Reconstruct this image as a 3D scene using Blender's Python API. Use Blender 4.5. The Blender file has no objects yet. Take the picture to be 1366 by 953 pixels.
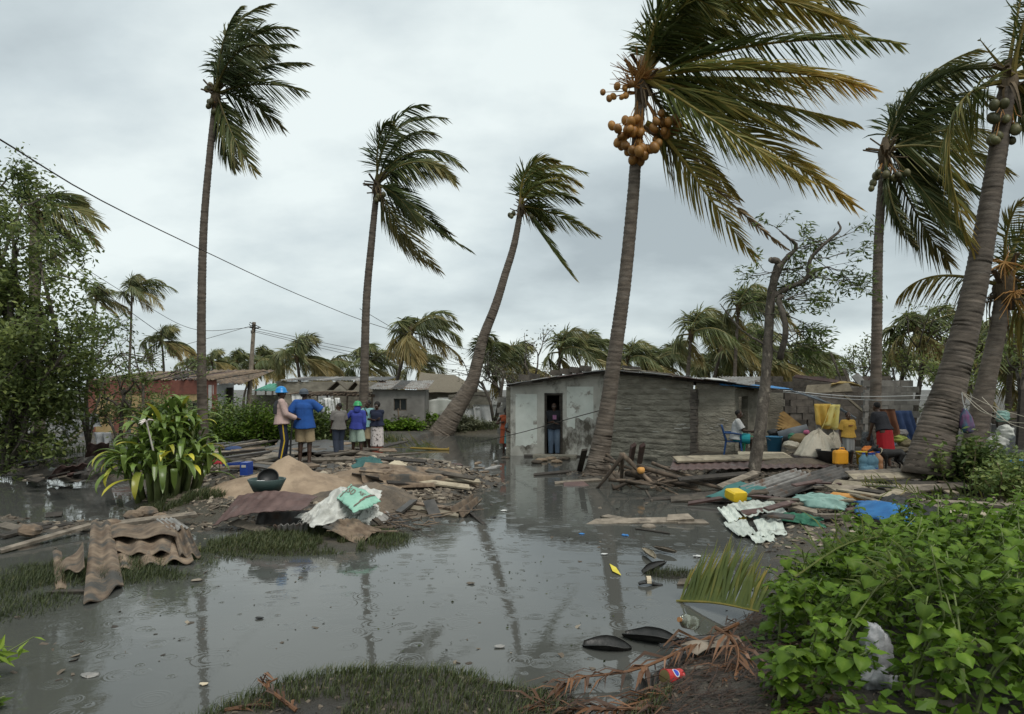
import bpy, bmesh, math, random
import numpy as np
from mathutils import Vector, Matrix, Euler
R = math.radians
SC = bpy.context.scene
COL = SC.collection
rnd = random.Random(7)
nrg = np.random.default_rng(7)

# ---------------------------------------------------------------- camera
F = 910.67            # focal length in photograph pixels (24 mm on 36 mm)
CZ = 2.2              # eye height above the flood water
HY = 520.0            # horizon row
cd = bpy.data.cameras.new('camera')
cam = bpy.data.objects.new('camera', cd); COL.objects.link(cam)
cd.sensor_width = 36.0; cd.lens = 24.0; cd.shift_y = 43.5/1366.0
cd.clip_start = 0.05; cd.clip_end = 6000
cam.location = (0, 0, CZ); cam.rotation_euler = (R(90), 0, 0)
SC.camera = cam

# ---------------------------------------------------------------- world: Nishita behind a thick cloud deck
SUN_EL, SUN_AZ = R(58), R(-35)
w = bpy.data.worlds.new('World'); SC.world = w; w.use_nodes = True
nt = w.node_tree; nt.nodes.clear()
def N(t, **k):
    n = nt.nodes.new(t)
    for a, v in k.items(): setattr(n, a, v)
    return n
L = nt.links.new
out = N('ShaderNodeOutputWorld')
sky = N('ShaderNodeTexSky'); sky.sky_type = 'NISHITA'; sky.sun_disc = False
sky.sun_elevation = SUN_EL; sky.sun_rotation = SUN_AZ
bg1 = N('ShaderNodeBackground'); bg1.inputs[1].default_value = 0.08; L(sky.outputs[0], bg1.inputs[0])
tc = N('ShaderNodeTexCoord'); sep = N('ShaderNodeSeparateXYZ'); L(tc.outputs['Generated'], sep.inputs[0])
mx = N('ShaderNodeMath', operation='MAXIMUM'); L(sep.outputs[2], mx.inputs[0]); mx.inputs[1].default_value = 0.0
ad = N('ShaderNodeMath', operation='ADD'); L(mx.outputs[0], ad.inputs[0]); ad.inputs[1].default_value = 0.34
dx = N('ShaderNodeMath', operation='DIVIDE'); L(sep.outputs[0], dx.inputs[0]); L(ad.outputs[0], dx.inputs[1])
dy = N('ShaderNodeMath', operation='DIVIDE'); L(sep.outputs[1], dy.inputs[0]); L(ad.outputs[0], dy.inputs[1])
cb = N('ShaderNodeCombineXYZ'); L(dx.outputs[0], cb.inputs[0]); L(dy.outputs[0], cb.inputs[1])
mp = N('ShaderNodeMapping'); mp.inputs['Location'].default_value = (4.3, 1.2, 0); mp.inputs['Scale'].default_value = (0.8, 1.0, 1); L(cb.outputs[0], mp.inputs[0])
n1 = N('ShaderNodeTexNoise'); n1.inputs['Scale'].default_value = 0.85; n1.inputs['Detail'].default_value = 4; n1.inputs['Roughness'].default_value = 0.5; n1.inputs['Distortion'].default_value = 0.3
L(mp.outputs[0], n1.inputs['Vector'])
n2 = N('ShaderNodeTexNoise'); n2.inputs['Scale'].default_value = 2.6; n2.inputs['Detail'].default_value = 8; n2.inputs['Roughness'].default_value = 0.55
L(mp.outputs[0], n2.inputs['Vector'])
mm = N('ShaderNodeMath', operation='MULTIPLY_ADD'); L(n2.outputs[0], mm.inputs[0]); mm.inputs[1].default_value = 0.34
mm2 = N('ShaderNodeMath', operation='MULTIPLY'); L(n1.outputs[0], mm2.inputs[0]); mm2.inputs[1].default_value = 0.76; L(mm2.outputs[0], mm.inputs[2])
cr = N('ShaderNodeValToRGB')
e = cr.color_ramp.elements
e[0].position = 0.43; e[0].color = (0.295, 0.34, 0.355, 1)
e[1].position = 0.64; e[1].color = (0.60, 0.655, 0.645, 1)
x = e.new(0.54); x.color = (0.435, 0.492, 0.503, 1)
L(mm.outputs[0], cr.inputs[0])
bg2 = N('ShaderNodeBackground'); bg2.inputs[1].default_value = 1.0; L(cr.outputs[0], bg2.inputs[0])
mxs = N('ShaderNodeMixShader'); mxs.inputs[0].default_value = 0.93; L(bg1.outputs[0], mxs.inputs[1]); L(bg2.outputs[0], mxs.inputs[2]); L(mxs.outputs[0], out.inputs[0])

# ---------------------------------------------------------------- sun behind cloud
sl = bpy.data.lights.new('sun', 'SUN'); so = bpy.data.objects.new('sun', sl); COL.objects.link(so)
sl.energy = 1.5; sl.angle = R(28); sl.color = (1.0, 0.96, 0.90)
so.rotation_euler = (R(32), 0, R(35)); so.location = (0, 0, 40)

SC.view_settings.view_transform = 'Standard'; SC.view_settings.look = 'None'
SC.view_settings.gamma = 1.0; SC.view_settings.exposure = 0.55
SC.view_settings.use_curve_mapping = False
SC.render.engine = 'CYCLES'
SC.cycles.use_denoising = True
SC.cycles.max_bounces = 6; SC.cycles.diffuse_bounces = 3; SC.cycles.glossy_bounces = 3
SC.cycles.transmission_bounces = 4; SC.cycles.transparent_max_bounces = 6
SC.cycles.caustics_reflective = False; SC.cycles.caustics_refractive = False

# ---------------------------------------------------------------- pixel helpers (a picture point at a real distance or on a level)
def at(px, py, d): return np.array([(px-683.0)*d/F, d, CZ-(py-HY)*d/F])
def gz(px, py, z=0.0):
    d = F*(CZ-z)/(py-HY)
    return np.array([(px-683.0)*d/F, d, z])

# ---------------------------------------------------------------- noise
def _hash(ix, iy, s):
    n = (ix.astype(np.int64)*374761393 + iy.astype(np.int64)*668265263 + s*974634777) & 0x7fffffff
    n = ((n ^ (n >> 13))*1274126177) & 0x7fffffff
    return ((n ^ (n >> 16)) & 0xffff)/65535.0
def vnoise(x, y, s=0):
    x = np.asarray(x, float); y = np.asarray(y, float)
    ix = np.floor(x); iy = np.floor(y); fx = x-ix; fy = y-iy
    fx = fx*fx*(3-2*fx); fy = fy*fy*(3-2*fy)
    a = _hash(ix, iy, s); b = _hash(ix+1, iy, s); c = _hash(ix, iy+1, s); d = _hash(ix+1, iy+1, s)
    return (a*(1-fx)+b*fx)*(1-fy)+(c*(1-fx)+d*fx)*fy
def fbm(x, y, s=0, o=4):
    t = 0; a = 0.5
    for k in range(o):
        t = t+a*(vnoise(x, y, s+k*17)-0.5)*2; x = x*2.03; y = y*2.03; a *= 0.5
    return t
def folds(u, v, seed, n=6, f0=1.2, f1=4.0):
    """sharp cloth creases: warped ridges in several directions, 0..1"""
    r = np.random.default_rng(seed); t = 0; ws = 0
    for i in range(n):
        a = r.random()*np.pi; f = r.uniform(f0, f1); p = (np.cos(a)*u+np.sin(a)*v)*f+0.45*fbm(u*2+r.random()*9, v*2+r.random()*9, seed+i, 3)+r.random()
        w_ = 1.0/f; t = t+w_*(1-np.abs(np.sin(np.pi*p)))**1.6; ws += w_
    return t/ws
def sstep(a, b, x):
    t = np.clip((x-a)/(b-a), 0, 1); return t*t*(3-2*t)

# ---------------------------------------------------------------- object bookkeeping
def tag(o, label=None, cat=None, group=None, kind=None):
    if label: o['label'] = label
    if cat: o['category'] = cat
    if group: o['group'] = group
    if kind: o['kind'] = kind
    return o
def thing(name, label, cat, loc, group=None):
    o = bpy.data.objects.new(name, None); COL.objects.link(o); o.location = [float(v) for v in loc]
    o.empty_display_size = 0.1
    return tag(o, label, cat, group)
def wloc(o):
    v = Vector((0, 0, 0))
    while o is not None:
        v = v+Vector(o.location); o = o.parent
    return np.array(v)
def link(o, parent=None):
    COL.objects.link(o)
    if parent is not None: o.parent = parent
    return o
def copy_tree(o, parent=None):
    c = o.copy(); COL.objects.link(c); c.parent = parent
    for ch in list(o.children): copy_tree(ch, c)
    return c

class MB:
    """collects shapes, builds ONE mesh object"""
    def __init__(s): s.v = []; s.f = []; s.t = []; s.n = 0
    def add(s, v, f, tint=0.5):
        v = np.asarray(v, float).reshape(-1, 3)
        if isinstance(f, np.ndarray): f = [f]
        elif len(f) and not isinstance(f[0], np.ndarray):
            by = {}
            for q in f: by.setdefault(len(q), []).append(q)
            f = [np.array(a, np.int64) for a in by.values()]
        for a in f: s.f.append(a+s.n)
        s.v.append(v); s.n += len(v)
        s.t.append(np.broadcast_to(np.asarray(tint, float), (len(v),)))
        return s
    def box(s, c, size, rot=None, tint=0.5, taper=1.0):
        hx, hy, hz = [q/2 for q in size]
        v = np.array([[x*hx*(taper if z > 0 else 1), y*hy*(taper if z > 0 else 1), z*hz] for z in (-1, 1) for y in (-1, 1) for x in (-1, 1)], float)
        if rot is not None: v = v@np.array(rot).T
        return s.add(v+np.asarray(c, float), [(0, 2, 3, 1), (4, 5, 7, 6), (0, 1, 5, 4), (2, 6, 7, 3), (0, 4, 6, 2), (1, 3, 7, 5)], tint)
    def bar(s, a, b, w, t, up=(0, 0, 1), tint=0.5, jag=0.0):
        a = np.asarray(a, float); b = np.asarray(b, float); d = b-a; l = np.linalg.norm(d); d = d/l
        u = np.cross(d, up); u = u/(np.linalg.norm(u)+1e-9); n = np.cross(u, d)
        v = []
        for p, q in ((a, -1), (b, 1)):
            for sx, sz in ((-1, -1), (1, -1), (1, 1), (-1, 1)):
                v.append(p+u*sx*w/2+n*sz*t/2+d*q*(jag*(0.5 if sx > 0 else -0.5)))
        return s.add(v, [(0, 1, 2, 3), (7, 6, 5, 4), (0, 4, 5, 1), (1, 5, 6, 2), (2, 6, 7, 3), (3, 7, 4, 0)], tint)
    def tube(s, pts, rad, n=8, cap=True, tint=0.5):
        pts = np.asarray(pts, float); m = len(pts); rad = np.broadcast_to(np.asarray(rad, float), (m,))
        tan = np.gradient(pts, axis=0); tan /= (np.linalg.norm(tan, axis=1, keepdims=True)+1e-12)
        ref = np.array([0, 0, 1.0]) if abs(tan[0][2]) < 0.9 else np.array([1.0, 0, 0])
        u = np.cross(tan[0], ref); u /= np.linalg.norm(u)
        ang = np.linspace(0, 2*np.pi, n, endpoint=False); vs = np.zeros((m, n, 3))
        for i in range(m):
            u = u-tan[i]*np.dot(u, tan[i]); u /= (np.linalg.norm(u)+1e-12); w_ = np.cross(tan[i], u)
            vs[i] = pts[i]+rad[i]*(np.cos(ang)[:, None]*u+np.sin(ang)[:, None]*w_)
        i = np.arange(m-1)[:, None]*n; j = np.arange(n)[None]; k = (j+1) % n
        q = np.stack([i+j, i+k, i+n+k, i+n+j], -1).reshape(-1, 4)
        fs = [q]
        if cap:
            fs.append(np.arange(n)[::-1][None].copy()); fs.append(((m-1)*n+np.arange(n))[None])
        return s.add(vs.reshape(-1, 3), fs, tint)
    def lathe(s, prof, c=(0, 0, 0), n=20, rot=None, tint=0.5):
        prof = np.asarray(prof, float); m = len(prof); a = np.linspace(0, 2*np.pi, n, endpoint=False)
        v = np.stack([prof[:, 0][:, None]*np.cos(a), prof[:, 0][:, None]*np.sin(a), np.repeat(prof[:, 1][:, None], n, 1)], -1).reshape(-1, 3)
        if rot is not None: v = v@np.array(rot).T
        i = np.arange(m-1)[:, None]*n; j = np.arange(n)[None]; k = (j+1) % n
        q = np.stack([i+j, i+k, i+n+k, i+n+j], -1).reshape(-1, 4)
        return s.add(v+np.asarray(c, float), [q, np.arange(n)[::-1][None].copy(), ((m-1)*n+np.arange(n))[None]], tint)
    def ball(s, c, r, n=10, m=7, rot=None, tint=0.5):
        r = np.broadcast_to(np.asarray(r, float), (3,)); th = np.linspace(0, np.pi, m+1)[1:-1]
        a = np.linspace(0, 2*np.pi, n, endpoint=False)
        v = [np.array([[0, 0, 1.0]])]+[np.stack([np.sin(t)*np.cos(a), np.sin(t)*np.sin(a), np.full(n, np.cos(t))], -1) for t in th]+[np.array([[0, 0, -1.0]])]
        v = np.concatenate(v)*r
        if rot is not None: v = v@np.array(rot).T
        f3 = []; f4 = []; k = len(th)
        for j in range(n):
            f3.append((0, 1+j, 1+(j+1) % n)); f3.append((1+k*n, 1+(k-1)*n+(j+1) % n, 1+(k-1)*n+j))
            for i in range(k-1): f4.append((1+i*n+j, 1+(i+1)*n+j, 1+(i+1)*n+(j+1) % n, 1+i*n+(j+1) % n))
        return s.add(v+np.asarray(c, float), [np.array(f3), np.array(f4)], tint)
    def grid(s, P, thick=0.0, tint=0.5):
        """P: (m,n,3) surface; closed shell when thick"""
        P = np.asarray(P, float); m, n = P.shape[:2]
        i = np.arange(m-1)[:, None]*n; j = np.arange(n-1)[None]
        q = np.stack([i+j, i+n+j, i+n+j+1, i+j+1], -1).reshape(-1, 4)
        if not thick: return s.add(P.reshape(-1, 3), [q], tint)
        du = np.gradient(P, axis=0); dv = np.gradient(P, axis=1); nn = np.cross(du, dv); nn /= (np.linalg.norm(nn, axis=2, keepdims=True)+1e-12)
        if nn[..., 2].mean() < 0: nn = -nn; q = q[:, ::-1]
        B = P-nn*thick; N_ = m*n
        b = [(k*n) for k in range(m)]
        ring = list(range(n))+[k*n+n-1 for k in range(1, m)]+[(m-1)*n+k for k in range(n-2, -1, -1)]+[k*n for k in range(m-2, 0, -1)]
        ring = np.array(ring); r2 = np.roll(ring, -1)
        side = np.stack([ring, r2, r2+N_, ring+N_], -1)
        return s.add(np.concatenate([P.reshape(-1, 3), B.reshape(-1, 3)]), [q, q[:, ::-1]+N_, side], np.concatenate([np.broadcast_to(np.asarray(tint, float), (m, n)).reshape(-1)]*2))
    def mesh(s, name, smooth=False, off=(0, 0, 0)):
        me = bpy.data.meshes.new(name)
        v = np.concatenate(s.v)-np.asarray(off, float)
        me.vertices.add(len(v)); me.vertices.foreach_set('co', v.astype(np.float32).ravel())
        idx = np.concatenate([a.ravel() for a in s.f]); tot = np.concatenate([np.full(len(a), a.shape[1]) for a in s.f])
        st = np.concatenate([[0], np.cumsum(tot)[:-1]])
        me.loops.add(len(idx)); me.loops.foreach_set('vertex_index', idx.astype(np.int32))
        me.polygons.add(len(tot)); me.polygons.foreach_set('loop_start', st.astype(np.int32)); me.polygons.foreach_set('loop_total', tot.astype(np.int32))
        me.polygons.foreach_set('use_smooth', np.full(len(tot), bool(smooth)))
        at_ = me.attributes.new('tint', 'FLOAT', 'POINT'); at_.data.foreach_set('value', np.concatenate(s.t).astype(np.float32))
        me.update(calc_edges=True); me.validate(); return me
    def build(s, name, mat, parent=None, smooth=False, origin=None):
        off = wloc(parent) if parent is not None else np.zeros(3)
        if origin is None: loc = np.zeros(3) if parent is not None else np.concatenate(s.v).mean(0)
        else: loc = np.asarray(origin, float)-off
        me = s.mesh(name, smooth, off+loc); me.materials.append(mat)
        o = bpy.data.objects.new(name, me); o.location = [float(q) for q in loc]
        return link(o, parent)

def mobj(name, me, parent=None, loc=(0, 0, 0), rot=None, scale=1.0):
    o = bpy.data.objects.new(name, me); o.location = [float(q) for q in loc]
    if rot is not None: o.rotation_euler = rot
    o.scale = (scale,)*3 if not hasattr(scale, '__len__') else scale
    return link(o, parent)
def eul(rx, ry, rz): return np.array(Euler((rx, ry, rz)).to_matrix())
def bez(p0, p1, p2, p3, n):
    t = np.linspace(0, 1, n)[:, None]; p0, p1, p2, p3 = [np.asarray(q, float) for q in (p0, p1, p2, p3)]
    return (1-t)**3*p0+3*(1-t)**2*t*p1+3*(1-t)*t*t*p2+t**3*p3
def spline(pts, n):
    """Catmull-Rom through pts"""
    P = np.asarray(pts, float); P = np.vstack([2*P[0]-P[1], P, 2*P[-1]-P[-2]]); k = len(P)-3; o = []
    for t in np.linspace(0, k-1e-9, n):
        i = int(t); u = t-i; a, b, c, d = P[i:i+4]
        o.append(0.5*((2*b)+(c-a)*u+(2*a-5*b+4*c-d)*u*u+(-a+3*b-3*c+d)*u**3))
    return np.array(o)

# ---------------------------------------------------------------- materials
def newmat(name):
    m = bpy.data.materials.new(name); m.use_nodes = True; nt = m.node_tree; nt.nodes.clear()
    o = nt.nodes.new('ShaderNodeOutputMaterial'); b = nt.nodes.new('ShaderNodeBsdfPrincipled'); nt.links.new(b.outputs[0], o.inputs[0])
    return m, nt, b, o
def c4(c): return (c[0], c[1], c[2], 1.0)
def M(name, c1, c2=None, scale=4.0, rough=0.75, bump=0.3, bscale=30.0, stretch=(1, 1, 1), var=0.12, metal=0.0, spec=0.4, c3=None, s3=1.2, t3=(0.5, 0.62), wet=0.0, bdist=0.01, detail=6, coord='Object'):
    m, nt, b, o = newmat(name); n = nt.nodes.new; l = nt.links.new
    tc = n('ShaderNodeTexCoord'); mp = n('ShaderNodeMapping'); mp.inputs['Scale'].default_value = stretch; l(tc.outputs[coord], mp.inputs[0])
    oi = n('ShaderNodeObjectInfo'); add = n('ShaderNodeVectorMath'); add.operation = 'ADD'; l(mp.outputs[0], add.inputs[0])
    cx = n('ShaderNodeCombineXYZ'); k = n('ShaderNodeMath'); k.operation = 'MULTIPLY'; l(oi.outputs['Random'], k.inputs[0]); k.inputs[1].default_value = 37.0
    l(k.outputs[0], cx.inputs[0]); l(k.outputs[0], cx.inputs[1]); l(cx.outputs[0], add.inputs[1])
    nz = n('ShaderNodeTexNoise'); nz.inputs['Scale'].default_value = scale; nz.inputs['Detail'].default_value = detail; nz.inputs['Roughness'].default_value = 0.6; l(add.outputs[0], nz.inputs['Vector'])
    cr = n('ShaderNodeValToRGB'); cr.color_ramp.elements[0].position = 0.36; cr.color_ramp.elements[1].position = 0.66
    cr.color_ramp.elements[0].color = c4(c1); cr.color_ramp.elements[1].color = c4(c2 if c2 else c1); l(nz.outputs[0], cr.inputs[0])
    col = cr.outputs[0]
    if c3 is not None:
        z3 = n('ShaderNodeTexNoise'); z3.inputs['Scale'].default_value = s3; z3.inputs['Detail'].default_value = 8; z3.inputs['Roughness'].default_value = 0.65; l(add.outputs[0], z3.inputs['Vector'])
        r3 = n('ShaderNodeMapRange'); r3.inputs[1].default_value = t3[0]; r3.inputs[2].default_value = t3[1]; l(z3.outputs[0], r3.inputs[0])
        mx = n('ShaderNodeMix'); mx.data_type = 'RGBA'; l(r3.outputs[0], mx.inputs[0]); l(col, mx.inputs[6]); mx.inputs[7].default_value = c4(c3); col = mx.outputs[2]
    hs = n('ShaderNodeHueSaturation'); l(col, hs.inputs['Color'])
    mr = n('ShaderNodeMapRange'); mr.inputs[3].default_value = 1-var*1.6; mr.inputs[4].default_value = 1+var*1.6; l(oi.outputs['Random'], mr.inputs[0]); l(mr.outputs[0], hs.inputs['Value'])
    l(hs.outputs[0], b.inputs['Base Color'])
    b.inputs['Metallic'].default_value = metal; b.inputs['Specular IOR Level'].default_value = spec
    rr = n('ShaderNodeMapRange'); rr.inputs[3].default_value = max(0.02, rough-0.12-wet); rr.inputs[4].default_value = min(1, rough+0.1); l(nz.outputs[0], rr.inputs[0]); l(rr.outputs[0], b.inputs['Roughness'])
    if bump:
        bz = n('ShaderNodeTexNoise'); bz.inputs['Scale'].default_value = bscale; bz.inputs['Detail'].default_value = 6; l(add.outputs[0], bz.inputs['Vector'])
        bp = n('ShaderNodeBump'); bp.inputs['Strength'].default_value = bump; bp.inputs['Distance'].default_value = bdist; l(bz.outputs[0], bp.inputs['Height']); l(bp.outputs[0], b.inputs['Normal'])
    return m
def ML(name, ca, cb, cc, rough=0.45, trans=0.3, var=0.18, spec=0.4):
    """leaf: colour runs along the mesh's own 'tint' (young / green / dry), light passes through"""
    m, nt, b, o = newmat(name); n = nt.nodes.new; l = nt.links.new
    a = n('ShaderNodeAttribute'); a.attribute_name = 'tint'
    cr = n('ShaderNodeValToRGB'); el = cr.color_ramp.elements; el[0].position = 0.0; el[0].color = c4(ca); el[1].position = 1.0; el[1].color = c4(cc); q = el.new(0.5); q.color = c4(cb)
    tc = n('ShaderNodeTexCoord'); nz = n('ShaderNodeTexNoise'); nz.inputs['Scale'].default_value = 9; nz.inputs['Detail'].default_value = 3; l(tc.outputs['Object'], nz.inputs['Vector'])
    k = n('ShaderNodeMath'); k.operation = 'MULTIPLY_ADD'; l(nz.outputs[0], k.inputs[0]); k.inputs[1].default_value = 0.3
    s = n('ShaderNodeMath'); s.operation = 'SUBTRACT'; l(a.outputs['Fac'], s.inputs[0]); s.inputs[1].default_value = 0.15; l(s.outputs[0], k.inputs[2]); l(k.outputs[0], cr.inputs[0])
    oi = n('ShaderNodeObjectInfo'); hs = n('ShaderNodeHueSaturation'); l(cr.outputs[0], hs.inputs['Color'])
    mr = n('ShaderNodeMapRange'); mr.inputs[3].default_value = 1-var*1.5; mr.inputs[4].default_value = 1+var*1.5; l(oi.outputs['Random'], mr.inputs[0]); l(mr.outputs[0], hs.inputs['Value'])
    l(hs.outputs[0], b.inputs['Base Color']); b.inputs['Roughness'].default_value = rough; b.inputs['Specular IOR Level'].default_value = spec
    t = n('ShaderNodeBsdfTranslucent'); l(hs.outputs[0], t.inputs[0]); mx = n('ShaderNodeMixShader'); mx.inputs[0].default_value = trans
    l(b.outputs[0], mx.inputs[1]); l(t.outputs[0], mx.inputs[2]); l(mx.outputs[0], o.inputs[0])
    return m
# ================================================================ GROUND AND WATER
SHX = [3, 4.6, 5.5, 6.5, 8, 10, 12, 14, 16, 18.5, 20, 23]
SHV = [-0.3, 0.15, 0.75, 1.75, 2.5, 3.1, 3.9, 4.6, 4.9, 4.5, 4.6, 4.6]
def ground_h(x, y):
    x = np.asarray(x, float); y = np.asarray(y, float)
    wob = 0.5*fbm(x*0.5, y*0.5, 3)
    h = np.full(np.broadcast(x, y).shape, -0.25)
    def lift(s, z): return np.maximum(h, -0.25+(z+0.25)*s)
    # land behind: shoreline depth along x
    yl = np.interp(x, [-40, -14, -9, -7, -6, -4.4, -3.6, 0.0, 0.1, 3.2, 4.2], [17.5, 17.5, 17.2, 17.5, 22, 24, 32.5, 33, 22.6, 22.0, 20.8])
    h = lift(sstep(-0.2, 1.6, y-yl+wob*0.6), 0.22)
    h = np.maximum(h, -0.25+0.6*sstep(36, 60, y))
    # right bank and yard
    xl = np.interp(y, SHX, SHV)
    s = sstep(-0.25, 0.9, x-xl+wob*0.5)
    top = 0.06+0.30*sstep(11.5, 16.5, y)+0.12*sstep(0.4, 1.6, x-xl)*(1-sstep(7.5, 9.5, y))+0.05*sstep(.5, 3, x-xl)
    h = np.maximum(h, -0.25+(top+0.25)*s*(y < 27))
    def blob(cx, cy, rx, ry, z, soft=0.55):
        r = np.sqrt(((x-cx)/rx)**2+((y-cy)/ry)**2)+wob*0.35
        return lift(1-sstep(1-soft, 1.0, r), z)
    h = blob(-0.8, 4.3, 2.1, 1.75, 0.045)      # grassy strip at the near edge
    h = blob(-4.7, 8.5, 2.4, 1.7, -0.02)
    h = blob(-5.6, 7.2, 1.8, 1.9, -0.03)
    h = blob(-3.0, 9.9, 2.2, 1.3, 0.04)
    h = blob(-6.2, 10.9, 3.6, 0.7, 0.04)
    h = blob(-9.5, 11.6, 2.4, 0.5, 0.03)
    h = blob(-6.7, 13.4, 1.3, 1.2, 0.10)
    h = blob(-4.2, 13.0, 3.2, 2.6, 0.28)
    h = blob(-4.2, 16.5, 4.6, 4.0, 0.42)
    h = blob(-5.6, 19.5, 3.4, 3.6, 0.34)
    h = blob(-1.9, 14.6, 1.6, 2.2, 0.12)
    h = blob(2.2, 17.6, 1.2, 1.0, 0.05)
    h = blob(4.0, 17.8, 2.0, 1.3, 0.04)
    h = blob(1.9, 8.1, 0.55, 0.35, 0.02)
    h = np.where(y < 2.8, np.maximum(h, 0.12*sstep(3.2, 1.5, y)), h)
    return h+0.035*fbm(x*1.7, y*1.7, 9)*(y < 80)+0.012*fbm(x*7, y*7, 21, 3)*(y < 40)
def gh(x, y): return float(ground_h(np.array([x]), np.array([y]))[0])

def axis(lo, hi, step, far, nfar, step2=None):
    a = np.arange(lo, hi+1e-6, step)
    g = np.geomspace(step*3, far, nfar)
    return np.concatenate([lo-g[::-1], a, hi+g])
gx = axis(-17, 15, 0.13, 2500, 26)
gy = np.concatenate([-6-np.geomspace(1, 500, 8)[::-1], np.arange(-6, 3, 0.5), np.arange(3, 22, 0.11), np.arange(22, 48, 0.35), 48+np.geomspace(1, 3500, 26)])
XX, YY = np.meshgrid(gx, gy, indexing='ij')
ZZ = ground_h(XX, YY)
m_, nt_, b_, o_ = newmat('wet_mud'); n = nt_.nodes.new; l = nt_.links.new
tc = n('ShaderNodeTexCoord')
za = n('ShaderNodeTexNoise'); za.inputs['Scale'].default_value = 0.9; za.inputs['Detail'].default_value = 8; za.inputs['Roughness'].default_value = 0.65; l(tc.outputs['Object'], za.inputs['Vector'])
ra = n('ShaderNodeValToRGB'); el = ra.color_ramp.elements; el[0].position = 0.34; el[0].color = (0.030, 0.026, 0.021, 1); el[1].position = 0.68; el[1].color = (0.125, 0.10, 0.072, 1); q = el.new(0.5); q.color = (0.062, 0.054, 0.043, 1); l(za.outputs[0], ra.inputs[0])
zb = n('ShaderNodeTexNoise'); zb.inputs['Scale'].default_value = 0.28; zb.inputs['Detail'].default_value = 6; l(tc.outputs['Object'], zb.inputs['Vector'])
rb = n('ShaderNodeMapRange'); rb.inputs[1].default_value = 0.5; rb.inputs[2].default_value = 0.66; l(zb.outputs[0], rb.inputs[0])
mx = n('ShaderNodeMix'); mx.data_type = 'RGBA'; l(rb.outputs[0], mx.inputs[0]); l(ra.outputs[0], mx.inputs[6]); mx.inputs[7].default_value = (0.075, 0.066, 0.042, 1); l(mx.outputs[2], b_.inputs['Base Color'])
rr = n('ShaderNodeMapRange'); rr.inputs[1].default_value = 0.35; rr.inputs[2].default_value = 0.65; rr.inputs[3].default_value = 0.30; rr.inputs[4].default_value = 0.8; l(za.outputs[0], rr.inputs[0]); l(rr.outputs[0], b_.inputs['Roughness'])
zc = n('ShaderNodeTexNoise'); zc.inputs['Scale'].default_value = 9; zc.inputs['Detail'].default_value = 8; zc.inputs['Roughness'].default_value = 0.7; l(tc.outputs['Object'], zc.inputs['Vector'])
bp = n('ShaderNodeBump'); bp.inputs['Strength'].default_value = 1.0; bp.inputs['Distance'].default_value = 0.08; l(zc.outputs[0], bp.inputs['Height']); l(bp.outputs[0], b_.inputs['Normal'])
MUD = m_
g = MB().grid(np.stack([XX, YY, ZZ], -1)).build('ground', MUD, smooth=True, origin=(0, 0, 0)); tag(g, kind='structure')

# water: murky, rain-pocked
m_, nt_, b_, o_ = newmat('flood_water'); n = nt_.nodes.new; l = nt_.links.new
b_.inputs['Base Color'].default_value = (0.075, 0.077, 0.070, 1); b_.inputs['Roughness'].default_value = 0.03; b_.inputs['IOR'].default_value = 1.40; b_.inputs['Specular IOR Level'].default_value = 0.5
tc = n('ShaderNodeTexCoord')
def wn(scale, detail=3, stretch=(1, 1, 1)):
    mp = n('ShaderNodeMapping'); mp.inputs['Scale'].default_value = stretch; l(tc.outputs['Object'], mp.inputs[0])
    z = n('ShaderNodeTexNoise'); z.inputs['Scale'].default_value = scale; z.inputs['Detail'].default_value = detail; l(mp.outputs[0], z.inputs['Vector']); return z.outputs[0]
def ma(op, a, b=None, c=None):
    k = n('ShaderNodeMath'); k.operation = op
    for i, q in enumerate((a, b, c)):
        if q is None: continue
        if isinstance(q, (int, float)): k.inputs[i].default_value = q
        else: l(q, k.inputs[i])
    return k.outputs[0]
def rings(scale, off, rmax, keep):
    mp = n('ShaderNodeMapping'); mp.inputs['Location'].default_value = (off, off*0.7, 0); l(tc.outputs['Object'], mp.inputs[0])
    v = n('ShaderNodeTexVoronoi'); v.voronoi_dimensions = '2D'; v.inputs['Scale'].default_value = scale; l(mp.outputs[0], v.inputs['Vector'])
    sp = n('ShaderNodeSeparateColor'); l(v.outputs['Color'], sp.inputs[0])
    dist = ma('DIVIDE', v.outputs['Distance'], scale)
    rad = ma('MULTIPLY_ADD', sp.outputs[0], rmax, 0.015)
    t = 0
    for fr in (1.0, 0.72, 0.42):
        q = ma('DIVIDE', ma('SUBTRACT', dist, ma('MULTIPLY', rad, fr)), 0.009)
        gs = ma('POWER', 2.718, ma('MULTIPLY', ma('MULTIPLY', q, q), -1.0))
        t = gs if t == 0 else ma('ADD', t, gs)
    fade = ma('DIVIDE', 0.05, ma('ADD', rad, 0.05))
    on = ma('GREATER_THAN', sp.outputs[1], keep)
    return ma('MULTIPLY', ma('MULTIPLY', t, fade), on)
hr = ma('ADD', ma('ADD', rings(1.7, 0.0, 0.17, 0.25), rings(2.9, 3.7, 0.10, 0.3)), rings(1.0, 9.1, 0.26, 0.45))
hn = ma('MULTIPLY', wn(5.0, 3, (0.7, 1.4, 1)), 0.55)
hn = ma('ADD', hn, ma('MULTIPLY', wn(24, 2), 0.22))
hn = ma('ADD', hn, ma('MULTIPLY', wn(1.1, 2, (0.6, 1.2, 1)), 1.2))
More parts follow.
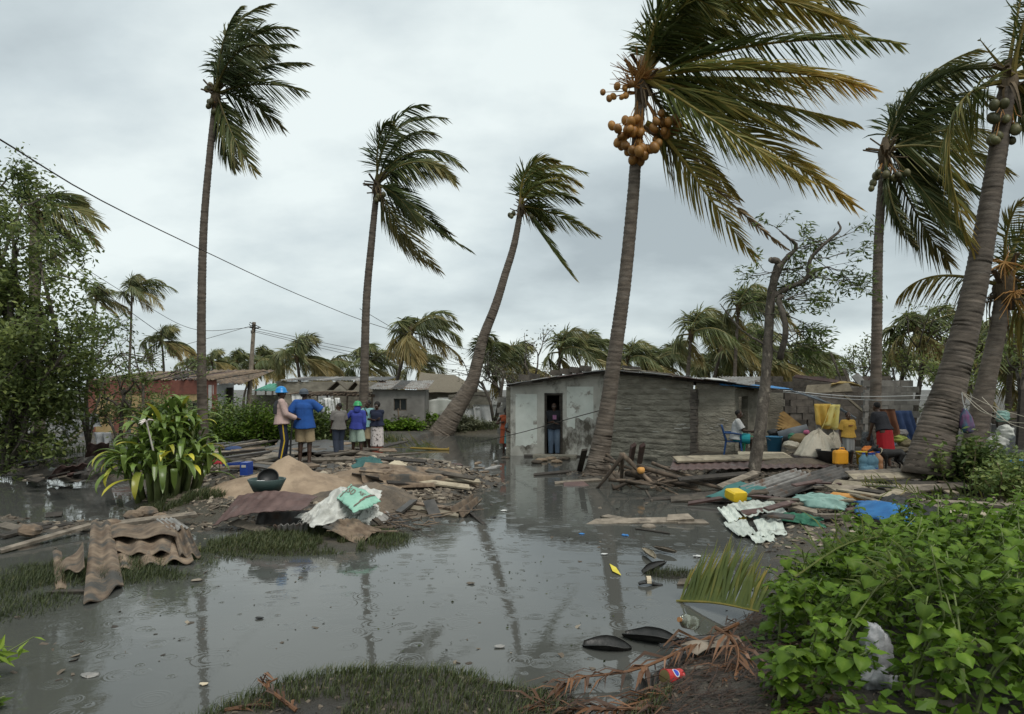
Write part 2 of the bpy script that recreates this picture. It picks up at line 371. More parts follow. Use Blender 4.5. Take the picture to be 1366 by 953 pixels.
# rain ruffles the open stretches more than the sheltered ones
ruf = n('ShaderNodeMapRange'); ruf.inputs[1].default_value = 0.40; ruf.inputs[2].default_value = 0.62; ruf.inputs[3].default_value = 0.45; ruf.inputs[4].default_value = 0.85; l(wn(0.35, 4), ruf.inputs[0])
hh = ma('MULTIPLY_ADD', hr, 0.75, ma('MULTIPLY', hn, ruf.outputs[0]))
bp = n('ShaderNodeBump'); bp.inputs['Strength'].default_value = 0.20; bp.inputs['Distance'].default_value = 0.012; l(hh, bp.inputs['Height']); l(bp.outputs[0], b_.inputs['Normal'])
r_ = n('ShaderNodeMapRange'); r_.inputs[1].default_value = 0.4; r_.inputs[2].default_value = 0.62; r_.inputs[3].default_value = 0.02; r_.inputs[4].default_value = 0.05; l(wn(0.35, 4), r_.inputs[0]); l(r_.outputs[0], b_.inputs['Roughness'])
WATER = m_
wx = np.linspace(-70, 40, 45); wy = np.linspace(-1, 44, 30)
AX, AY = np.meshgrid(wx, wy, indexing='ij')
wo = MB().grid(np.stack([AX, AY, AX*0], -1)).build('flood_water', WATER, smooth=True, origin=(0, 0, 0)); tag(wo, kind='structure')
# ================================================================ PALMS
PALM_LEAF = ML('palm_leaf', (0.048, 0.080, 0.030), (0.125, 0.150, 0.042), (0.48, 0.31, 0.07), rough=0.5, trans=0.28, spec=.22)
PALM_LEAF_DARK = ML('palm_leaf_dark', (0.038, 0.060, 0.030), (0.085, 0.110, 0.040), (0.28, 0.20, 0.07), rough=0.5, trans=0.25, spec=.22)
PALM_FAR = ML('palm_leaf_far', (0.065, 0.095, 0.045), (0.155, 0.175, 0.070), (0.40, 0.30, 0.12), rough=0.5, trans=0.3, var=0.22)  # greens lightened so that distance haze is in the leaf colour
PALM_DEAD = ML('palm_leaf_dead', (0.06, 0.045, 0.03), (0.13, 0.09, 0.05), (0.24, 0.17, 0.09), rough=0.7, trans=0.15)
TRUNK = M('palm_bark', (0.070, 0.055, 0.042), (0.155, 0.125, 0.098), scale=3.5, stretch=(1, 1, 3.5), rough=0.85, bump=0.6, bscale=22, bdist=0.012, c3=(0.17, 0.145, 0.12), s3=2.0, t3=(0.52, 0.7))
FIBRE = M('palm_fibre', (0.07, 0.05, 0.032), (0.15, 0.11, 0.065), scale=9, stretch=(4, 4, 1), rough=0.9, bump=0.8, bscale=30)
COCONUT = M('coconut_husk', (0.24, 0.105, 0.022), (0.33, 0.165, 0.04), scale=5, rough=0.5, bump=0.1, var=0.25)
COCONUT_GREEN = M('coconut_green', (0.07, 0.075, 0.03), (0.13, 0.11, 0.05), scale=5, rough=0.5, bump=0.1, var=0.25)
FLOWER_STALK = M('flower_stalk', (0.28, 0.12, 0.03), (0.36, 0.2, 0.06), rough=0.7, bump=0)
WIND = np.array([1.0, 0.05, -0.10])

def frond_geo(mb, P, nl=60, Lm=0.8, wm=0.045, rng=nrg, wind=WIND, wf=0.55, gf=0.28, tb=0.35, tip=0.25, stem=0.035, start=0.14, segs=3, hole=0.03, roll=(0.25, 1.25)):
    P = np.asarray(P); m = len(P)
    mb.tube(P, np.interp(np.linspace(0, 1, m), [0, 0.12, 1], [stem*1.5, stem, stem*0.18]), n=5, tint=0.72)
    s = np.linspace(0, 1, m)
    tan = np.gradient(P, axis=0); tan /= np.linalg.norm(tan, axis=1, keepdims=True)
    t = np.concatenate([np.linspace(start, 0.995, nl)]*2)+rng.normal(0, 0.004, 2*nl); t = np.clip(t, start, 1)
    sd = np.concatenate([np.ones(nl), -np.ones(nl)])
    keep = rng.random(2*nl) > hole; t = t[keep]; sd = sd[keep]; k = len(t)
    B = np.stack([np.interp(t, s, P[:, i]) for i in range(3)], -1)
    T = np.stack([np.interp(t, s, tan[:, i]) for i in range(3)], -1)
    rl = rng.uniform(*roll)*(1 if rng.random() < 0.5 else -1)
    up = np.array([0.1*rng.normal(), -math.sin(rl), math.cos(rl)])
    S = np.cross(T, up); S /= (np.linalg.norm(S, axis=1, keepdims=True)+1e-9)
    U = np.cross(S, T)
    ang = 0.85-0.35*t
    d = T*(0.42+0.75*t**4)[:, None]+S*(sd*ang)[:, None]+U*0.10+wind*wf*0.55+np.array([0, 0, -gf])+rng.normal(0, 0.07, (k, 3))
    d /= np.linalg.norm(d, axis=1, keepdims=True)
    Ln = Lm*(0.45+0.55*np.sin(np.pi*np.clip(0.12+t*0.9, 0, 1)))*(1-0.35*t**3)*(0.85+0.3*rng.random(k))
    bend = wind*0.16+T*0.10+np.array([0, 0, -0.22-gf*0.4])+rng.normal(0, 0.05, (k, 3))
    wv = np.cross(d, T+0.4*U); wv /= (np.linalg.norm(wv, axis=1, keepdims=True)+1e-9)
    wv = wv*0.55+np.cross(d, wv)*rng.normal(0, 0.5, (k, 1)); wv /= (np.linalg.norm(wv, axis=1, keepdims=True)+1e-9)
    us = np.linspace(0, 1, segs+1)
    wid = wm*np.array([0.55]+[1.0-0.55*u for u in us[1:-1]]+[0.0])
    V = []
    for u, ww in zip(us[:-1], wid[:-1]):
        c = B+d*(Ln*u)[:, None]+bend*(Ln*u*u)[:, None]
        V += [c-wv*ww/2, c+wv*ww/2]
    V.append(B+d*Ln[:, None]+bend*Ln[:, None])
    V = np.stack(V, 1); nv = V.shape[1]
    base = (np.arange(k)*nv)[:, None]
    q = np.concatenate([base+np.array([[2*i, 2*i+1, 2*i+3, 2*i+2]]) for i in range(segs-1)]) if segs > 1 else None
    tr = base+np.array([[2*(segs-1), 2*(segs-1)+1, nv-1]])
    ti = np.clip(tb+tip*(t**2)+rng.normal(0, 0.07, k), 0, 1)[:, None]+np.linspace(0, 0.14, nv)[None]
    mb.add(V.reshape(-1, 3), [q, tr] if q is not None else [tr], np.clip(ti, 0, 1).ravel())

def trunk_geo(pts, r, ring=0.11, n=14, flare=0.0):
    L_ = np.sum(np.linalg.norm(np.diff(pts, axis=0), axis=1)); m = max(12, int(L_/ring*3))
    P = spline(pts, m); s = np.linspace(0, 1, m)
    rad = np.interp(s, np.linspace(0, 1, len(r)), r)
    ph = (np.arange(m) % 3)
    rad = rad+np.minimum(rad*.03, .0055)*((ph == 0)*1.0-(ph == 1)*.7)+nrg.normal(0, 0.0015, m)
    wob = nrg.normal(0, 0.002, (m, 3)); mb = MB(); mb.tube(P+wob, rad, n=n); return mb, P, rad

def coconuts(t, c, n, spread, mat, r=0.13, name='coconut'):
    me = MB().ball((0, 0, 0), (r*0.82, r*0.82, r), 10, 8).mesh(name, True); me.materials.append(mat)
    b = wloc(t); sk = MB(); top = CROWN.get(t.name)
    got = []
    for i in range(n):
        for tr in range(40):
            p = np.asarray(c)+np.array([nrg.normal(0, spread[0]), nrg.normal(0, spread[1]), nrg.normal(0, spread[2])])-b
            if all(np.linalg.norm(p-q) > r*1.2 for q in got): break
        got.append(p)
        if top is not None: q = p+b; m1 = np.asarray(c)*.6+top*.4; sk.tube([top, m1+nrg.normal(0, .03, 3), q], [.018, .012, .008], 4)
        mobj(name, me, t, p, (nrg.normal(0, .4), nrg.normal(0, .4), nrg.random()*6), 0.8+0.35*nrg.random())
    if sk.v: tag(sk.build('fruit_stalk', FLOWER_STALK, t), kind='stuff')

CROWN = {}
def crown_heart(t, c, h, r, mat=None):
    """fibre sheath, old leaf bases and stubs in the middle of the crown"""
    mb = MB(); mb.tube([c-np.array([0, 0, h*0.5]), c, c+np.array([0.02, 0, h*0.6])], [r*0.62, r*0.85, r*0.3], 10); mb.build('crown_sheath', FIBRE, t, smooth=True)
    mb = MB()
    for i in range(12):
        a = nrg.random()*6.28; e = nrg.uniform(-0.2, 0.9); L_ = h*nrg.uniform(0.25, 0.6)
        d = np.array([math.cos(a)*math.cos(e), math.sin(a)*math.cos(e), math.sin(e)])
        p0 = c+d*r*0.7+np.array([0, 0, nrg.uniform(-.3, .3)*h])
        mb.bar(p0, p0+d*L_, r*0.35, 0.03, tint=nrg.random())
    tag(mb.build('leaf_base', FIBRE, t), kind='stuff')
    mb = MB()
    for i in range(13):                       # dead strips and spent sheaths hanging under the crown
        a = nrg.random()*6.28; L_ = h*nrg.uniform(0.5, 1.15); p0 = c+np.array([math.cos(a)*r*.7, math.sin(a)*r*.7, -h*.15*nrg.random()])
        p1 = p0+np.array([math.cos(a)*r*.9+.05, math.sin(a)*r*.9, -L_*.35]); p2 = p1+np.array([.06+.1*nrg.random(), 0, -L_*.65]); w_ = r*nrg.uniform(.12, .3); P = bez(p0, (p0+p1)/2+[0, 0, .05], p1, p2, 6); u = np.array([-math.sin(a), math.cos(a), 0])*w_
        mb.grid(np.stack([P-u*np.linspace(.6, .15, 6)[:, None], P+u*np.linspace(.6, .15, 6)[:, None]]), tint=nrg.uniform(.1, .9))
    tag(mb.build('dead_strip', PALM_DEAD, t), kind='stuff')

def palm(name, label, d, trunk, radii, fronds, nl=60, Lm=0.8, wm=0.045, stem=0.035, mat=PALM_LEAF, cat='palm tree', group=None, heart=(0.9, 0.22), seed=1, ring=0.11, ts=14, wf=0.55, gf=0.28, tb=0.33, z0=None, dtop=0.0, segs=3):
    rng = np.random.default_rng(seed)
    n_ = len(trunk)
    pts = [at(px, py, d+dtop*i/(n_-1)) for i, (px, py) in enumerate(trunk)]
    if z0 is not None:
        b0 = pts[0].copy(); b0[2] = z0; pts[0] = b0
    t = thing(name, label, cat, pts[0], group)
    mb, P, rad = trunk_geo(np.array(pts), radii, ring, ts); mb.build('trunk', TRUNK, t, smooth=True)
    c = pts[-1]
    crown_heart(t, c, heart[0], heart[1]); CROWN[t.name] = c-np.array([0, 0, heart[0]*.2])
    dt = d+dtop
    for fr in fronds:
        (ax, ay), (bx, by), (tx, ty), do = fr[:4]; kw = dict(fr[4]) if len(fr) > 4 else {}
        mt = kw.pop('mat', mat)
        p0 = c+rng.normal(0, 0.05, 3)+np.array([0, 0, 0.1]) if 'p0' not in kw else at(kw.pop('p0')[0], fr[4]['p0'][1], dt)
        k = dict(nl=nl, Lm=Lm, wm=wm, stem=stem, rng=rng, wf=wf, gf=gf, tb=tb+rng.uniform(-0.12, 0.12), segs=segs); k.update(kw)
        mb = MB(); frond_geo(mb, bez(p0, at(ax, ay, dt+do*0.4), at(bx, by, dt+do*0.8), at(tx, ty, dt+do), 22), **k)
        mb.build('frond', mt, t)
    return t, c

# tall palm at the far left
t, c = palm('coconut_palm', 'tall straight coconut palm rising behind the strap-leaved clump', 23.0,
    [(272, 612), (269, 500), (269, 400), (272, 300), (280, 205), (288, 130)], [0.19, 0.15, 0.14, 0.125, 0.11, 0.10],
    [((285, 60), (318, 15), (358, 6), 0.5), ((290, 80), (300, 30), (320, 10), -1), ((300, 70), (340, 30), (391, 40), 0.8), ((300, 90), (340, 50), (392, 60), -0.6),
     ((298, 70), (325, 35), (375, 48), 1.5), ((310, 100), (350, 80), (409, 84), 0.3), ((315, 112), (360, 108), (404, 121), -0.6), ((310, 120), (340, 135), (375, 170), 0.8),
     ((300, 150), (310, 195), (340, 229), -0.4), ((292, 150), (296, 190), (313, 224), 0.6), ((295, 60), (312, 25), (345, 25), 1.2), ((296, 140), (305, 175), (322, 205), 1.0),
     ((305, 95), (330, 70), (365, 75), 1.8), ((300, 85), (318, 55), (352, 62), -1.6), ((286, 100), (284, 92), (287, 84), 0.3, dict(nl=12, Lm=0.3))],
    nl=60, Lm=0.88, wm=0.066, stem=0.04, mat=PALM_LEAF_DARK, heart=(0.7, 0.2), seed=3, wf=0.5)
coconuts(t, at(279, 118, 22.9), 5, (0.10, 0.1, 0.1), COCONUT_GREEN, 0.12); coconuts(t, at(283, 141, 22.9), 5, (0.10, 0.1, 0.08), COCONUT_GREEN, 0.12)

t, c = palm('coconut_palm', 'coconut palm with ragged drooping fronds, standing behind the helmeted group', 25.0,
    [(484, 600), (486, 500), (489, 400), (496, 320), (503, 250)], [0.21, 0.155, 0.14, 0.125, 0.10],
    [((505, 190), (530, 150), (594, 158), 0.5), ((505, 180), (535, 140), (566, 140), -0.4), ((515, 195), (545, 165), (581, 180), 1.0), ((530, 200), (575, 185), (615, 222), 0.2),
     ((530, 215), (570, 200), (607, 243), -0.8), ((520, 215), (560, 205), (598, 235), 1.2), ((520, 250), (550, 290), (626, 333), 0.4), ((515, 270), (540, 320), (585, 360), -0.5, dict(tb=0.55)),
     ((510, 280), (530, 330), (572, 352), 0.8, dict(tb=0.6)), ((520, 245), (545, 275), (562, 305), -0.8), ((522, 240), (560, 290), (600, 312), 1.4), ((500, 200), (505, 170), (520, 165), -1.2),
     ((530, 222), (560, 215), (590, 232), 2)],
    nl=58, Lm=0.92, wm=0.066, stem=0.04, mat=PALM_LEAF_DARK, heart=(0.8, 0.2), seed=4)
coconuts(t, at(505, 262, 24.8), 4, (0.12, 0.1, 0.12), COCONUT_GREEN, 0.11)

t, c = palm('leaning_coconut_palm', 'curved coconut palm leaning out of the water with thick flared foot', 33.0,
    [(584, 586), (606, 550), (629, 511), (638, 477), (646, 447), (661, 408), (674, 366), (686, 326), (695, 278)], [0.62, 0.45, 0.32, 0.27, 0.24, 0.21, 0.185, 0.165, 0.13],
    [((690, 235), (720, 210), (778, 230), 0.5), ((690, 230), (712, 208), (742, 215), -0.5), ((700, 240), (730, 220), (774, 247), 1.0), ((705, 262), (735, 250), (771, 269), 0.2),
     ((710, 270), (750, 290), (795, 313), -0.5), ((705, 285), (725, 320), (766, 371), 0.4), ((700, 275), (715, 290), (735, 305), 0.8), ((695, 240), (715, 222), (760, 222), 1.8), ((700, 250), (728, 232), (765, 255), -1.6), ((690, 250), (698, 225), (720, 220), 1.2)],
    nl=56, Lm=1.0, wm=0.085, stem=0.05, mat=PALM_LEAF, heart=(0.8, 0.22), seed=5, z0=-0.2, gf=0.15)
coconuts(t, at(687, 288, 32.8), 3, (0.12, 0.1, 0.08), COCONUT_GREEN, 0.15); coconuts(t, at(709, 290, 32.8), 2, (0.1, 0.1, 0.06), COCONUT_GREEN, 0.15)

# the big palm in front of the plastered house
D = 17.4
main, c = palm('coconut_palm', 'big coconut palm heavy with ripe orange coconuts, by the plastered house', D,
    [(795, 640), (800, 606), (811, 540), (822, 460), (833, 380), (843, 280), (849, 200), (856, 112)], [0.36, 0.27, 0.20, 0.18, 0.168, 0.155, 0.142, 0.125],
    [((862, 10), (905, -70), (1020, -40), 0.6, dict(tb=0.45)), ((870, 20), (960, -55), (1140, 40), -1.0, dict(nl=95, Lm=1.5)), ((880, 30), (980, -45), (1125, 30), -0.2, dict(nl=95, Lm=1.5)), ((868, 25), (930, -20), (1050, 20), 1.2),
     ((866, 20), (900, -40), (960, 20), -1.5, dict(Lm=1.0)), ((900, 30), (1010, -30), (1140, 5), 1.5, dict(nl=80, Lm=1.2)), ((880, 50), (940, 10), (1010, 60), 0.8, dict(Lm=1.0)),
     ((920, 70), (1060, 40), (1198, 58), 0.2, dict(nl=85, Lm=1.05, tb=0.22)), ((930, 88), (1050, 85), (1158, 118), -0.8, dict(nl=92, Lm=1.25, tb=0.42, tip=0.55)), ((920, 100), (1030, 110), (1120, 100), 0.9, dict(nl=70)),
     ((930, 120), (1050, 140), (1135, 163), 0.3, dict(nl=90, Lm=1.15, tb=0.4)), ((920, 120), (1010, 150), (1085, 190), -0.4, dict(nl=70, Lm=0.9)), ((920, 130), (1020, 190), (1138, 274), 0.2, dict(nl=92, Lm=1.15, tb=0.45, tip=0.4)),
     ((900, 125), (960, 170), (1075, 240), -1.0, dict(nl=88, Lm=1.1, tb=0.4)), ((890, 170), (930, 250), (1004, 340), -0.3, dict(nl=80, Lm=0.95, tb=0.5, p0=(862, 165))), ((890, 185), (960, 265), (1048, 332), 0.3, dict(nl=60, Lm=0.45, tb=0.85, tip=0.1, mat=PALM_DEAD, p0=(858, 170))),
     ((905, 115), (985, 120), (1060, 165), 1.6, dict(nl=70, Lm=0.9, tb=0.3)), ((880, 150), (930, 205), (985, 265), 1.2, dict(nl=60, Lm=0.7, tb=0.5))],
    nl=94, Lm=1.3, wm=0.068, stem=0.06, heart=(1.15, 0.24), seed=6, ring=0.10, ts=18, z0=-0.15, wf=0.45, gf=0.22, tb=0.34)
coconuts(main, at(838, 178, D-0.3), 20, (0.13, 0.12, 0.19), COCONUT, 0.135); coconuts(main, at(855, 202, D-0.35), 12, (0.17, 0.12, 0.11), COCONUT, 0.135)
coconuts(main, at(884, 170, D-0.2), 14, (0.18, 0.13, 0.15), COCONUT, 0.13); coconuts(main, at(828, 124, D-0.2), 8, (0.18, 0.1, 0.08), COCONUT, 0.10)
for (px, py, n_, sp) in ((848, 95, 60, 0.75), (840, 108, 34, 0.65), (880, 160, 14, 0.35)):     # flower stalks and fruit strings
    mb = MB(); p0 = at(px+6, py+8, D-0.2)
    for i in range(n_):
        a = nrg.uniform(-0.4, math.pi+0.4); L_ = sp*nrg.uniform(0.5, 1.1)
        dd = np.array([math.cos(a)*-0.8-0.25, nrg.uniform(-.8, .2), math.sin(a)*0.7]); q = p0+dd*L_
        mb.tube([p0, (p0+q)/2+nrg.normal(0, .03, 3), q], [0.018, 0.012, 0.006], 4)
    tag(mb.build('flower_stalk', FLOWER_STALK, main), kind='stuff')

# palms on the right
t, c = palm('coconut_palm', 'coconut palm behind the yard whose crown streams right against the next palm', 20.0,
    [(1166, 632), (1168, 530), (1170, 420), (1172, 320), (1180, 205)], [0.22, 0.16, 0.145, 0.13, 0.11],
    [((1185, 150), (1230, 90), (1303, 66), 0.4), ((1195, 140), (1250, 80), (1321, 92), -0.3), ((1210, 160), (1260, 110), (1322, 132), 0.8), ((1210, 185), (1270, 160), (1330, 180), 0.3, dict(tb=0.45)),
     ((1215, 190), (1270, 190), (1345, 228), -0.4), ((1210, 200), (1260, 215), (1313, 263), 0.6), ((1205, 220), (1240, 270), (1301, 335), -0.3), ((1200, 240), (1225, 300), (1265, 350), 0.3, dict(tb=0.5)),
     ((1178, 240), (1190, 290), (1222, 330), -0.8, dict(Lm=0.5)), ((1210, 170), (1250, 130), (1300, 150), 1.6), ((1190, 170), (1225, 115), (1280, 95), 1.4), ((1205, 210), (1230, 240), (1275, 300), 1.2), ((1215, 205), (1255, 235), (1300, 290), 1.9)],
    nl=84, Lm=1.2, wm=0.064, stem=0.045, mat=PALM_LEAF_DARK, heart=(0.8, 0.22), seed=8, wf=0.5, dtop=0.3)
coconuts(t, at(1168, 238, 20), 6, (0.14, 0.1, 0.12), COCONUT_GREEN, 0.12); coconuts(t, at(1197, 234, 20), 5, (0.1, 0.1, 0.1), COCONUT_GREEN, 0.12)

t, c = palm('coconut_palm', 'thick leaning coconut palm rooted in the rubble yard beside the hanging bag', 13.6,
    [(1238, 634), (1250, 575), (1272, 500), (1295, 410), (1314, 310), (1330, 210), (1345, 110)], [0.47, 0.36, 0.28, 0.235, 0.20, 0.17, 0.145],
    [((1290, 112), (1225, 150), (1298, 334), -0.3, dict(nl=95, Lm=0.85, wf=0.75, tb=0.42)), ((1370, 50), (1430, -40), (1560, -60), 0.4), ((1360, 20), (1400, -80), (1480, -120), -0.8),
     ((1400, 80), (1500, 60), (1600, 120), 0.3), ((1400, 110), (1480, 140), (1580, 220), 0.6), ((1390, 60), (1450, 20), (1560, 40), 1.5), ((1380, 130), (1430, 190), (1480, 290), -0.5), ((1352, 60), (1356, 10), (1372, -40), 0.3, dict(Lm=0.35)),
     ((1335, 90), (1325, 75), (1308, 54), 0.0, dict(nl=10, Lm=0.25)), ((1400, 100), (1470, 110), (1560, 170), -1.0), ((1375, 120), (1400, 160), (1420, 230), 1.0), ((1340, 120), (1350, 145), (1400, 190), 0.9)],
    nl=70, Lm=0.9, wm=0.045, stem=0.045, heart=(0.8, 0.22), seed=9, ring=0.085, ts=22, dtop=0.4)
coconuts(t, at(1330, 152, 13.7), 4, (0.10, 0.1, 0.08), COCONUT_GREEN, 0.12); coconuts(t, at(1326, 182, 13.8), 3, (0.08, 0.08, 0.06), COCONUT_GREEN, 0.11); coconuts(t, at(1358, 170, 13.8), 4, (0.08, 0.1, 0.12), COCONUT_GREEN, 0.12)

t, c = palm('coconut_palm', 'short coconut palm with pale ringed trunk and dry orange flower stalks', 15.6,
    [(1298, 612), (1306, 560), (1318, 500), (1330, 445), (1340, 385)], [0.29, 0.23, 0.195, 0.175, 0.165],
    [((1300, 372), (1235, 350), (1199, 396), 0.5, dict(wf=-0.15, gf=0.6, tb=0.5)), ((1345, 330), (1365, 290), (1420, 270), 0.3), ((1360, 350), (1400, 320), (1460, 350), -0.4), ((1365, 380), (1400, 390), (1450, 430), 0.5), ((1355, 400), (1370, 440), (1400, 480), -0.4, dict(tb=0.6)),
     ((1365, 370), (1410, 360), (1470, 400), 1), ((1335, 340), (1340, 300), (1360, 270), -0.5), ((1350, 345), (1375, 310), (1400, 320), 0.8, dict(tb=0.55)), ((1360, 390), (1385, 430), (1430, 500), 1.2)],
    nl=60, Lm=0.8, wm=0.045, stem=0.05, heart=(1.0, 0.3), seed=10, ring=0.12, ts=16, tb=0.42)
mb = MB()
for (px, py) in ((1340, 350), (1352, 390)):
    p0 = at(px, py, 15.2)
    for i in range(26):
        q = p0+np.array([nrg.normal(0.1, .3), nrg.uniform(-.3, .2), nrg.normal(-.15, .25)]); mb.tube([p0, (p0+q)/2+nrg.normal(0, .04, 3), q], [0.02, 0.012, 0.005], 4)
tag(mb.build('flower_stalk', FLOWER_STALK, t), kind='stuff')

# palm crown poking over the broad tree at the left edge
palm('coconut_palm', 'dark palm crown poking out of the top of the broad leafy tree', 21.0,
    [(52, 600), (48, 480), (46, 380), (46, 285)], [0.2, 0.17, 0.15, 0.12],
    [((36, 250), (25, 235), (40, 222), 0.3, dict(Lm=0.5)), ((60, 262), (95, 255), (120, 285), 0.2), ((65, 270), (100, 272), (138, 302), -0.5), ((60, 280), (95, 290), (130, 328), 0.6), ((55, 290), (75, 310), (105, 330), 1.0), ((40, 268), (30, 250), (22, 262), 0.6), ((62, 258), (85, 250), (110, 268), 1.4), ((56, 300), (66, 330), (80, 350), -0.5)],
    nl=50, Lm=0.8, wm=0.05, stem=0.04, mat=PALM_LEAF_DARK, heart=(0.6, 0.2), seed=11)

# ---------------------------------------------------------------- palms further back: six prototypes built at the origin, copied
def far_palm(seed, h, wind, nfr, lean):
    rng = np.random.default_rng(seed)
    t = thing('coconut_palm', '-', 'palm tree', (0, 0, 0))
    top = np.array([lean, 0, h])
    mb, P, rad = trunk_geo(np.array([[0, 0, -0.3], [lean*0.15, 0, h*0.35], [lean*0.55, 0.05, h*0.7], top]), [0.20, 0.13, 0.11, 0.09], 0.3, 8); mb.build('trunk', TRUNK, t, smooth=True)
    mb = MB(); mb.tube([top-[0, 0, .4], top, top+[0, 0, .5]], [0.12, 0.18, 0.08], 8); mb.build('crown_sheath', FIBRE, t)
    for i in range(nfr):
        a = i*2.399+rng.uniform(-.4, .4); e = rng.uniform(-0.5, 1.35); Lf = rng.uniform(2.6, 3.7)
        d = np.array([math.cos(a)*math.cos(e), math.sin(a)*math.cos(e), math.sin(e)])
        W = np.array([1, 0, 0])*wind
        p1 = top+d*Lf*0.38; p2 = top+d*Lf*0.62+W*Lf*0.30+np.array([0, 0, 0.03*Lf]); p3 = top+d*Lf*0.62+W*Lf*0.62+np.array([0, 0, -0.20*Lf-0.2*(e < 0.3)*Lf])
        dry = 0.35*(e < -0.1)
        mb = MB(); frond_geo(mb, bez(top, p1, p2, p3, 12), nl=40, Lm=1.05, wm=0.10, stem=0.05, rng=rng, wf=0.45*wind, gf=0.45, tb=0.30+dry+rng.uniform(-.1, .1), segs=2)
        mb.build('frond', PALM_FAR, t)
    return t
PR = [far_palm(21, 6.0, 0.75, 15, 0.8), far_palm(22, 6.0, 0.45, 17, -0.3), far_palm(23, 6.0, 0.85, 14, 0.3), far_palm(24, 6.0, 0.6, 18, 1.2), far_palm(25, 6.0, 0.3, 17, 0.2)]
def plant_palm(k, px, py, d, label, group=None, s=1.0, used={}):
    """crown centre seen at (px,py) at distance d, standing on the ground there"""
    p = at(px, py, d); o = PR[k] if k not in used else copy_tree(PR[k]); used[k] = 1
    g0 = 0.2 if d < 50 else 0.35
    lean = {0: .8, 1: -.3, 2: .3, 3: 1.2, 4: .2}[k]
    hz = (p[2]-g0)/s
    o.location = (p[0]-lean*s, p[1], g0); o.scale = (s, s, s)
    for c in o.children:                       # trunk stretched to the palm's height, crown kept in shape
        if c.name.startswith('trunk'): c.scale = (1, 1, hz/6.0)
        else: c.location = (0, 0, hz-6.0)
    tag(o, label, 'palm tree', group)
G1 = 'distant palms behind the red-walled house'; L1 = 'small distant palm on the skyline behind the red-walled house'
for (k, px, py, d, s) in ((2, 262, 492, 75, 0.75), (1, 283, 482, 70, 0.8), (4, 301, 490, 82, 0.8), (0, 316, 484, 72, 0.85), (3, 338, 490, 62, 0.8), (4, 356, 492, 84, 0.85), (2, 366, 486, 90, .9), (1, 250, 488, 80, .8), (0, 348, 478, 75, .8)):
    plant_palm(k, px, py, d, L1, G1, s)
plant_palm(0, 128, 400, 36, 'slim dark palm showing through thin branches beside the broad tree', None, 0.5)
plant_palm(2, 176, 388, 36, 'tall thin palm with bare trunk left of the tall straight palm', None, 0.55)
plant_palm(1, 216, 456, 38, 'low bushy palm above the red-walled house', None, 0.6)
plant_palm(1, 396, 476, 44, 'full round palm between the utility pole and the stick porch', None, 0.95)
plant_palm(3, 432, 492, 60, 'small palm tuft just above the stick porch roof', None, 0.9)
plant_palm(4, 492, 488, 50, 'palm half hidden by the trunk behind the helmeted group', None, 1.0)
plant_palm(3, 548, 443, 38, 'palm with hanging dry fronds next to the small grey house', None, 0.88)
plant_palm(4, 560, 490, 55, 'low dark palm behind the small grey house roof', None, 0.9)
plant_palm(0, 645, 478, 40, 'drooping palm directly behind the curved leaning trunk', None, 0.85)
plant_palm(1, 680, 488, 42, 'yellowish palm at the corner of the plastered house', None, 0.95)
plant_palm(2, 748, 470, 37, 'windswept palm rising over the plastered gable', None, 0.85)
plant_palm(0, 785, 470, 42, 'smaller palm between the gable and the big coconut palm', None, 0.75)
G2 = 'palms peeping over the mud house roof'; L2 = 'windswept palm crown peeping over the mud house roof'
for (k, px, py, d, s) in ((2, 838, 480, 46, 0.85), (3, 872, 484, 46, 0.75), (0, 815, 486, 55, .8), (1, 896, 478, 50, .9)): plant_palm(k, px, py, d, L2, G2, s)
plant_palm(2, 922, 446, 34, 'tallest windswept palm over the right end of the mud house roof', None, 0.85)
plant_palm(2, 985, 412, 33, 'palm crown showing behind the lopped tree trunk', None, 0.75)
for (k, px, py, d, s, lab) in ((0, 962, 470, 38, 0.9, 'palm just left of the lopped tree trunk'), (1, 1000, 478, 40, 1.1, 'full palm half hidden by the lopped tree trunk'), (3, 1040, 482, 44, 1.0, 'palm showing right of the lopped tree fork'), (0, 1075, 488, 48, 0.9, 'palm above the rusty beam on the broken wall'), (2, 980, 462, 45, 1.0, 'taller far palm between the lopped tree and the mud house roof'), (4, 1095, 498, 60, 1.0, 'small far palm above the straw tuft'), (2, 1185, 488, 42, 0.8, 'far palm behind the grey concrete block wall'), (1, 945, 492, 42, 0.8, 'low palm over the end of the mud house roof')): plant_palm(k, px, py, d, lab, None, s)
plant_palm(3, 1222, 440, 27, 'bushy palm left of the thick leaning trunk', None, 0.72)
for (k, px, py, d, s, lab) in ((1, 1300, 470, 30, 0.9, 'yellow-green palm between the two thick leaning trunks'), (4, 1350, 480, 27, 0.9, 'palm behind the short ringed palm at the yard end'), (0, 1262, 505, 36, 0.8, 'low far palm behind the thick leaning trunk'), (1, 1345, 455, 36, 1.0, 'far palm above the white strings')): plant_palm(k, px, py, d, lab, None, s)
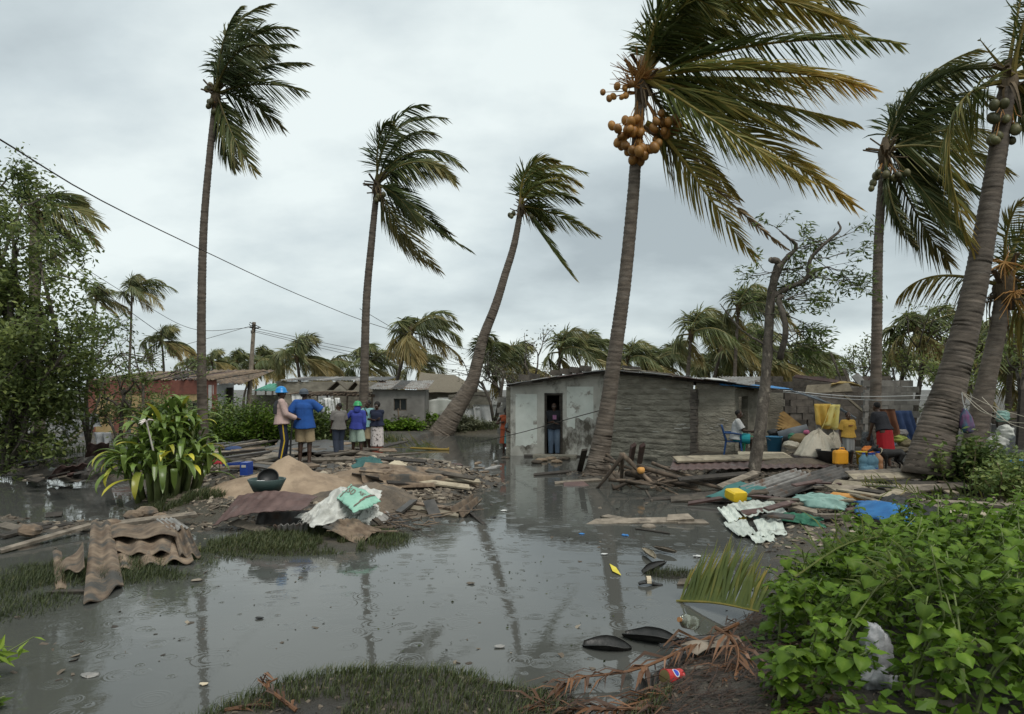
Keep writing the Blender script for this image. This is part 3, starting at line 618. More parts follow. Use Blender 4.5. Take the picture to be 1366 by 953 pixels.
# ================================================================ BROADLEAF TREES, SHRUBS, STRAP PLANT, NEAR WEEDS, GRASS
BARK = M('bark', (0.055, 0.045, 0.035), (0.13, 0.11, 0.09), scale=7, stretch=(1, 1, 0.6), rough=0.9, bump=1.0, bscale=22, bdist=0.03, c3=(0.22, 0.19, 0.15), s3=8, t3=(0.58, 0.66))
LEAF_DK = ML('leaf_dark', (0.085, 0.115, 0.040), (0.150, 0.190, 0.060), (0.26, 0.29, 0.08), trans=0.42)
LEAF_MID = ML('leaf_mid', (0.055, 0.088, 0.028), (0.105, 0.155, 0.040), (0.20, 0.23, 0.065), trans=0.3)
LEAF_PALE = ML('leaf_pale', (0.07, 0.08, 0.045), (0.14, 0.15, 0.085), (0.24, 0.23, 0.14), trans=0.3)
CRINUM = ML('strap_leaf', (0.105, 0.165, 0.034), (0.185, 0.260, 0.055), (0.55, 0.48, 0.05), rough=0.32, trans=0.22, var=0.2, spec=0.5)
WEED = ML('weed_leaf', (0.045, 0.092, 0.009), (0.094, 0.165, 0.016), (0.195, 0.27, 0.038), rough=0.5, trans=0.3, var=0.25, spec=.2)
GRASS = ML('grass_blade', (0.030, 0.040, 0.014), (0.060, 0.080, 0.026), (0.14, 0.13, 0.055), rough=0.6, trans=0.25)
STEM = M('green_stem', (0.12, 0.16, 0.05), (0.18, 0.21, 0.075), rough=0.6, bump=0)
CANE = M('dry_cane', (0.10, 0.08, 0.045), (0.17, 0.13, 0.07), rough=0.8, bump=0.2)

def leaves(mb, C, size, rng, droop=0.3, aspect=0.45, wind=0.0, tb=0.5, tv=0.18, down=None):
    """one small folded leaf (2 triangles) at every point of C"""
    k = len(C); a = rng.random(k)*2*np.pi; e = rng.normal(-droop, 0.45, k)
    d = np.stack([np.cos(a)*np.cos(e)+wind, np.sin(a)*np.cos(e), np.sin(e)], -1); d /= np.linalg.norm(d, axis=1, keepdims=True)
    u = np.cross(d, np.array([0, 0, 1.0])+rng.normal(0, 0.5, (k, 3))); u /= (np.linalg.norm(u, axis=1, keepdims=True)+1e-9)
    s = size*(0.6+0.8*rng.random(k))[:, None]
    n_ = np.cross(u, d)
    v = np.stack([C, C+d*s*0.5+u*s*aspect*0.5+n_*s*0.06, C+d*s, C+d*s*0.5-u*s*aspect*0.5+n_*s*0.06], 1)
    b = (np.arange(k)*4)[:, None]
    tint = np.clip(tb+rng.normal(0, tv, k), 0, 1)
    mb.add(v.reshape(-1, 3), [b+np.array([[0, 1, 2]]), b+np.array([[0, 2, 3]])], np.repeat(tint, 4))

def branch(mb, p, d, L_, r, depth, rng, tips, spread=0.6, up=0.1, wind=0.0, n=6):
    d = d/np.linalg.norm(d); q = p+d*L_; mid = (p+q)/2+rng.normal(0, L_*0.06, 3)
    mb.tube([p, mid, q], [r, r*0.85, r*0.65], n)
    tips.append((q, d, depth)); tips.append((mid, d, depth))
    if depth == 0: return
    for i in range(2 if rng.random() < 0.45 else 3):
        nd = d+rng.normal(0, spread, 3)+np.array([wind, 0, up]); branch(mb, q if i else mid*0.3+q*0.7, nd, L_*rng.uniform(0.62, 0.85), r*0.6, depth-1, rng, tips, spread, up, wind, max(3, n-1))

def leafy_tree(name, label, base, trunks, mat, nleaf, size, clump, rng, depth=3, spread=0.55, cat='tree', wind=0.0, tb=0.5, droop=0.3, bmat=None, group=None):
    t = thing(name, label, cat, base, group); mb = MB(); tips = []
    for (a, b, r) in trunks:
        a = np.asarray(a, float); b = np.asarray(b, float); mb.tube([a, (a+b)/2+rng.normal(0, .08, 3), b], [r, r*0.85, r*0.7], 8)
        L_ = np.linalg.norm(b-a)
        for i in range(4): branch(mb, a+(b-a)*rng.uniform(0.55, 1), (b-a)/L_+rng.normal(0, 0.7, 3), L_*rng.uniform(0.3, 0.45), r*0.5, depth, rng, tips, spread, 0.08, wind)
    mb.build('trunk', bmat or BARK, t, smooth=True)
    T = np.array([q[0] for q in tips if q[2] <= 1]); idx = rng.integers(0, len(T), nleaf)
    tt = rng.normal(0, 0.16, len(T))
    C = T[idx]+rng.normal(0, clump, (nleaf, 3))*np.array([1, 1, 0.8])
    mb = MB(); leaves(mb, C, size, rng, droop, wind=wind, tb=np.clip(tb+tt[idx], 0.05, 1)); mb.build('crown', mat, t)
    return t

rg = np.random.default_rng(40)
def P_(px, py, d): return at(px, py, d)
# the broad tree at the left edge
t = thing('broadleaf_tree', 'broad dense dark-leaved tree at the left, above the flooded junk', 'tree', P_(5, 625, 17))
mb = MB(); tips = []
root = P_(5, 630, 17)
for (px, py, d, r) in ((30, 272, 17, .08), (-10, 262, 17.3, .08), (15, 300, 16.6, .07), (55, 350, 17, .06), (-30, 310, 17, .08), (20, 330, 17, .12), (60, 380, 16.5, .10), (90, 470, 16.5, .08), (-40, 360, 17.5, .12), (40, 475, 16, .08), (-20, 490, 16.2, .08), (75, 490, 17.4, .07), (20, 530, 16.4, .05), (10, 420, 18, .09), (70, 400, 17.2, .05)  ):
    b = P_(px, py, d); m1 = root*0.4+b*0.6+np.array([rg.normal(0, .3), rg.normal(0, .3), .2])
    P = spline([root, root*0.7+b*0.3+rg.normal(0, .15, 3), m1, b], 9); mb.tube(P, np.linspace(r, r*0.4, 9), 7)
    for i in range(5): branch(mb, P[rg.integers(4, 9)], (b-root)*0.12+rg.normal(0, 0.6, 3)+np.array([0.15, 0, 0]), rg.uniform(.5, .8), r*0.35, 2, rg, tips, 0.65, 0.0, 0.1, 5)
mb.build('trunk', BARK, t, smooth=True)
T = np.array([q[0] for q in tips]); tt = rg.normal(0, .17, len(T)); idx = rg.integers(0, len(T), 28000)
C = T[idx]+rg.normal(0, 0.17, (28000, 3))
mb = MB(); leaves(mb, C, 0.13, rg, 0.35, 0.5, 0.15, tb=np.clip(0.42+tt[idx], 0.02, 1)); mb.build('crown', LEAF_DK, t)
# thin half-stripped trees beside it
for (px, d, top, lab, tb) in ((118, 19, 470, 'thin half-stripped tree leaning over the junk behind the strap-leaved clump', .55), (185, 22, 505, 'thin light-leaved sapling in front of the red-walled house', .7), (160, 18, 520, 'wispy young tree between the broad tree and the strap-leaved clump', .75)):
    b = P_(px, 600, d); tp = P_(px+6, top, d)
    leafy_tree('slender_tree', lab, b, [(b, tp, 0.06), (b, P_(px-14, top+40, d), 0.04), (b, P_(px+20, top+40, d+.4), 0.04)], LEAF_MID, 1500, 0.11, 0.10, rg, 2, 0.6, wind=0.25, tb=tb)

# lopped tree in the yard
t = thing('lopped_tree', 'lopped rough-barked tree with broken limbs and sparse wind-torn leaves', 'tree', P_(1003, 640, 15.3))
def limb(mb, pts, r0, r1, n=9, m=26):
    P = spline([P_(*p) for p in pts], m); rad = np.linspace(r0, r1, m)*(1+rg.normal(0, 0.05, m)); mb.tube(P+rg.normal(0, 0.006, (m, 3)), rad, n); return P
mb = MB()
limb(mb, [(1003, 645, 15.3), (1013, 580, 15.4), (1022, 500, 15.5), (1026, 430, 15.5), (1030, 385, 15.5), (1038, 352, 15.4), (1028, 347, 15.3)], 0.145, 0.065, 11, 40)
limb(mb, [(1032, 378, 15.5), (1045, 350, 15.4), (1062, 330, 15.3), (1052, 318, 15.2), (1040, 308, 15.2)], 0.07, 0.015)
limb(mb, [(1028, 398, 15.5), (1050, 385, 15.4), (1075, 372, 15.2), (1082, 345, 15.1), (1100, 325, 15.0), (1120, 308, 15.0), (1118, 296, 15.0)], 0.065, 0.018, 8, 30)
limb(mb, [(1075, 372, 15.2), (1088, 362, 15.1), (1104, 356, 15.0)], 0.05, 0.02)
limb(mb, [(1040, 480, 15.5), (1048, 440, 15.2), (1040, 402, 15.3), (1043, 395, 15.3)], 0.07, 0.055)
limb(mb, [(1020, 460, 15.5), (990, 440, 15.8), (968, 415, 15.9), (960, 405, 16)], 0.03, 0.008)
mb.build('trunk', BARK, t, smooth=True)
mb = MB(); tips = []
for (px, py, d) in [(1062, 332, 15.3), (1085, 345, 15.1), (1100, 325, 15.0), (1104, 356, 15.0), (1048, 400, 15.2), (1045, 440, 15.2), (1035, 470, 15.4), (1040, 445, 15.3), (1030, 385, 15.5), (1048, 420, 15.2), (1052, 318, 15.2), (1040, 460, 15.4), (1090, 370, 15.1), (1075, 372, 15.2), (1040, 360, 15.4)]:
    for i in range(3): branch(mb, P_(px, py, d), np.array([rg.choice([.9, .9, -.5]), 0.2, rg.normal(-.05, .35)])+rg.normal(0, .3, 3), rg.uniform(.35, .6), 0.013, 2, rg, tips, 0.42, -0.05, 0.35, 4)
tag(mb.build('twig', BARK, t), kind='stuff')
T = np.array([q[0] for q in tips if q[2] <= 1]); idx = rg.integers(0, len(T), 2600)
mb = MB(); leaves(mb, T[idx]+rg.normal(0, .06, (2600, 3)), 0.15, rg, 0.1, 0.28, 0.8, tb=0.6); mb.build('crown', LEAF_MID, t)

# ---------------------------------------------------------------- shrubs
def bush(name, label, c, rx, ry, h, n_, size, mat, tb=0.5, cat='bush', group=None, wind=0.1, nst=14):
    c = np.asarray(c, float); t = thing(name, label, cat, c, group); mb = MB(); E = []
    for i in range(nst):
        a = rg.random()*6.28; rr = math.sqrt(rg.random()); q = c+np.array([math.cos(a)*rx*rr, math.sin(a)*ry*rr, h*rg.uniform(.35, 1.15)*(1-0.3*rr*rr)])
        p = c+(q-c)*np.array([.5, .5, 0]); m_ = (p+q)/2+rg.normal(0, .1, 3); mb.tube([p, m_, q], [0.02, 0.014, 0.006], 4)
        for u in (0.35, .5, .65, .8, 1.0): E.append(p+(q-p)*u)
    mb.build('stem', CANE, t); E = np.array(E); idx = rg.integers(0, len(E), n_); tt = rg.normal(0, .15, len(E))
    C = E[idx]+rg.normal(0, 1, (n_, 3))*np.array([rx*.16, ry*.16, h*.12]); C[:, 2] = np.maximum(C[:, 2], c[2]+0.02)
    mb = MB(); leaves(mb, C, size, rg, 0.15, 0.5, wind, tb=np.clip(tb+tt[idx], 0, 1)); mb.build('foliage', mat, t); return t
bl = ['low green bush behind the pink-jacketed person', 'rounded green bush behind the strap-leaved clump', 'dense bush between the two taller figures and the stick porch', 'leafy bush behind the boy in grey', 'bright bush at the foot of the utility pole', 'tall grassy bush in front of the red house wall']
for i, (px, d, w_, h) in enumerate(((345, 24.5, 2.2, 1.15), (300, 25, 1.6, 1.3), (395, 25.5, 1.8, 1.35), (440, 24.5, 1.8, 1.35), (330, 28, 2.0, 1.7), (270, 27, 2.2, 1.6))):
    q = P_(px, 560, d); q[2] = 0.2; bush('bush', bl[i], q, w_, 0.9, h*rg.uniform(.85, 1.2), 3800, 0.14, LEAF_MID if i % 2 else WEED, .5, nst=11)
for (px, d, w_, h, lab) in ((552, 35, 1.1, .8, 'bright green leafy plant under the washing line'), (580, 36, 1.4, .9, 'bright green plant in front of the dotted white sheet'), (530, 33, 1.2, .5, 'small green plant on the bank below the grey house')):
    q = P_(px, 560, d); q[2] = 0.2; bush('leafy_plant', lab, q, w_, .5, h, 1500, 0.22, WEED, .45, cat='plant')
for (px, d, lab) in ((548, 34.0, 'pale dry shrub on the bank left of the leaning palm foot'), (618, 34.5, 'pale straggly shrub right beside the leaning palm foot'), (650, 35, 'pale shrub between the leaning palm and the plastered house')):
    q = P_(px, 575, d); q[2] = 0.05; bush('pale_shrub', lab, q, 1.25, .8, .75, 2600, 0.16, LEAF_PALE, .5, cat='shrub')
bush('shrub', 'glossy green shrub at the foot of the short ringed palm', at(1290, 652, 13.2)*[1, 1, 0]+[0, 0, .3], 0.75, .55, 1.05, 2600, 0.13, LEAF_MID, .45, nst=22)
for (px, d, lab) in ((1345, 13.5, 'weedy bush in front of the blue sheet at the yard end'), (1352, 11.5, 'pale feathery weed bush beside the long tarpaulin debris')):
    q = P_(px, 640, d); q[2] = .35; bush('shrub', lab, q, .8, .6, .65, 1800, 0.10, LEAF_MID, .65)
for (px, d, h, lab) in ((1215, 27, 3.2, 'tangled half-dead tree left of the thick leaning trunk'), (1345, 20, 2.6, 'broken dark tree with bare limbs behind the white strings'), (700, 34, 2.6, 'bare straggly tree by the corner of the plastered house'), (1140, 36, 2.6, 'low dark trees behind the block ruin'), (660, 36, 3.0, 'bent leafless tree behind the woman in orange')):
    b = P_(px, 560, d); b[2] = 0.2; leafy_tree('broken_tree', lab, b, [(b, b+[.5, 0, h], .11), (b, b+[-.7, .3, h*.8], .09), (b, b+[1.2, -.2, h*.7], .08)], LEAF_PALE if px < 900 else LEAF_DK, 900 if px < 900 else 2600, .14, .16, rg, 2, .6, wind=.1, tb=.5)

# ---------------------------------------------------------------- strap-leaved clump (each leaf a part)
def strap_mesh(seed, yellow=0.0):
    r = np.random.default_rng(seed); m = 11; L_ = 1.0; a0 = r.uniform(1.0, 1.45); a1 = r.uniform(-1.4, 0.1); kink = r.random() < 0.4; ku = r.uniform(.45, .7)
    p = np.zeros(3); P = [p.copy()]; A = []
    for i in range(m):
        u = i/(m-1); a = a0+(a1-a0)*u**1.3
        if kink: a = a0-0.25*u if u < ku else a1-0.5
        A.append(a); p = p+np.array([math.cos(a), 0, math.sin(a)])*L_/m; P.append(p.copy())
    P = np.array(P); A.append(A[-1]); us = np.linspace(0, 1, len(P))
    wd = 0.165*np.interp(us, [0, .15, .5, .8, .95, 1], [.45, .7, 1, .75, .25, .02])
    tw = r.normal(0, .35); rows = []
    for q, a, ww, u in zip(P, A, wd, us):
        side = np.array([math.sin(tw*u)*0.4, math.cos(tw*u), 0]); nrm = np.array([-math.sin(a), 0, math.cos(a)])
        rows.append([q-side*ww/2+nrm*ww*.18, q, q+side*ww/2+nrm*ww*.18])
    g = np.array(rows); tint = np.repeat((0.12+0.22*r.random()+yellow*np.linspace(.4, 1, len(P)))[:, None], 3, 1)
    me = MB().grid(g, tint=np.clip(tint, 0, 1).ravel()).mesh('leaf', True); me.materials.append(CRINUM); return me
SM = [strap_mesh(100+i) for i in range(12)]+[strap_mesh(150, .75), strap_mesh(151, .65)]
cb = gz(222, 668, 0.05); cb[2] = 0.05
t = thing('strap_leaf_clump', 'big clump of broad strap-shaped green and yellow leaves at the water edge', 'plant', cb)
mb = MB(); ST = []
for i in range(24):
    a = i*2.399; rr = 1.05*math.sqrt((i+.5)/24); f = np.array([math.cos(a)*rr*.5, math.sin(a)*rr*.5, -.05]); q = np.array([math.cos(a)*rr*.78, math.sin(a)*rr*.7, (1.75-0.95*rr*rr)*rg.uniform(.85, 1.1)])
    ST.append(q); mb.tube([cb+f, cb+(f+q)/2, cb+q], [.06, .05, .04], 6)
mb.build('stem', STEM, t, smooth=True)
for i, q in enumerate(ST):
    for k in range(16):
        me = SM[rg.integers(0, 12)] if rg.random() > .06 else SM[rg.integers(12, 14)]
        az = k*2.399+rg.uniform(-.3, .3)+i; pit = rg.uniform(-.35, .5)
        mobj('leaf', me, t, q+np.array([0, 0, -.05-.02*k]), (0, pit, az), rg.uniform(.48, .78))
for i in range(40):       # hanging skirt of older leaves
    a = rg.uniform(3.0, 6.4); mobj('leaf', SM[rg.integers(0, 14)], t, (math.cos(a)*.75, math.sin(a)*.7, rg.uniform(.45, .9)), (0, rg.uniform(.5, 1.0), a+rg.normal(0, .3)), rg.uniform(.55, .85))
FLW = M('white_flower', (0.75, 0.72, 0.66), (0.6, 0.5, 0.5), rough=.6, bump=0)
mb = MB(); fp = cb+np.array([0.12, -0.95, 1.58])
for i in range(16):
    a = rg.random()*6.28; e = rg.uniform(-.3, .9); d = np.array([math.cos(a)*math.cos(e), math.sin(a)*math.cos(e), math.sin(e)]); mb.tube([fp, fp+d*.06, fp+d*.13+[0, 0, -.04]], [.005, .012, .004], 4)
mb.tube([fp-[0, -.3, .7], fp], [.015, .012], 5, tint=0); mb.build('flower', FLW, t)

# ---------------------------------------------------------------- near weeds on the right bank (each leaf a part)
def heart_mesh(seed):
    r = np.random.default_rng(seed); m = 8; us = np.linspace(0, 1, m); hw = 0.48*np.interp(us, [0, .08, .25, .5, .75, .92, 1], [.55, .85, 1.0, .86, .5, .18, .01])*r.uniform(.85, 1.1)
    pet = r.uniform(.35, .7); ang = r.uniform(.35, .9); pe = np.array([math.cos(ang), 0, math.sin(ang)])*pet
    a0 = r.uniform(-.1, .3); a1 = a0-r.uniform(.7, 1.7); p = pe.copy(); rows = []; fold = r.uniform(.12, .4)*(1 if r.random() < .8 else -.6)
    for u, w_ in zip(us, hw):
        a = a0+(a1-a0)*u; nr = np.array([-math.sin(a), 0, math.cos(a)]); back = np.array([-.16*max(0, 1-u*5), 0, 0]); wv = .05*math.sin(u*9+seed)
        rows.append([p+back+np.array([0, -w_, 0])+nr*(w_*fold-wv-.12*w_), p+np.array([0, -w_*.55, 0])+nr*(w_*.62*fold), p.copy(), p+np.array([0, w_*.55, 0])+nr*(w_*.62*fold), p+back+np.array([0, w_, 0])+nr*(w_*fold+wv-.12*w_)])
        p = p+np.array([math.cos(a), 0, math.sin(a)])/(m-1)
    b0 = r.uniform(.25, .6); mb = MB(); mb.grid(np.array(rows), tint=np.tile([b0, b0+.05, b0+.2, b0+.05, b0], m)); mb.tube([[0, 0, 0], pe*.5+[0, 0, .03], pe], .018, 3, tint=.7)
    me = mb.mesh('leaf', True); me.materials.append(WEED); return me
HM = [heart_mesh(200+i) for i in range(14)]
wl = {}
def weed(x, y, h, nl, sz, label, group):
    z = gh(x, y); t = thing('leafy_weed', label, 'weed', (x, y, z), group); mb = MB()
    ns = 2 if h > .45 else 1; lean = np.array([rg.normal(.10, .14), rg.normal(-.05, .14), 0])
    for s in range(ns):
        q = lean*h*2+np.array([rg.normal(0, .10), rg.normal(0, .10), h*rg.uniform(.8, 1.05)]); P = bez((0, 0, -.05), (0, 0, h*.4), q*[.6, .6, .75], q, 7)
        mb.tube(P+np.array([x, y, z]), np.linspace(.011, .004, 7), 5)
        for k in range(nl//ns):
            u = 1-(k/(nl/ns))**1.25*.78; p = P[min(6, int(u*6))]; f = u*6-int(u*6); p = p+(P[min(6, int(u*6)+1)]-p)*f
            o = mobj('leaf', HM[rg.integers(0, 14)], t, p, (rg.normal(0, .18), rg.normal(.1, .22), k*2.1+rg.uniform(-.6, .6)+s), sz*rg.uniform(.6, 1.15)*(1.0 if k > 1 else .6))
    mb.build('stem', STEM, t, smooth=True)
spots = []
while len(spots) < 118:
    y = rg.uniform(3.9, 7.9); xl_ = np.interp(y, [3.9, 4.6, 5.2, 6, 6.8, 7.9], [1.55, 1.75, 1.95, 2.25, 2.75, 3.6]); x = rg.uniform(xl_, min(6.9, y*.78+.5))
    if y < 4.85 and abs(x-2.50*y/4.7) < .20: continue
    if all((x-a)**2+(y-b)**2 > .19**2 for a, b in spots): spots.append((x, y))
LW = [('broad-leaved green weed in the thick patch on the near right bank', 'weeds filling the near right bank'), ('broad-leaved weed at the back rim of the patch, before the blue tarpaulin', 'weeds along the back rim of the patch'), ('broad-leaved weed on the muddy left rim of the patch, by the dead fronds', 'weeds along the muddy rim of the patch'), ('broad-leaved weed right beside the crumpled grey plastic bag', 'weeds around the grey plastic bag')]
for (x, y) in spots:
    edge = x-np.interp(y, [3.9, 4.6, 5.2, 6, 6.8, 7.9], [1.55, 1.75, 1.95, 2.25, 2.75, 3.6])
    k = 3 if math.hypot(x-2.5, y-4.75) < .45 else 2 if edge < .35 else 1 if y > 7.1 else 0
    h = (.40+.45*min(1, edge/.9))*rg.uniform(.75, 1.15)*(0.9 if y > 7 else 1)
    weed(x, y, h, int(rg.integers(26, 36)), rg.uniform(.085, .125), *LW[k])
# undergrowth beneath them: one uncountable mass
n_ = 13000; xs = rg.uniform(1.6, 8.5, n_); ys = rg.uniform(3.2, 8.8, n_); xl_ = np.interp(ys, [3.9, 4.6, 5.2, 6, 6.8, 8.8], [1.5, 1.75, 1.95, 2.25, 2.75, 4.2]); ok = (xs > xl_-.05+.25*fbm(xs*2, ys*2, 5)); xs = xs[ok]; ys = ys[ok]
mb = MB(); leaves(mb, np.stack([xs, ys, ground_h(xs, ys)+rg.random(len(xs))**1.5*.38*sstep(0, .8, xs-xl_[ok])+.02], -1), .09, rg, .2, .6, 0, tb=.3); o = mb.build('undergrowth', WEED, origin=(4, 6, 0)); tag(o, 'low tangled green undergrowth beneath the broad-leaved weeds', 'undergrowth', kind='stuff')

# bright sprig at the lower left edge and dead sprigs beside the near grass
def sprig(name, label, p, n_, L_, sz, mat, d0, tb, cat):
    t = thing(name, label, cat, p); p = np.asarray(p, float); mb = MB(); mf = MB()
    for i in range(n_):
        q = p+np.asarray(d0)*L_*rg.uniform(.6, 1.1)+rg.normal(0, L_*.28, 3)*[1, 1, .6]; mb.tube([p, (p+q)/2+[0, 0, L_*.08], q], [.008, .006, .003], 4)
        for k in range(9):
            c = p+(q-p)*rg.uniform(.35, 1.02); leaves(mf, c[None], sz, rg, .2, .3, .2, tb=tb)
    mb.build('stem', STEM, t); mf.build('foliage', mat, t); return t
sprig('sapling', 'bright narrow-leaved sprig leaning in over the water at the left edge', gz(-30, 905, .02), 7, .42, .13, WEED, (.45, 0, .75), .8, 'sprig')
sprig('sapling', 'small bright sprig at the water line in the lower left corner', gz(-25, 948, .02), 4, .22, .10, WEED, (.5, 0, .4), .8, 'sprig')

# ---------------------------------------------------------------- grass
def grass(mb, X, Y, h, w_, rng, tb=.45, zmin=None):
    k = len(X); z = ground_h(X, Y); hh = h*(.5+.9*rng.random(k)); b = np.stack([X, Y, z-.01], -1)
    a = rng.random(k)*6.28; ln = np.stack([np.cos(a)*.35+.15, np.sin(a)*.35, np.ones(k)], -1); u = np.stack([np.cos(a+1.57), np.sin(a+1.57), 0*a], -1)*(w_*(.6+.8*rng.random(k)))[:, None]/2
    m1 = b+ln*(hh*.5)[:, None]*[.5, .5, 1]; tp = b+ln*hh[:, None]*[1.3, 1.3, .9]
    V = np.stack([b-u, b+u, m1-u*.8, m1+u*.8, tp], 1).reshape(-1, 3); i = (np.arange(k)*5)[:, None]
    mb.add(V, [i+np.array([[0, 1, 3, 2]]), i+np.array([[2, 3, 4]])], np.repeat(np.clip(tb+rng.normal(0, .2, k), 0, 1), 5))
def patch(cx, cy, rx, ry, n_, h, w_, thr, tb, mb, sc=1.6, seed=1, zlim=-.2):
    a = rg.random(n_)*6.28; r = np.sqrt(rg.random(n_))*(1+.25*fbm(np.cos(a)*2+cx, np.sin(a)*2+cy, 7)); X = cx+np.cos(a)*r*rx; Y = cy+np.sin(a)*r*ry
    ok = (fbm(X*sc, Y*sc, seed) > thr)&(ground_h(X, Y) > zlim); grass(mb, X[ok], Y[ok], h, w_, rg, tb)
mb = MB()
patch(-0.75, 4.55, 1.75, 1.15, 15000, .08, .007, -.14, .45, mb, 2.2, 5)          # near strip
patch(-0.6, 5.6, 1.6, .6, 1800, .07, .005, .12, .4, mb, 2.5, 6)
patch(-2.6, 6.3, 1.4, .8, 2200, .06, .006, .10, .4, mb, 2.5, 8)
o = mb.build('grass', GRASS, origin=(0, 5, 0)); tag(o, 'short muddy grass growing on the near water edge', 'grass', kind='stuff')
mb = MB()
patch(-3.6, 8.5, 1.6, 1.0, 9000, .09, .008, -.12, .5, mb, 1.8, 11)
patch(-2.75, 9.7, 1.5, .95, 11000, .10, .009, -.45, .5, mb, 1.5, 12)
patch(-5.3, 7.3, 1.6, 1.5, 15000, .13, .008, -.28, .35, mb, 1.6, 13)
patch(-6.3, 12.2, 1.1, .5, 4500, .16, .010, -.35, .45, mb, 1.5, 14)
patch(-4.2, 7.6, 1.8, .9, 2500, .07, .007, .08, .5, mb, 2.0, 15)
o = mb.build('grass', GRASS, origin=(-4, 9, 0)); tag(o, 'green flooded grass around the cement roof sheets and the rubble mound', 'grass', kind='stuff')
mb = MB()
patch(1.85, 8.05, .5, .3, 1400, .07, .006, -.4, .55, mb, 2, 16)
o = mb.build('grass_tuft', GRASS, origin=(1.85, 8.05, 0)); tag(o, 'small floating island of pale grass beside the slipper', 'grass', kind='stuff')
mb = MB()
for (cx, cy, rx, ry, n_, h) in ((-6, 25, 5, 1.6, 5000, .35), (-14, 20, 6, 2, 4000, .3), (-3, 35, 4, 1.2, 3000, .3), (-6, 55, 40, 14, 9000, .8)): patch(cx, cy, rx, ry, n_, h, .02, -.2, .5, mb, .8, 17)
o = mb.build('grass', GRASS, origin=(-4, 25, 0)); tag(o, 'rank grass on the higher ground in front of the far houses', 'grass', kind='stuff')
# floating weed specks
n_ = 500; a = rg.random(n_); X = rg.uniform(-6, 1.5, n_); Y = rg.uniform(4.8, 9, n_); ok = fbm(X*1.2, Y*1.2, 33) > .05; mb = MB(); leaves(mb, np.stack([X[ok], Y[ok], np.full(ok.sum(), .006)], -1), .028, rg, 0, .6, 0, tb=.4); o = mb.build('floating_litter', GRASS, origin=(-2, 7, 0)); tag(o, 'scattered floating leaf scraps on the dark water', 'litter', kind='stuff')

# ---------------------------------------------------------------- fallen fronds
def fallen(label, p0, p1, p2, n_, Lm, wm, mat, tb, up, **kw):
    mb = MB(); P = bez(p0, (2*np.asarray(p0)+np.asarray(p1))/3, p1, p2, 14); frond_geo(mb, P, nl=n_, Lm=Lm, wm=wm, stem=.018, tb=tb, tip=.1, wf=0, start=.05, **kw)
    return mb
def comb(P, ldir, n_, L_, w_, tb, rng, curl=.1, jit=.12, st=.015, stt=.66):
    """a fallen frond lying on its side: rachis P and leaflets standing to one side"""
    mb = MB(); P = np.asarray(P, float); mb.tube(P, np.linspace(st, st*.5, len(P)), 6, tint=stt); s = np.linspace(0, 1, len(P))
    for t_ in np.linspace(.04, .99, n_):
        b = np.array([np.interp(t_, s, P[:, i]) for i in range(3)]); d = np.asarray(ldir, float)+rng.normal(0, jit, 3); d /= np.linalg.norm(d); l_ = L_*(.40+.72*math.sin(math.pi*(.12+.8*t_)))*rng.uniform(.75, 1.12)
        tip = b+d*l_+np.array([.02, 0, -curl*l_]); u = (P[-1]-P[0]); u = u/np.linalg.norm(u)*w_/2; m1 = b+d*l_*.5; k = tb+rng.normal(0, .1)
        mb.add([b-u*.5, b+u*.5, m1-u, m1+u, tip], [np.array([[0, 1, 3, 2]]), np.array([[2, 3, 4]])], np.clip([k, k, k, k, k+.2], 0, 1))
    return mb
p0 = gz(903, 802, .0); p1 = gz(1012, 816, .14)
o = comb(spline([p0, (p0+p1)/2+[0, 0, .03], p1], 8), (.34, .22, .72), 84, .62, .036, .42, rg, .05, .07).build('fallen_frond', PALM_LEAF); tag(o, 'fresh green fallen palm frond standing on edge at the weedy bank', 'frond')
for (a, b, l_, n_, lab, tb) in (((1150, 648, .55), (1245, 668, .5), .45, 40, 'fallen olive palm frond across the planks below the shrub', .6), ((1232, 668, .5), (1330, 672, .5), .42, 40, 'short spiky fallen frond lying beside the shrub', .5), ((1060, 770, .75), (1180, 715, .85), .45, 44, 'drooping olive frond lying over the broad-leaved weeds', .5), ((1150, 800, .7), (1260, 760, .8), .4, 40, 'half-buried olive frond among the broad-leaved weeds', .5)):
    p0 = gz(*a); p1 = gz(*b); o = comb(spline([p0, (p0+p1)/2+[0, 0, .08], p1], 8), (-.45, -.25, .42), n_, l_, .026, tb-.15, rg, .25, .2, .009, .5).build('fallen_frond', PALM_LEAF); tag(o, lab, 'frond')
p0 = gz(590, 600, .03); p1 = gz(505, 596, .12); o = comb(spline([p0, (p0+p1)/2, p1], 8), (-.5, .1, .55), 40, .7, .03, .5, rg)
o.tube(spline([p0+[.25, 0, 0], p0, (p0+p1)/2+[0, 0, .01]], 6), [.09, .06, .05, .045, .04, .03], 8, tint=.9); o = o.build('fallen_frond', PALM_LEAF); tag(o, 'fallen frond with thick yellow stalk floating behind the woman in print skirt', 'frond')
DRY = ML('dead_frond_red', (0.030, 0.018, 0.012), (0.085, 0.040, 0.020), (0.21, 0.10, 0.045), rough=.5, trans=.1)
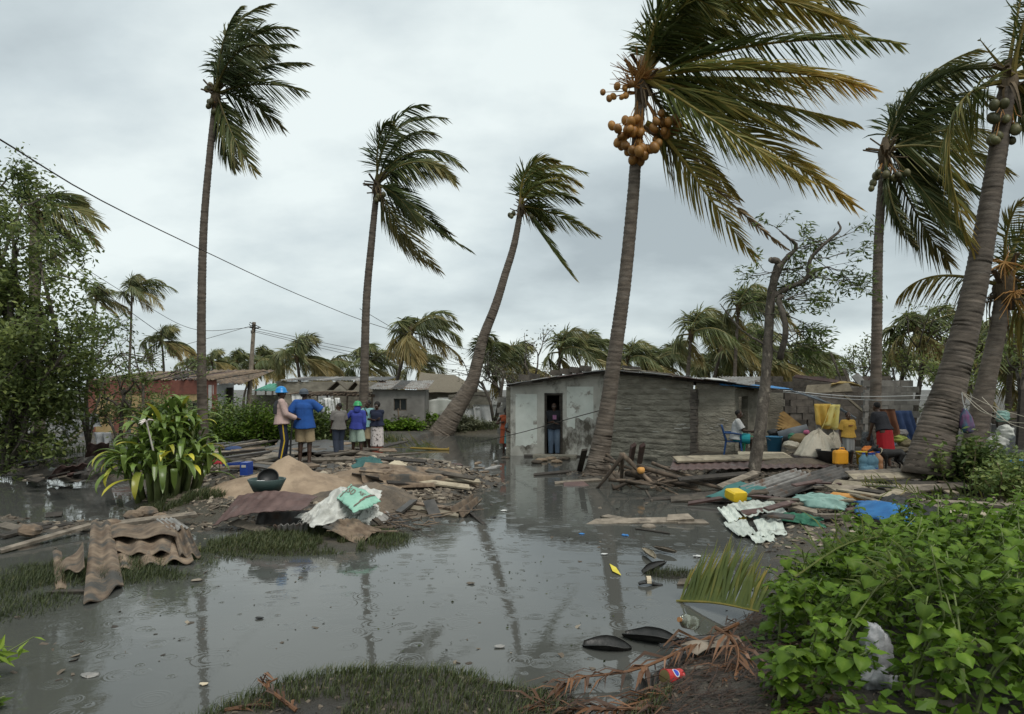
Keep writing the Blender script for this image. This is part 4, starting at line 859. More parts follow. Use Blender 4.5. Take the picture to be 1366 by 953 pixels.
def deadfrond(label, pts, n_, L_, w_, spread, rng, fan=1.0):
    P = spline([gz(*p) for p in pts], 14); mb = MB(); mb.tube(P, np.linspace(.016, .006, 14), 6, tint=.75); ax = P[-1]-P[0]; ax /= np.linalg.norm(ax); sd = np.cross(ax, [0, 0, 1])
    for i in range(n_):
        t_ = rng.uniform(.05, 1); b = P[int(t_*13)]; s_ = rng.choice([-1, 1]); d = ax*rng.uniform(.3, 1)+sd*s_*rng.uniform(.15, spread)+np.array([0, 0, rng.uniform(0, .35)]); d /= np.linalg.norm(d); l_ = L_*rng.uniform(.4, 1.1)
        m1 = b+d*l_*.5; e = b+d*l_; g0 = max(gh(e[0], e[1]), 0)+.012; e[2] = max(g0, min(e[2]-.10, g0+.06)); u = np.cross(d, [rng.normal(0, .4), rng.normal(0, .4), 1]); u = u/np.linalg.norm(u)*w_*rng.uniform(.5, 1.3)/2; k = rng.uniform(.1, .95)
        mb.add([b-u*.6, b+u*.6, m1-u, m1+u, e], [np.array([[0, 1, 3, 2]]), np.array([[2, 3, 4]])], k)
    o = mb.build('dead_frond', DRY); tag(o, label, 'frond'); return o
deadfrond('curled red-brown dead frond stretched along the near mud', [(985, 832, .16), (930, 858, .16), (850, 893, .09), (770, 905, .06), (745, 925, .05)], 70, .38, .030, .5, rg)
deadfrond('fan of red-brown dead leaflets drooping beside the glass bottle', [(955, 838, .30), (975, 850, .30), (985, 870, .26), (980, 905, .16)], 26, .30, .022, .7, rg)
deadfrond('dark rotten frond lying flat at the foot of the weeds', [(1010, 880, .14), (960, 905, .12), (880, 930, .08), (800, 950, .06)], 80, .35, .022, .6, rg)
deadfrond('dead frond in the bottom mud below the red tin', [(920, 944, .10), (840, 946, .08), (760, 946, .05), (715, 942, .05)], 50, .35, .026, .5, rg)
deadfrond('dead leaf sprig in the grass at the near water edge', [(395, 948, .06), (372, 930, .12), (355, 915, .16), (370, 905, .2)], 34, .16, .014, .6, rg)
deadfrond('small dead sprig lying at the left end of the near grass', [(300, 948, .04), (330, 942, .06), (362, 938, .05)], 26, .14, .012, .6, rg)
# ================================================================ HOUSES AND RUINS
PLASTER = M('grey_plaster', (0.42, 0.40, 0.35), (0.60, 0.58, 0.52), scale=1.6, stretch=(1, 1, 0.6), rough=.92, bump=.7, bscale=35, bdist=.02, c3=(0.10, 0.088, 0.070), s3=1.3, t3=(.50, .62), var=.03, detail=10)
PAINT = M('flaking_paint', (0.60, 0.62, 0.56), (0.70, 0.72, 0.66), scale=3, rough=.85, bump=.5, bscale=40, c3=(0.30, 0.275, 0.235), s3=2.2, t3=(.57, .63), var=.02)
MUDWALL = M('mud_wall', (0.21, 0.19, 0.15), (0.36, 0.33, 0.265), scale=2.2, stretch=(1, 1, 2.5), rough=.95, bump=1.0, bscale=14, bdist=.04, c3=(0.22, 0.195, 0.16), s3=5, t3=(.60, .70), var=.05, detail=9)
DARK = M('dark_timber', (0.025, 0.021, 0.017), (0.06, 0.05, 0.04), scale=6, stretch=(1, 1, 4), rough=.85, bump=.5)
TIN = M('weathered_tin', (0.20, 0.19, 0.175), (0.34, 0.33, 0.31), scale=3, rough=.55, bump=.3, c3=(0.13, 0.075, 0.045), s3=2.2, t3=(.52, .62), metal=.25)
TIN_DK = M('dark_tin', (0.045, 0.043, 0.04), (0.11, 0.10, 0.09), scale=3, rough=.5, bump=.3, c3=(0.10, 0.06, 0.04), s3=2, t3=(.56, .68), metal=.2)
RUST = M('rusty_tin', (0.075, 0.042, 0.036), (0.135, 0.085, 0.075), scale=3.5, rough=.55, bump=.4, c3=(0.17, 0.15, 0.14), s3=2.5, t3=(.56, .72), metal=.15)
CEMENT = M('cement_sheet', (0.115, 0.080, 0.055), (0.26, 0.195, 0.135), scale=5, rough=.9, bump=.7, bscale=60, bdist=.006, c3=(0.065, 0.062, 0.055), s3=2.6, t3=(.50, .62), var=.2)
WOOD = M('weathered_wood', (0.10, 0.083, 0.063), (0.22, 0.185, 0.145), scale=5, stretch=(1, 1, 1), rough=.85, bump=.6, bscale=25, c3=(0.06, 0.05, 0.04), s3=3, t3=(.54, .66), var=.3)
WOOD_PALE = M('pale_wood', (0.22, 0.185, 0.13), (0.36, 0.31, 0.225), scale=5, rough=.8, bump=.4, c3=(0.13, 0.105, 0.08), s3=3, t3=(.54, .66), var=.2)
BRANCH = M('dead_branch', (0.065, 0.050, 0.038), (0.17, 0.125, 0.088), scale=7, rough=.88, bump=.6, var=.35)
BLOCK = M('concrete_block', (0.17, 0.16, 0.145), (0.27, 0.255, 0.23), scale=5, rough=.95, bump=.2, bscale=30, bdist=.005, c3=(0.13, 0.12, 0.11), s3=2, t3=(.55, .68), var=.16)
MORTAR = M('grey_mortar', (.20, .19, .175), (.27, .255, .235), rough=.95, bump=.3)
BLOCK_DK = M('sooty_block', (0.075, 0.064, 0.054), (0.15, 0.128, 0.106), scale=5, rough=.95, bump=.4, bdist=.006, c3=(0.16, 0.14, 0.12), s3=4, t3=(.6, .7), var=.13)
BLUETIN = M('blue_sheet', (0.03, 0.16, 0.38), (0.06, 0.24, 0.50), scale=2, rough=.45, bump=.2)
THATCH = M('thatch', (0.11, 0.095, 0.07), (0.19, 0.165, 0.125), scale=8, stretch=(6, 6, 1), rough=.95, bump=.9, bscale=40)
REDP = M('maroon_paint', (0.16, 0.058, 0.042), (0.22, 0.085, 0.06), scale=2.5, rough=.85, bump=.3, c3=(0.10, 0.05, 0.04), s3=2, t3=(.55, .65))
OCHRE = M('ochre_paint', (0.40, 0.27, 0.12), (0.52, 0.38, 0.19), scale=2, rough=.85, bump=.3, c3=(0.25, 0.19, 0.11), s3=1.5, t3=(.55, .68))
WHITEP = M('dirty_white', (0.46, 0.46, 0.44), (0.62, 0.62, 0.60), scale=3, rough=.8, bump=.3)
GLASSD = M('dark_pane', (0.02, 0.024, 0.026), (0.04, 0.045, 0.048), rough=.12, bump=0)
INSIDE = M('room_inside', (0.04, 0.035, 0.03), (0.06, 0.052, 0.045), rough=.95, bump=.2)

def v2(p): return np.array([p[0], p[1]], float)
def wallgeo(mb, A, B, z0, zA, zB, th=.18, openings=(), tint=.5):
    """wall from A to B (plan), sloping top zA..zB; openings (u0,u1,zlo,zhi) with u in metres"""
    A = v2(A); B = v2(B); L_ = np.linalg.norm(B-A); d = (B-A)/L_; nrm = np.array([-d[1], d[0]])
    if np.dot(nrm, -A) > 0: nrm = -nrm           # thickness goes away from the camera
    zt = lambda u: zA+(zB-zA)*u/L_
    def cell(u0, u1, a0, a1, b0, b1):
        q = []
        for k in (0, th):
            for u, z in ((u0, a0), (u1, a1), (u1, b1), (u0, b0)):
                p = A+d*u+nrm*k; q.append([p[0], p[1], z])
        mb.add(q, [(0, 1, 2, 3), (7, 6, 5, 4), (0, 4, 5, 1), (1, 5, 6, 2), (2, 6, 7, 3), (3, 7, 4, 0)], tint)
    us = sorted(set([0, L_]+[o[0] for o in openings]+[o[1] for o in openings]))
    for u0, u1 in zip(us[:-1], us[1:]):
        op = [o for o in openings if o[0] <= u0+1e-6 and o[1] >= u1-1e-6]
        if not op: cell(u0, u1, z0, z0, zt(u0), zt(u1))
        else:
            o = op[0]
            if o[2] > z0+.01: cell(u0, u1, z0, z0, o[2], o[2])
            cell(u0, u1, o[3], o[3], zt(u0), zt(u1))
def rough_wall(mb, A, B, z0, zA, zB, th, course=.17, amp=.02, seed=3, step=.045):
    A = v2(A); B = v2(B); L_ = np.linalg.norm(B-A); d = (B-A)/L_; nrm = np.array([-d[1], d[0]])
    if np.dot(nrm, -A) < 0: nrm = -nrm            # towards the camera
    nu = int(L_/step)+1; nv = int((max(zA, zB)-z0)/step)+1; U, T = np.meshgrid(np.linspace(0, L_, nu), np.linspace(0, 1, nv), indexing='ij')
    Z = z0+T*(zA+(zB-zA)*U/L_-z0)
    wv = Z+.02*fbm(U*1.5, Z*1.5, seed); row = np.floor(wv/course); f = wv/course-row; joint = np.exp(-(np.minimum(f, 1-f)/.13)**2)
    disp = -amp*.9*joint*(.4+.6*vnoise(U*3+row*7, row, seed))+amp*1.1*fbm(U*4, Z*9, seed+5)+amp*1.0*fbm(U*1.1, Z*1.1, seed+2)
    G = np.stack([A[0]+d[0]*U+nrm[0]*disp, A[1]+d[1]*U+nrm[1]*disp, Z], -1); mb.grid(G)
def corr(mb, c00, c10, c11, c01, waves, amp, th=.008, sag=0.0, nu=None, nv=10, rough=.0, seed=0, jag=0.0, droop=None):
    """corrugated sheet: waves run across u (c00->c10), ridges along v (c00->c01)"""
    c00, c10, c11, c01 = [np.asarray(c, float) for c in (c00, c10, c11, c01)]
    nu = nu or int(waves*8)+1; u = np.linspace(0, 1, nu)[:, None, None]; v = np.linspace(0, 1, nv)[None, :, None]
    if jag:
        j1 = 1-jag*vnoise(np.linspace(0, waves*1.3, nu)+seed*3.1, np.zeros(nu), seed)[:, None, None]; j0 = jag*.6*vnoise(np.linspace(0, waves, nu)+seed*5.7, np.ones(nu), seed+4)[:, None, None]; v = j0+v*(j1-j0)
    P = (1-u)*(1-v)*c00+u*(1-v)*c10+u*v*c11+(1-u)*v*c01
    n_ = np.cross(c10-c00, c01-c00); n_ = n_/np.linalg.norm(n_); n_ = n_ if n_[2] > 0 else -n_
    h = amp*np.sin(2*np.pi*waves*u)+0*v
    if sag: h = h+sag*np.sin(np.pi*np.clip(v, 0, 1))*(1+0*u)
    if droop is not None: h = h+droop*np.sin(np.pi*u)*(1+0*v)
    if rough: h = h+rough*fbm(u[..., 0]*4+seed, v[..., 0]*4+seed*1.7, seed)[..., None]
    return mb.grid(P+n_*h, th)
def place(name, mb, mat, label, cat, group=None, smooth=False):
    o = mb.build(name, mat, smooth=smooth); return tag(o, label, cat, group)

# ---------------------------------------------------------------- plastered mud house behind the big palm
def px2(px, d): return ((px-683)*d/F, d)
Q1, Q2, Q3, Q4, Q5 = px2(681, 22.8), px2(808, 22.2), px2(925, 20.4), px2(980, 20.0), px2(1016, 22.2)
house = thing('mud_house', 'low plastered mud house with open doorway and pale painted panels', 'house', (Q1[0], Q1[1], -.1))
FL = np.linalg.norm(v2(Q2)-v2(Q1)); fd = (v2(Q2)-v2(Q1))/FL
u0 = (727-681)/127.0*FL; u1 = (751-681)/127.0*FL
mb = MB(); wallgeo(mb, Q1, Q2, -.3, 2.33, 2.76, .2, [(u0, u1, .06, 2.08)]); mb.build('front_wall', PLASTER, house)
mb = MB(); rough_wall(mb, Q2, Q3, -.3, 2.80, 2.42, .2, amp=.05); rough_wall(mb, px2(929, 20.33), Q4, -.3, 2.40, 2.32, .2, amp=.016, seed=9); mb.build('side_wall', MUDWALL, house, smooth=False)
DL = np.linalg.norm(v2(Q5)-v2(Q4))
mb = MB(); wallgeo(mb, (Q4[0]+.02, Q4[1]+.03), Q5, -.2, 2.22, 2.26, .2, [(.35, 1.25, .38, 2.0)]); mb.build('end_wall', MUDWALL, house)
back = [(8.8, 25.5), (.6, 27.5)]
mb = MB(); wallgeo(mb, back[1], back[0], -.2, 2.3, 2.2, .2); wallgeo(mb, (Q1[0]+.05, Q1[1]+.2), back[1], -.2, 2.3, 2.3, .2); wallgeo(mb, Q5, back[0], -.2, 2.24, 2.2, .2); mb.build('back_wall', MUDWALL, house)
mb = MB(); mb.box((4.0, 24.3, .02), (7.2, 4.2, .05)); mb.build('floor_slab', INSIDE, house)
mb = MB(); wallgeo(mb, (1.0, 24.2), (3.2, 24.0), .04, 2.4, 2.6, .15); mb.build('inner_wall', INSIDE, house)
def on_front(u, z, k=0.0):
    p = v2(Q1)+fd*u; n_ = np.array([fd[1], -fd[0]]); n_ = n_ if np.dot(n_, -p) > 0 else -n_; p = p+n_*k; return np.array([p[0], p[1], z])
def plate(name, mat, parent, u_a, u_b, z_a, z_b, k=.006, res=14, seed=1, top=None):
    U, V = np.meshgrid(np.linspace(0, 1, res), np.linspace(0, 1, res), indexing='ij'); pts = np.zeros((res, res, 3))
    jag = .05*fbm(U*5+seed, V*5+seed, seed)
    for i in range(res):
        for j in range(res):
            uu = u_a+(u_b-u_a)*U[i, j]+(jag[i, j] if i in (0, res-1) else 0)*.3; zz = z_a+(z_b-z_a)*V[i, j]+(jag[i, j]*2.2*(V[i, j] < .05)); pts[i, j] = on_front(uu, zz, k)
    o = MB().grid(pts).build(name, mat, parent); return o
def pxu(px): return (px-681)/127.0*FL
plate('painted_panel', PAINT, house, pxu(688), pxu(717), .35, 2.05, seed=3); plate('painted_panel', PAINT, house, pxu(757), pxu(792), 1.25, 2.30, seed=8)
plate('painted_panel', PAINT, house, pxu(757), pxu(768), .95, 1.25, k=.007, seed=12)
mb = MB()
for (a, b) in ((u0, u0+.07), (u1-.07, u1)): mb.bar(on_front((a+b)/2, .05, -.04), on_front((a+b)/2, 2.09, -.04), .07, .12, up=(0, 1, 0))
mb.bar(on_front(u0, 2.05, -.04), on_front(u1, 2.05, -.04), .12, .07); df = mb.build('door_frame', DARK, house)
mb = MB(); a = on_front(u1-.08, 0, -.12); b = a+np.array([.12, .75, 0])
wallgeo(mb, a[:2], b[:2], .08, 2.0, 2.0, .035); mb.build('door', WOOD, house)
mb = MB(); mb.box(on_front((u0+u1)/2+.1, .02, .3), (1.4, .5, .12), eul(0, 0, math.atan2(fd[1], fd[0]))); mb.build('doorstep', MUDWALL, house)
# corner pillar of stacked bricks, each its own piece
bm_ = MB().box((0, 0, 0), (.22, .20, .085)).mesh('brick'); bm_.materials.append(BLOCK_DK)
for i in range(22):
    mobj('brick', bm_, house, np.array([px2(926, 20.3)[0], 20.3, .1+i*.098])-wloc(house), (rg.normal(0, .03), rg.normal(0, .03), -.6+rg.normal(0, .12)), (rg.uniform(.75, 1.05), 1, 1))
MORT = M('pale_mortar', (0.36, 0.34, 0.30), (0.5, 0.47, 0.42), rough=.9, bump=.3, var=.1)
bm2 = MB().box((0, 0, 0), (.19, .03, .028)).mesh('brick'); bm2.materials.append(MORT)
sd = (v2(Q3)-v2(Q2)); SL = np.linalg.norm(sd); sd /= SL; sn = np.array([sd[1], -sd[0]]); sn = sn if np.dot(sn, -v2(Q2)) > 0 else -sn
for (px, py) in ((885, 519), (888, 520), (908, 567), (916, 571), (912, 566), (905, 572), (875, 576), (940, 566), (948, 571), (955, 569), (962, 559), (951, 575), (944, 578), (960, 566), (968, 561), (957, 574), (838, 545), (847, 571), (862, 538), (818, 575)):
    f = (px-808)/117.0; d_ = np.interp(f, [0, 1, 1.47], [22.2, 20.4, 20.0]); p = at(px, py, d_); p[:2] += sn*.02
    mobj('brick', bm2, house, p-wloc(house), (0, rg.normal(0, .04), math.atan2(sd[1], sd[0])), rg.uniform(.6, 1.3))
# roof: single sheets and boards, laid on two slopes
def roofz(x, y):
    rx = Q2[0]+(y-22.2)*.06
    return 2.80-.145*(rx-x) if x < rx else 2.80-.128*(x-rx)
def roof_sheet(parent, name, mat, x0, x1, y0, y1, waves, amp, lift, th=.012, seed=0, jag=.08):
    c = [np.array([x, y, roofz(x, y)+lift+rg.normal(0, .008)]) for x, y in ((x0, y0), (x0, y1), (x1, y1), (x1, y0))]
    mb = MB(); corr(mb, c[0], c[1], c[2], c[3], waves, amp, th, rough=.012, seed=seed, jag=jag, nv=8); return mb.build(name, mat, parent)
k = 0
def front_y(x): return np.interp(x, [Q1[0], Q2[0], Q3[0], Q4[0], 7.8], [22.55, 21.95, 20.15, 19.8, 21.6])
for x0 in np.arange(-.2, 8.0, .82):
    x1 = x0+.95; yf = min(front_y(x0), front_y(x1))-.12+rg.uniform(-.06, .08)
    roof_sheet(house, 'roof_sheet', [TIN_DK, TIN, RUST, TIN_DK][k % 4], x0, x1, yf, yf+2.6, 8, .018, .03+.03*(k % 2), seed=k)
    roof_sheet(house, 'roof_sheet', [TIN_DK, CEMENT, TIN_DK][k % 3], x0, x1, yf+2.4, 27.0, 9, .018, .09+.03*(k % 2), seed=k+40); k += 1
mb = MB()
for i in range(3):
    x0 = Q1[0]+i*1.0
    mb.bar([x0-.1, front_y(x0)-.08, roofz(x0, 22.4)-.02], [x0+1.05, front_y(x0+1.05)-.08, roofz(x0+1.05, 22.4)-.02], .09, .06)
for i in range(4):
    x0 = Q2[0]+i*1.1; mb.bar([x0, front_y(x0)-.02, roofz(x0, 21)-.035], [x0+1.08, front_y(x0+1.08)-.02, roofz(x0+1.08, 21)-.035], .08, .05)
mb.build('roof_batten', DARK, house)
# things weighing the roof down (they could be lifted off)
hb = MB()
for s_ in (-1, 1): hb.box((0, s_*.07, 0), (.40, .02, .19))
for s_ in (-.19, -.06, .06, .19): hb.box((s_, 0, 0), (.02, .12, .19))
hbm = hb.mesh('hollow_block'); hbm.materials.append(BLOCK_DK)
for i, (px, py, d_) in enumerate(((742, 503, 22.9), (755, 500, 22.9), (768, 498, 22.8), (781, 496, 22.8), (700, 511, 23), (712, 509, 23), (838, 499, 22.6), (846, 500, 22.6))):
    p = at(px, py, d_); p[2] = roofz(p[0], p[1])+.19; o = mobj('hollow_block', hbm, None, p, (0, .1, rg.normal(.1, .15))); tag(o, 'hollow block weighing down the roof of the plastered mud house', 'block', 'hollow blocks on the mud house roof')
for i, (px, x1, py, w_, m_, lab) in enumerate(((832, 862, 503, .45, WOOD_PALE, 'pale buckled board at the edge of the mud house roof'), (878, 900, 509, .4, TIN, 'loose grey tin scrap on the mud house roof edge'), (905, 925, 508, .3, TIN_DK, 'dark bent tin piece lying on the mud house roof'), (930, 952, 512, .3, WHITEP, 'whitish tin strip on the mud house roof edge'), (860, 905, 505, .25, WOOD, 'brown board lying along the mud house roof'))):
    p = at(px, py, 21.8); q = at(x1, py+3, 21.3); p[2] = roofz(p[0], p[1])+.13; q[2] = roofz(q[0], q[1])+.13; mb = MB()
    corr(mb, p, p+[0, w_, .03], q+[0, w_, .03], q, 1, .02, .012, rough=.03, seed=i, nu=10); place('roof_scrap', mb, m_, lab, 'scrap')
p = at(957, 514, 20.1); q = at(1052, 521, 20.0); mb = MB(); corr(mb, p+[0, -.3, .01], p+[0, .2, .08], q+[0, .2, .08], q+[0, -.3, .02], 2, .015, .006, rough=.05, seed=4, nv=24); place('blue_sheet', mb, BLUETIN, 'torn strip of blue plastic sheet along the mud house eave', 'plastic sheet')

# ---------------------------------------------------------------- block ruin and broken brick wall behind the yard
def block_wall(name, label, A, B, z0, rows, mat, bw=.40, bh=.20, bt=.16, missing=None, jit=.003, group=None, hollow=False, tilt=.0, mf=(.9, .9)):
    A = v2(A); B = v2(B); L_ = np.linalg.norm(B-A); d = (B-A)/L_; ang = math.atan2(d[1], d[0]); t = thing(name, label, 'wall', (A[0], A[1], z0), group)
    g_ = .004; m1 = MB()
    if hollow:
        for s_ in (-1, 1): m1.box((0, s_*bt*.4, 0), (bw-g_, bt*.2, bh-g_))
        for s_ in (-.46, 0, .46): m1.box((s_*bw, 0, 0), (bw*.08, bt*.62, bh-g_-.004))
    else: m1.box((0, 0, 0), (bw-g_, bt, bh-g_))
    me = m1.mesh('block'); me.materials.append(mat)
    n_ = int(L_/bw); mort = MB()
    if not hollow: wallgeo(mort, A+d*.06, B-d*(.06+bw*.6), z0, z0+bh*(rows-1)*mf[0], z0+bh*(rows-1)*mf[1], bt*.7); mv = mort.v; [v.__iadd__(np.array([0, -bt*.38, 0])) for v in mv]; mort.build('mortar', MORTAR, t)
    for r in range(rows):
        for i in range(n_):
            u = (i+.5+(.5 if r % 2 else 0))*bw
            if u > L_-bw*.3 or (missing and missing(u/L_, r/rows)): continue
            p = A+d*u; mobj('block', me, t, (p[0]-A[0]+rg.normal(0, jit), p[1]-A[1]+rg.normal(0, jit*2), (r+.5)*bh), (rg.normal(0, tilt), rg.normal(0, tilt), ang+rg.normal(0, .01+tilt)))
    return t
def msk(u, v): return v > .97-.25*max(0, u-.86)*7
block_wall('block_wall', 'roofless grey concrete block wall behind the washing', px2(1150, 22.0), px2(1228, 22.0), .3, 11, BLOCK, missing=lambda u, v: v > 1.05-.9*max(0, u-.8), mf=(.95, .8))
block_wall('block_wall', 'long low block wall with broken top behind the collapsed roof', px2(1008, 25.5), px2(1196, 25.5), .3, 12, BLOCK_DK, missing=lambda u, v: v > .88 and rg.random() < .25)
block_wall('brick_wall', 'half-collapsed sooty hollow-block wall behind the yellow cloth', px2(1046, 20.6), px2(1152, 20.4), .3, 9, BLOCK_DK, bw=.34, tilt=.012, jit=.006, mf=(.5, .5), missing=lambda u, v: v > .95 or (u < .12 and v < .5) or (u > .8 and v > .75) or rg.random() < .07)
block_wall('block_wall', 'grey block wall at the left corner of the plastered house', px2(664, 26.5), px2(690, 26.3), .1, 9, BLOCK)
mb = MB(); wallgeo(mb, px2(1012, 22.4), px2(1046, 22.0), .3, 2.1, 2.1, .15); place('mud_wall', mb, MUDWALL, 'plain mud wall stub between the mud house and the sooty blocks', 'wall')
# far tin roofs over the walls
for i, (a, b, dd, z0, z1, m_, lab) in enumerate((((880, 985, 29), None, 3.2, 2.55, 2.75, WHITEP, 'pale far roof sheet above the mud house'), ((985, 1052, 26.5), None, 2.5, 2.38, 2.75, TIN, 'grey roof sheet leaning on the block ruin'))):
    p = px2(a[0], a[2]); q = px2(a[1], a[2]); mb = MB(); corr(mb, [p[0], p[1], z0], [q[0], q[1], z0], [q[0], q[1]+dd, z1], [p[0], p[1]+dd, z1], 14, .02, .012, seed=i); place('roof_sheet', mb, m_, lab, 'roof sheet')
for i, (px, py, x1, y1, w_, m_, lab) in enumerate(((1060, 502, 1140, 512, .12, RUST, 'rusty beam lying along the top of the broken wall'), (1108, 470, 1124, 512, .06, WOOD, 'thin pole leaning over the block ruin'), (1126, 492, 1134, 514, .12, WOOD, 'short grey post stump on the block ruin'), (1155, 515, 1170, 490, .10, RUST, 'reddish pole leaning on the palm above the ruin'), (1140, 500, 1150, 512, .3, TIN, 'small grey tin scrap caught on the ruin top'), (1075, 520, 1135, 517, .28, WOOD_PALE, 'pale ragged board on top of the sooty wall'), (1110, 514, 1150, 548, .07, WOOD_PALE, 'pale split pole sloping down the sooty wall'))):
    a = at(px, py, 21.0 if i > 4 else 24.5); b = at(x1, y1, 20.5 if i > 4 else 24.5); mb = MB(); mb.bar(a, b, w_, .05, up=(0, -1, .4), jag=.08); place('debris_pole', mb, m_, lab, 'pole')
mb = MB(); c = at(1126, 514, 20.8); U, V = np.meshgrid(np.linspace(-1, 1, 14), np.linspace(-1, 1, 10), indexing='ij'); mb.grid(np.stack([c[0]+U*.45, c[1]+V*.2, c[2]+.12*(1-np.abs(U))+.08*fbm(U*3, V*3, 3)], -1), .02); place('straw_clump', mb, M('straw_yellow', (.34, .24, .09), (.48, .36, .15), rough=.9, bump=.6), 'tuft of yellow straw on the top of the sooty wall', 'straw')

# ---------------------------------------------------------------- far houses at the left and centre
def windowed(parent, c, w_, h, ang=0):
    f = MB(); rot = eul(0, 0, ang)
    for (ox, oz, sx, sz) in ((0, h/2, w_+.1, .08), (0, -h/2, w_+.1, .08), (-w_/2, 0, .08, h), (w_/2, 0, .08, h), (0, 0, .05, h)): f.box(np.asarray(c)+rot@np.array([ox, -.03, oz]), (sx, .06, sz), rot)
    wf = f.build('window', WOOD, parent); MB().box(np.asarray(c)+rot@np.array([0, .02, 0]), (w_-.06, .02, h-.06), rot).build('pane', GLASSD, wf)
hr_ = thing('red_house', 'long low house with maroon wall band, ochre bays and broken sheet roof', 'house', (px2(118, 31)[0], 31, .2))
A, B = px2(118, 32), px2(284, 29.5); A = v2(A); B = v2(B); HL = np.linalg.norm(B-A); hd = (B-A)/HL
mb = MB(); wallgeo(mb, A, B, .1, 2.0, 2.0, .2, [(HL*.30, HL*.36, .2, 1.75), (HL*.80, HL*.88, .7, 1.7)]); mb.build('wall', OCHRE, hr_)
mb = MB(); off = np.array([hd[1], -hd[0]])*.03
wallgeo(mb, A+off, B+off, 2.0, 2.62, 2.62, .25)
for u in (0, .22, .45, .68, .965): p = A+off+hd*HL*u; wallgeo(mb, p, p+hd*.45, .1, 1.997, 1.997, .1)
mb.build('maroon_band', REDP, hr_)
mb = MB(); C_ = v2(px2(312, 33)); wallgeo(mb, B+hd*.02, C_, .1, 2.4, 2.5, .2); mb.build('side_wall', WHITEP, hr_)
p = A+hd*HL*.84; windowed(hr_, (p[0], p[1]+.1, 1.2), .9, .9, math.atan2(hd[1], hd[0]))
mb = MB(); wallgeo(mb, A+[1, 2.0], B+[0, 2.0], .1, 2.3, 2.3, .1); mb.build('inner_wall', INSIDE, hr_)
k = 0
for u in np.linspace(.02, .93, 12):
    if k in (8,): k += 1; continue
    a = A+hd*HL*u; b = a+hd*HL*.085; n_ = np.array([-hd[1], hd[0]]); n_ = n_ if n_[1] > 0 else -n_; mb = MB(); z = 2.62+rg.uniform(0, .04)
    a = a-n_*.2; b = b-n_*.2
    corr(mb, [a[0], a[1], z], [b[0], b[1], z], [b[0]+n_[0]*3.6, b[1]+n_[1]*3.6, z+.5], [a[0]+n_[0]*3.6, a[1]+n_[1]*3.6, z+.5], 5, .03, .012, seed=k, jag=.1); mb.build('roof_sheet', CEMENT if k % 3 else RUST, hr_); k += 1
mb = MB()
for u in (.60, .66, .70, .73): a = A+hd*HL*u; mb.bar([a[0], a[1], 2.66], [a[0]-.2, a[1]+3.5, 3.15], .08, .08)
mb.build('rafter', DARK, hr_)
mb = MB(); a = px2(300, 36); b = px2(320, 33); corr(mb, [a[0], 33, 2.5], [b[0], 33, 2.45], [b[0], 38, 3.3], [a[0]-1.5, 38, 3.3], 9, .03, .012, seed=9); mb.build('roof_sheet', CEMENT, hr_)

hp = thing('porch_house', 'grey mud house with flat roof and stick porch hung with white rags', 'house', (px2(380, 36)[0], 36, .2))
mb = MB(); wallgeo(mb, px2(374, 36.5), px2(500, 36), .1, 2.65, 2.6, .2, [(2.0, 2.9, .2, 1.9)]); wallgeo(mb, px2(374, 36.5), px2(368, 40), .1, 2.65, 2.7, .2); mb.build('wall', MUDWALL, hp)
k = 0
for px in np.arange(372, 498, 15.5):
    a = px2(px, 36.2); b = px2(px+17, 36.2); mb = MB(); corr(mb, [a[0], a[1], 2.70], [b[0], b[1], 2.68], [b[0], 41, 2.98], [a[0], 41, 2.98], 4, .02, .012, seed=k, jag=.1); mb.build('roof_sheet', TIN_DK if k % 3 else TIN, hp); k += 1
mb = MB()
for px in (394, 413, 437, 462, 484, 497): a = px2(px, 34.0); mb.tube([[a[0], a[1], .1], [a[0]+rg.normal(0, .06), a[1], 1.0], [a[0]+rg.normal(0, .05), a[1], 1.95]], .045, 6)
for z in (1.88, 1.95): mb.tube([[px2(388, 34)[0], 34+rg.normal(0, .05), z], [px2(445, 34)[0], 34, z+.06], [px2(500, 34)[0], 34, z-.02]], .04, 6)
mb.build('porch_post', BRANCH, hp)
for i in range(26):
    a = px2(388+i*4.3, 34); mb = MB(); mb.tube([[a[0], 33.5, 1.93+rg.normal(0, .03)], [a[0]+rg.normal(0, .1), 35.0, 2.05], [a[0]+rg.normal(0, .2), 36.4, 2.1]], .03, 5); mb.build('porch_stick', BRANCH, hp)
for i, (px, w_) in enumerate(((452, .5), (476, .4))):     # little thatch hoods over the porch
    a = at(px, 520, 34.2); mb = MB()
    for s_ in (-1, 1): mb.grid(np.array([[a+[0, -.4, .45], a+[0, .8, .45]], [a+[s_*w_, -.4, 0], a+[s_*w_, .8, 0]]]), .04)
    mb.build('thatch_hood', THATCH, hp)
def hung(name, label, px, py, d_, w_, h, mat, cat='cloth', group=None, seed=0, fold=.06, slack=.0, sway=.15, point=0.0, nw=12, nh=10):
    """cloth pegged along its top edge"""
    c = at(px, py, d_); U, V = np.meshgrid(np.linspace(-.5, .5, nw), np.linspace(0, 1, nh), indexing='ij'); ww = w_*(1-point*V)
    X = c[0]+U*ww+sway*V*h; Y = c[1]+fold*np.sin(U*14+seed)*(.3+V)+.03*fbm(U*4+seed, V*4, seed); Z = c[2]-V*h*(1+.10*np.sin(U*7+seed*2)*V)-slack*(1-(2*U)**2)
    mb = MB(); mb.grid(np.stack([X, Y, Z], -1), .012); return place(name, mb, mat, label, cat, group, True)
WHITEC = M('white_cloth', (.62, .62, .60), (.74, .74, .72), rough=.9, bump=.3)
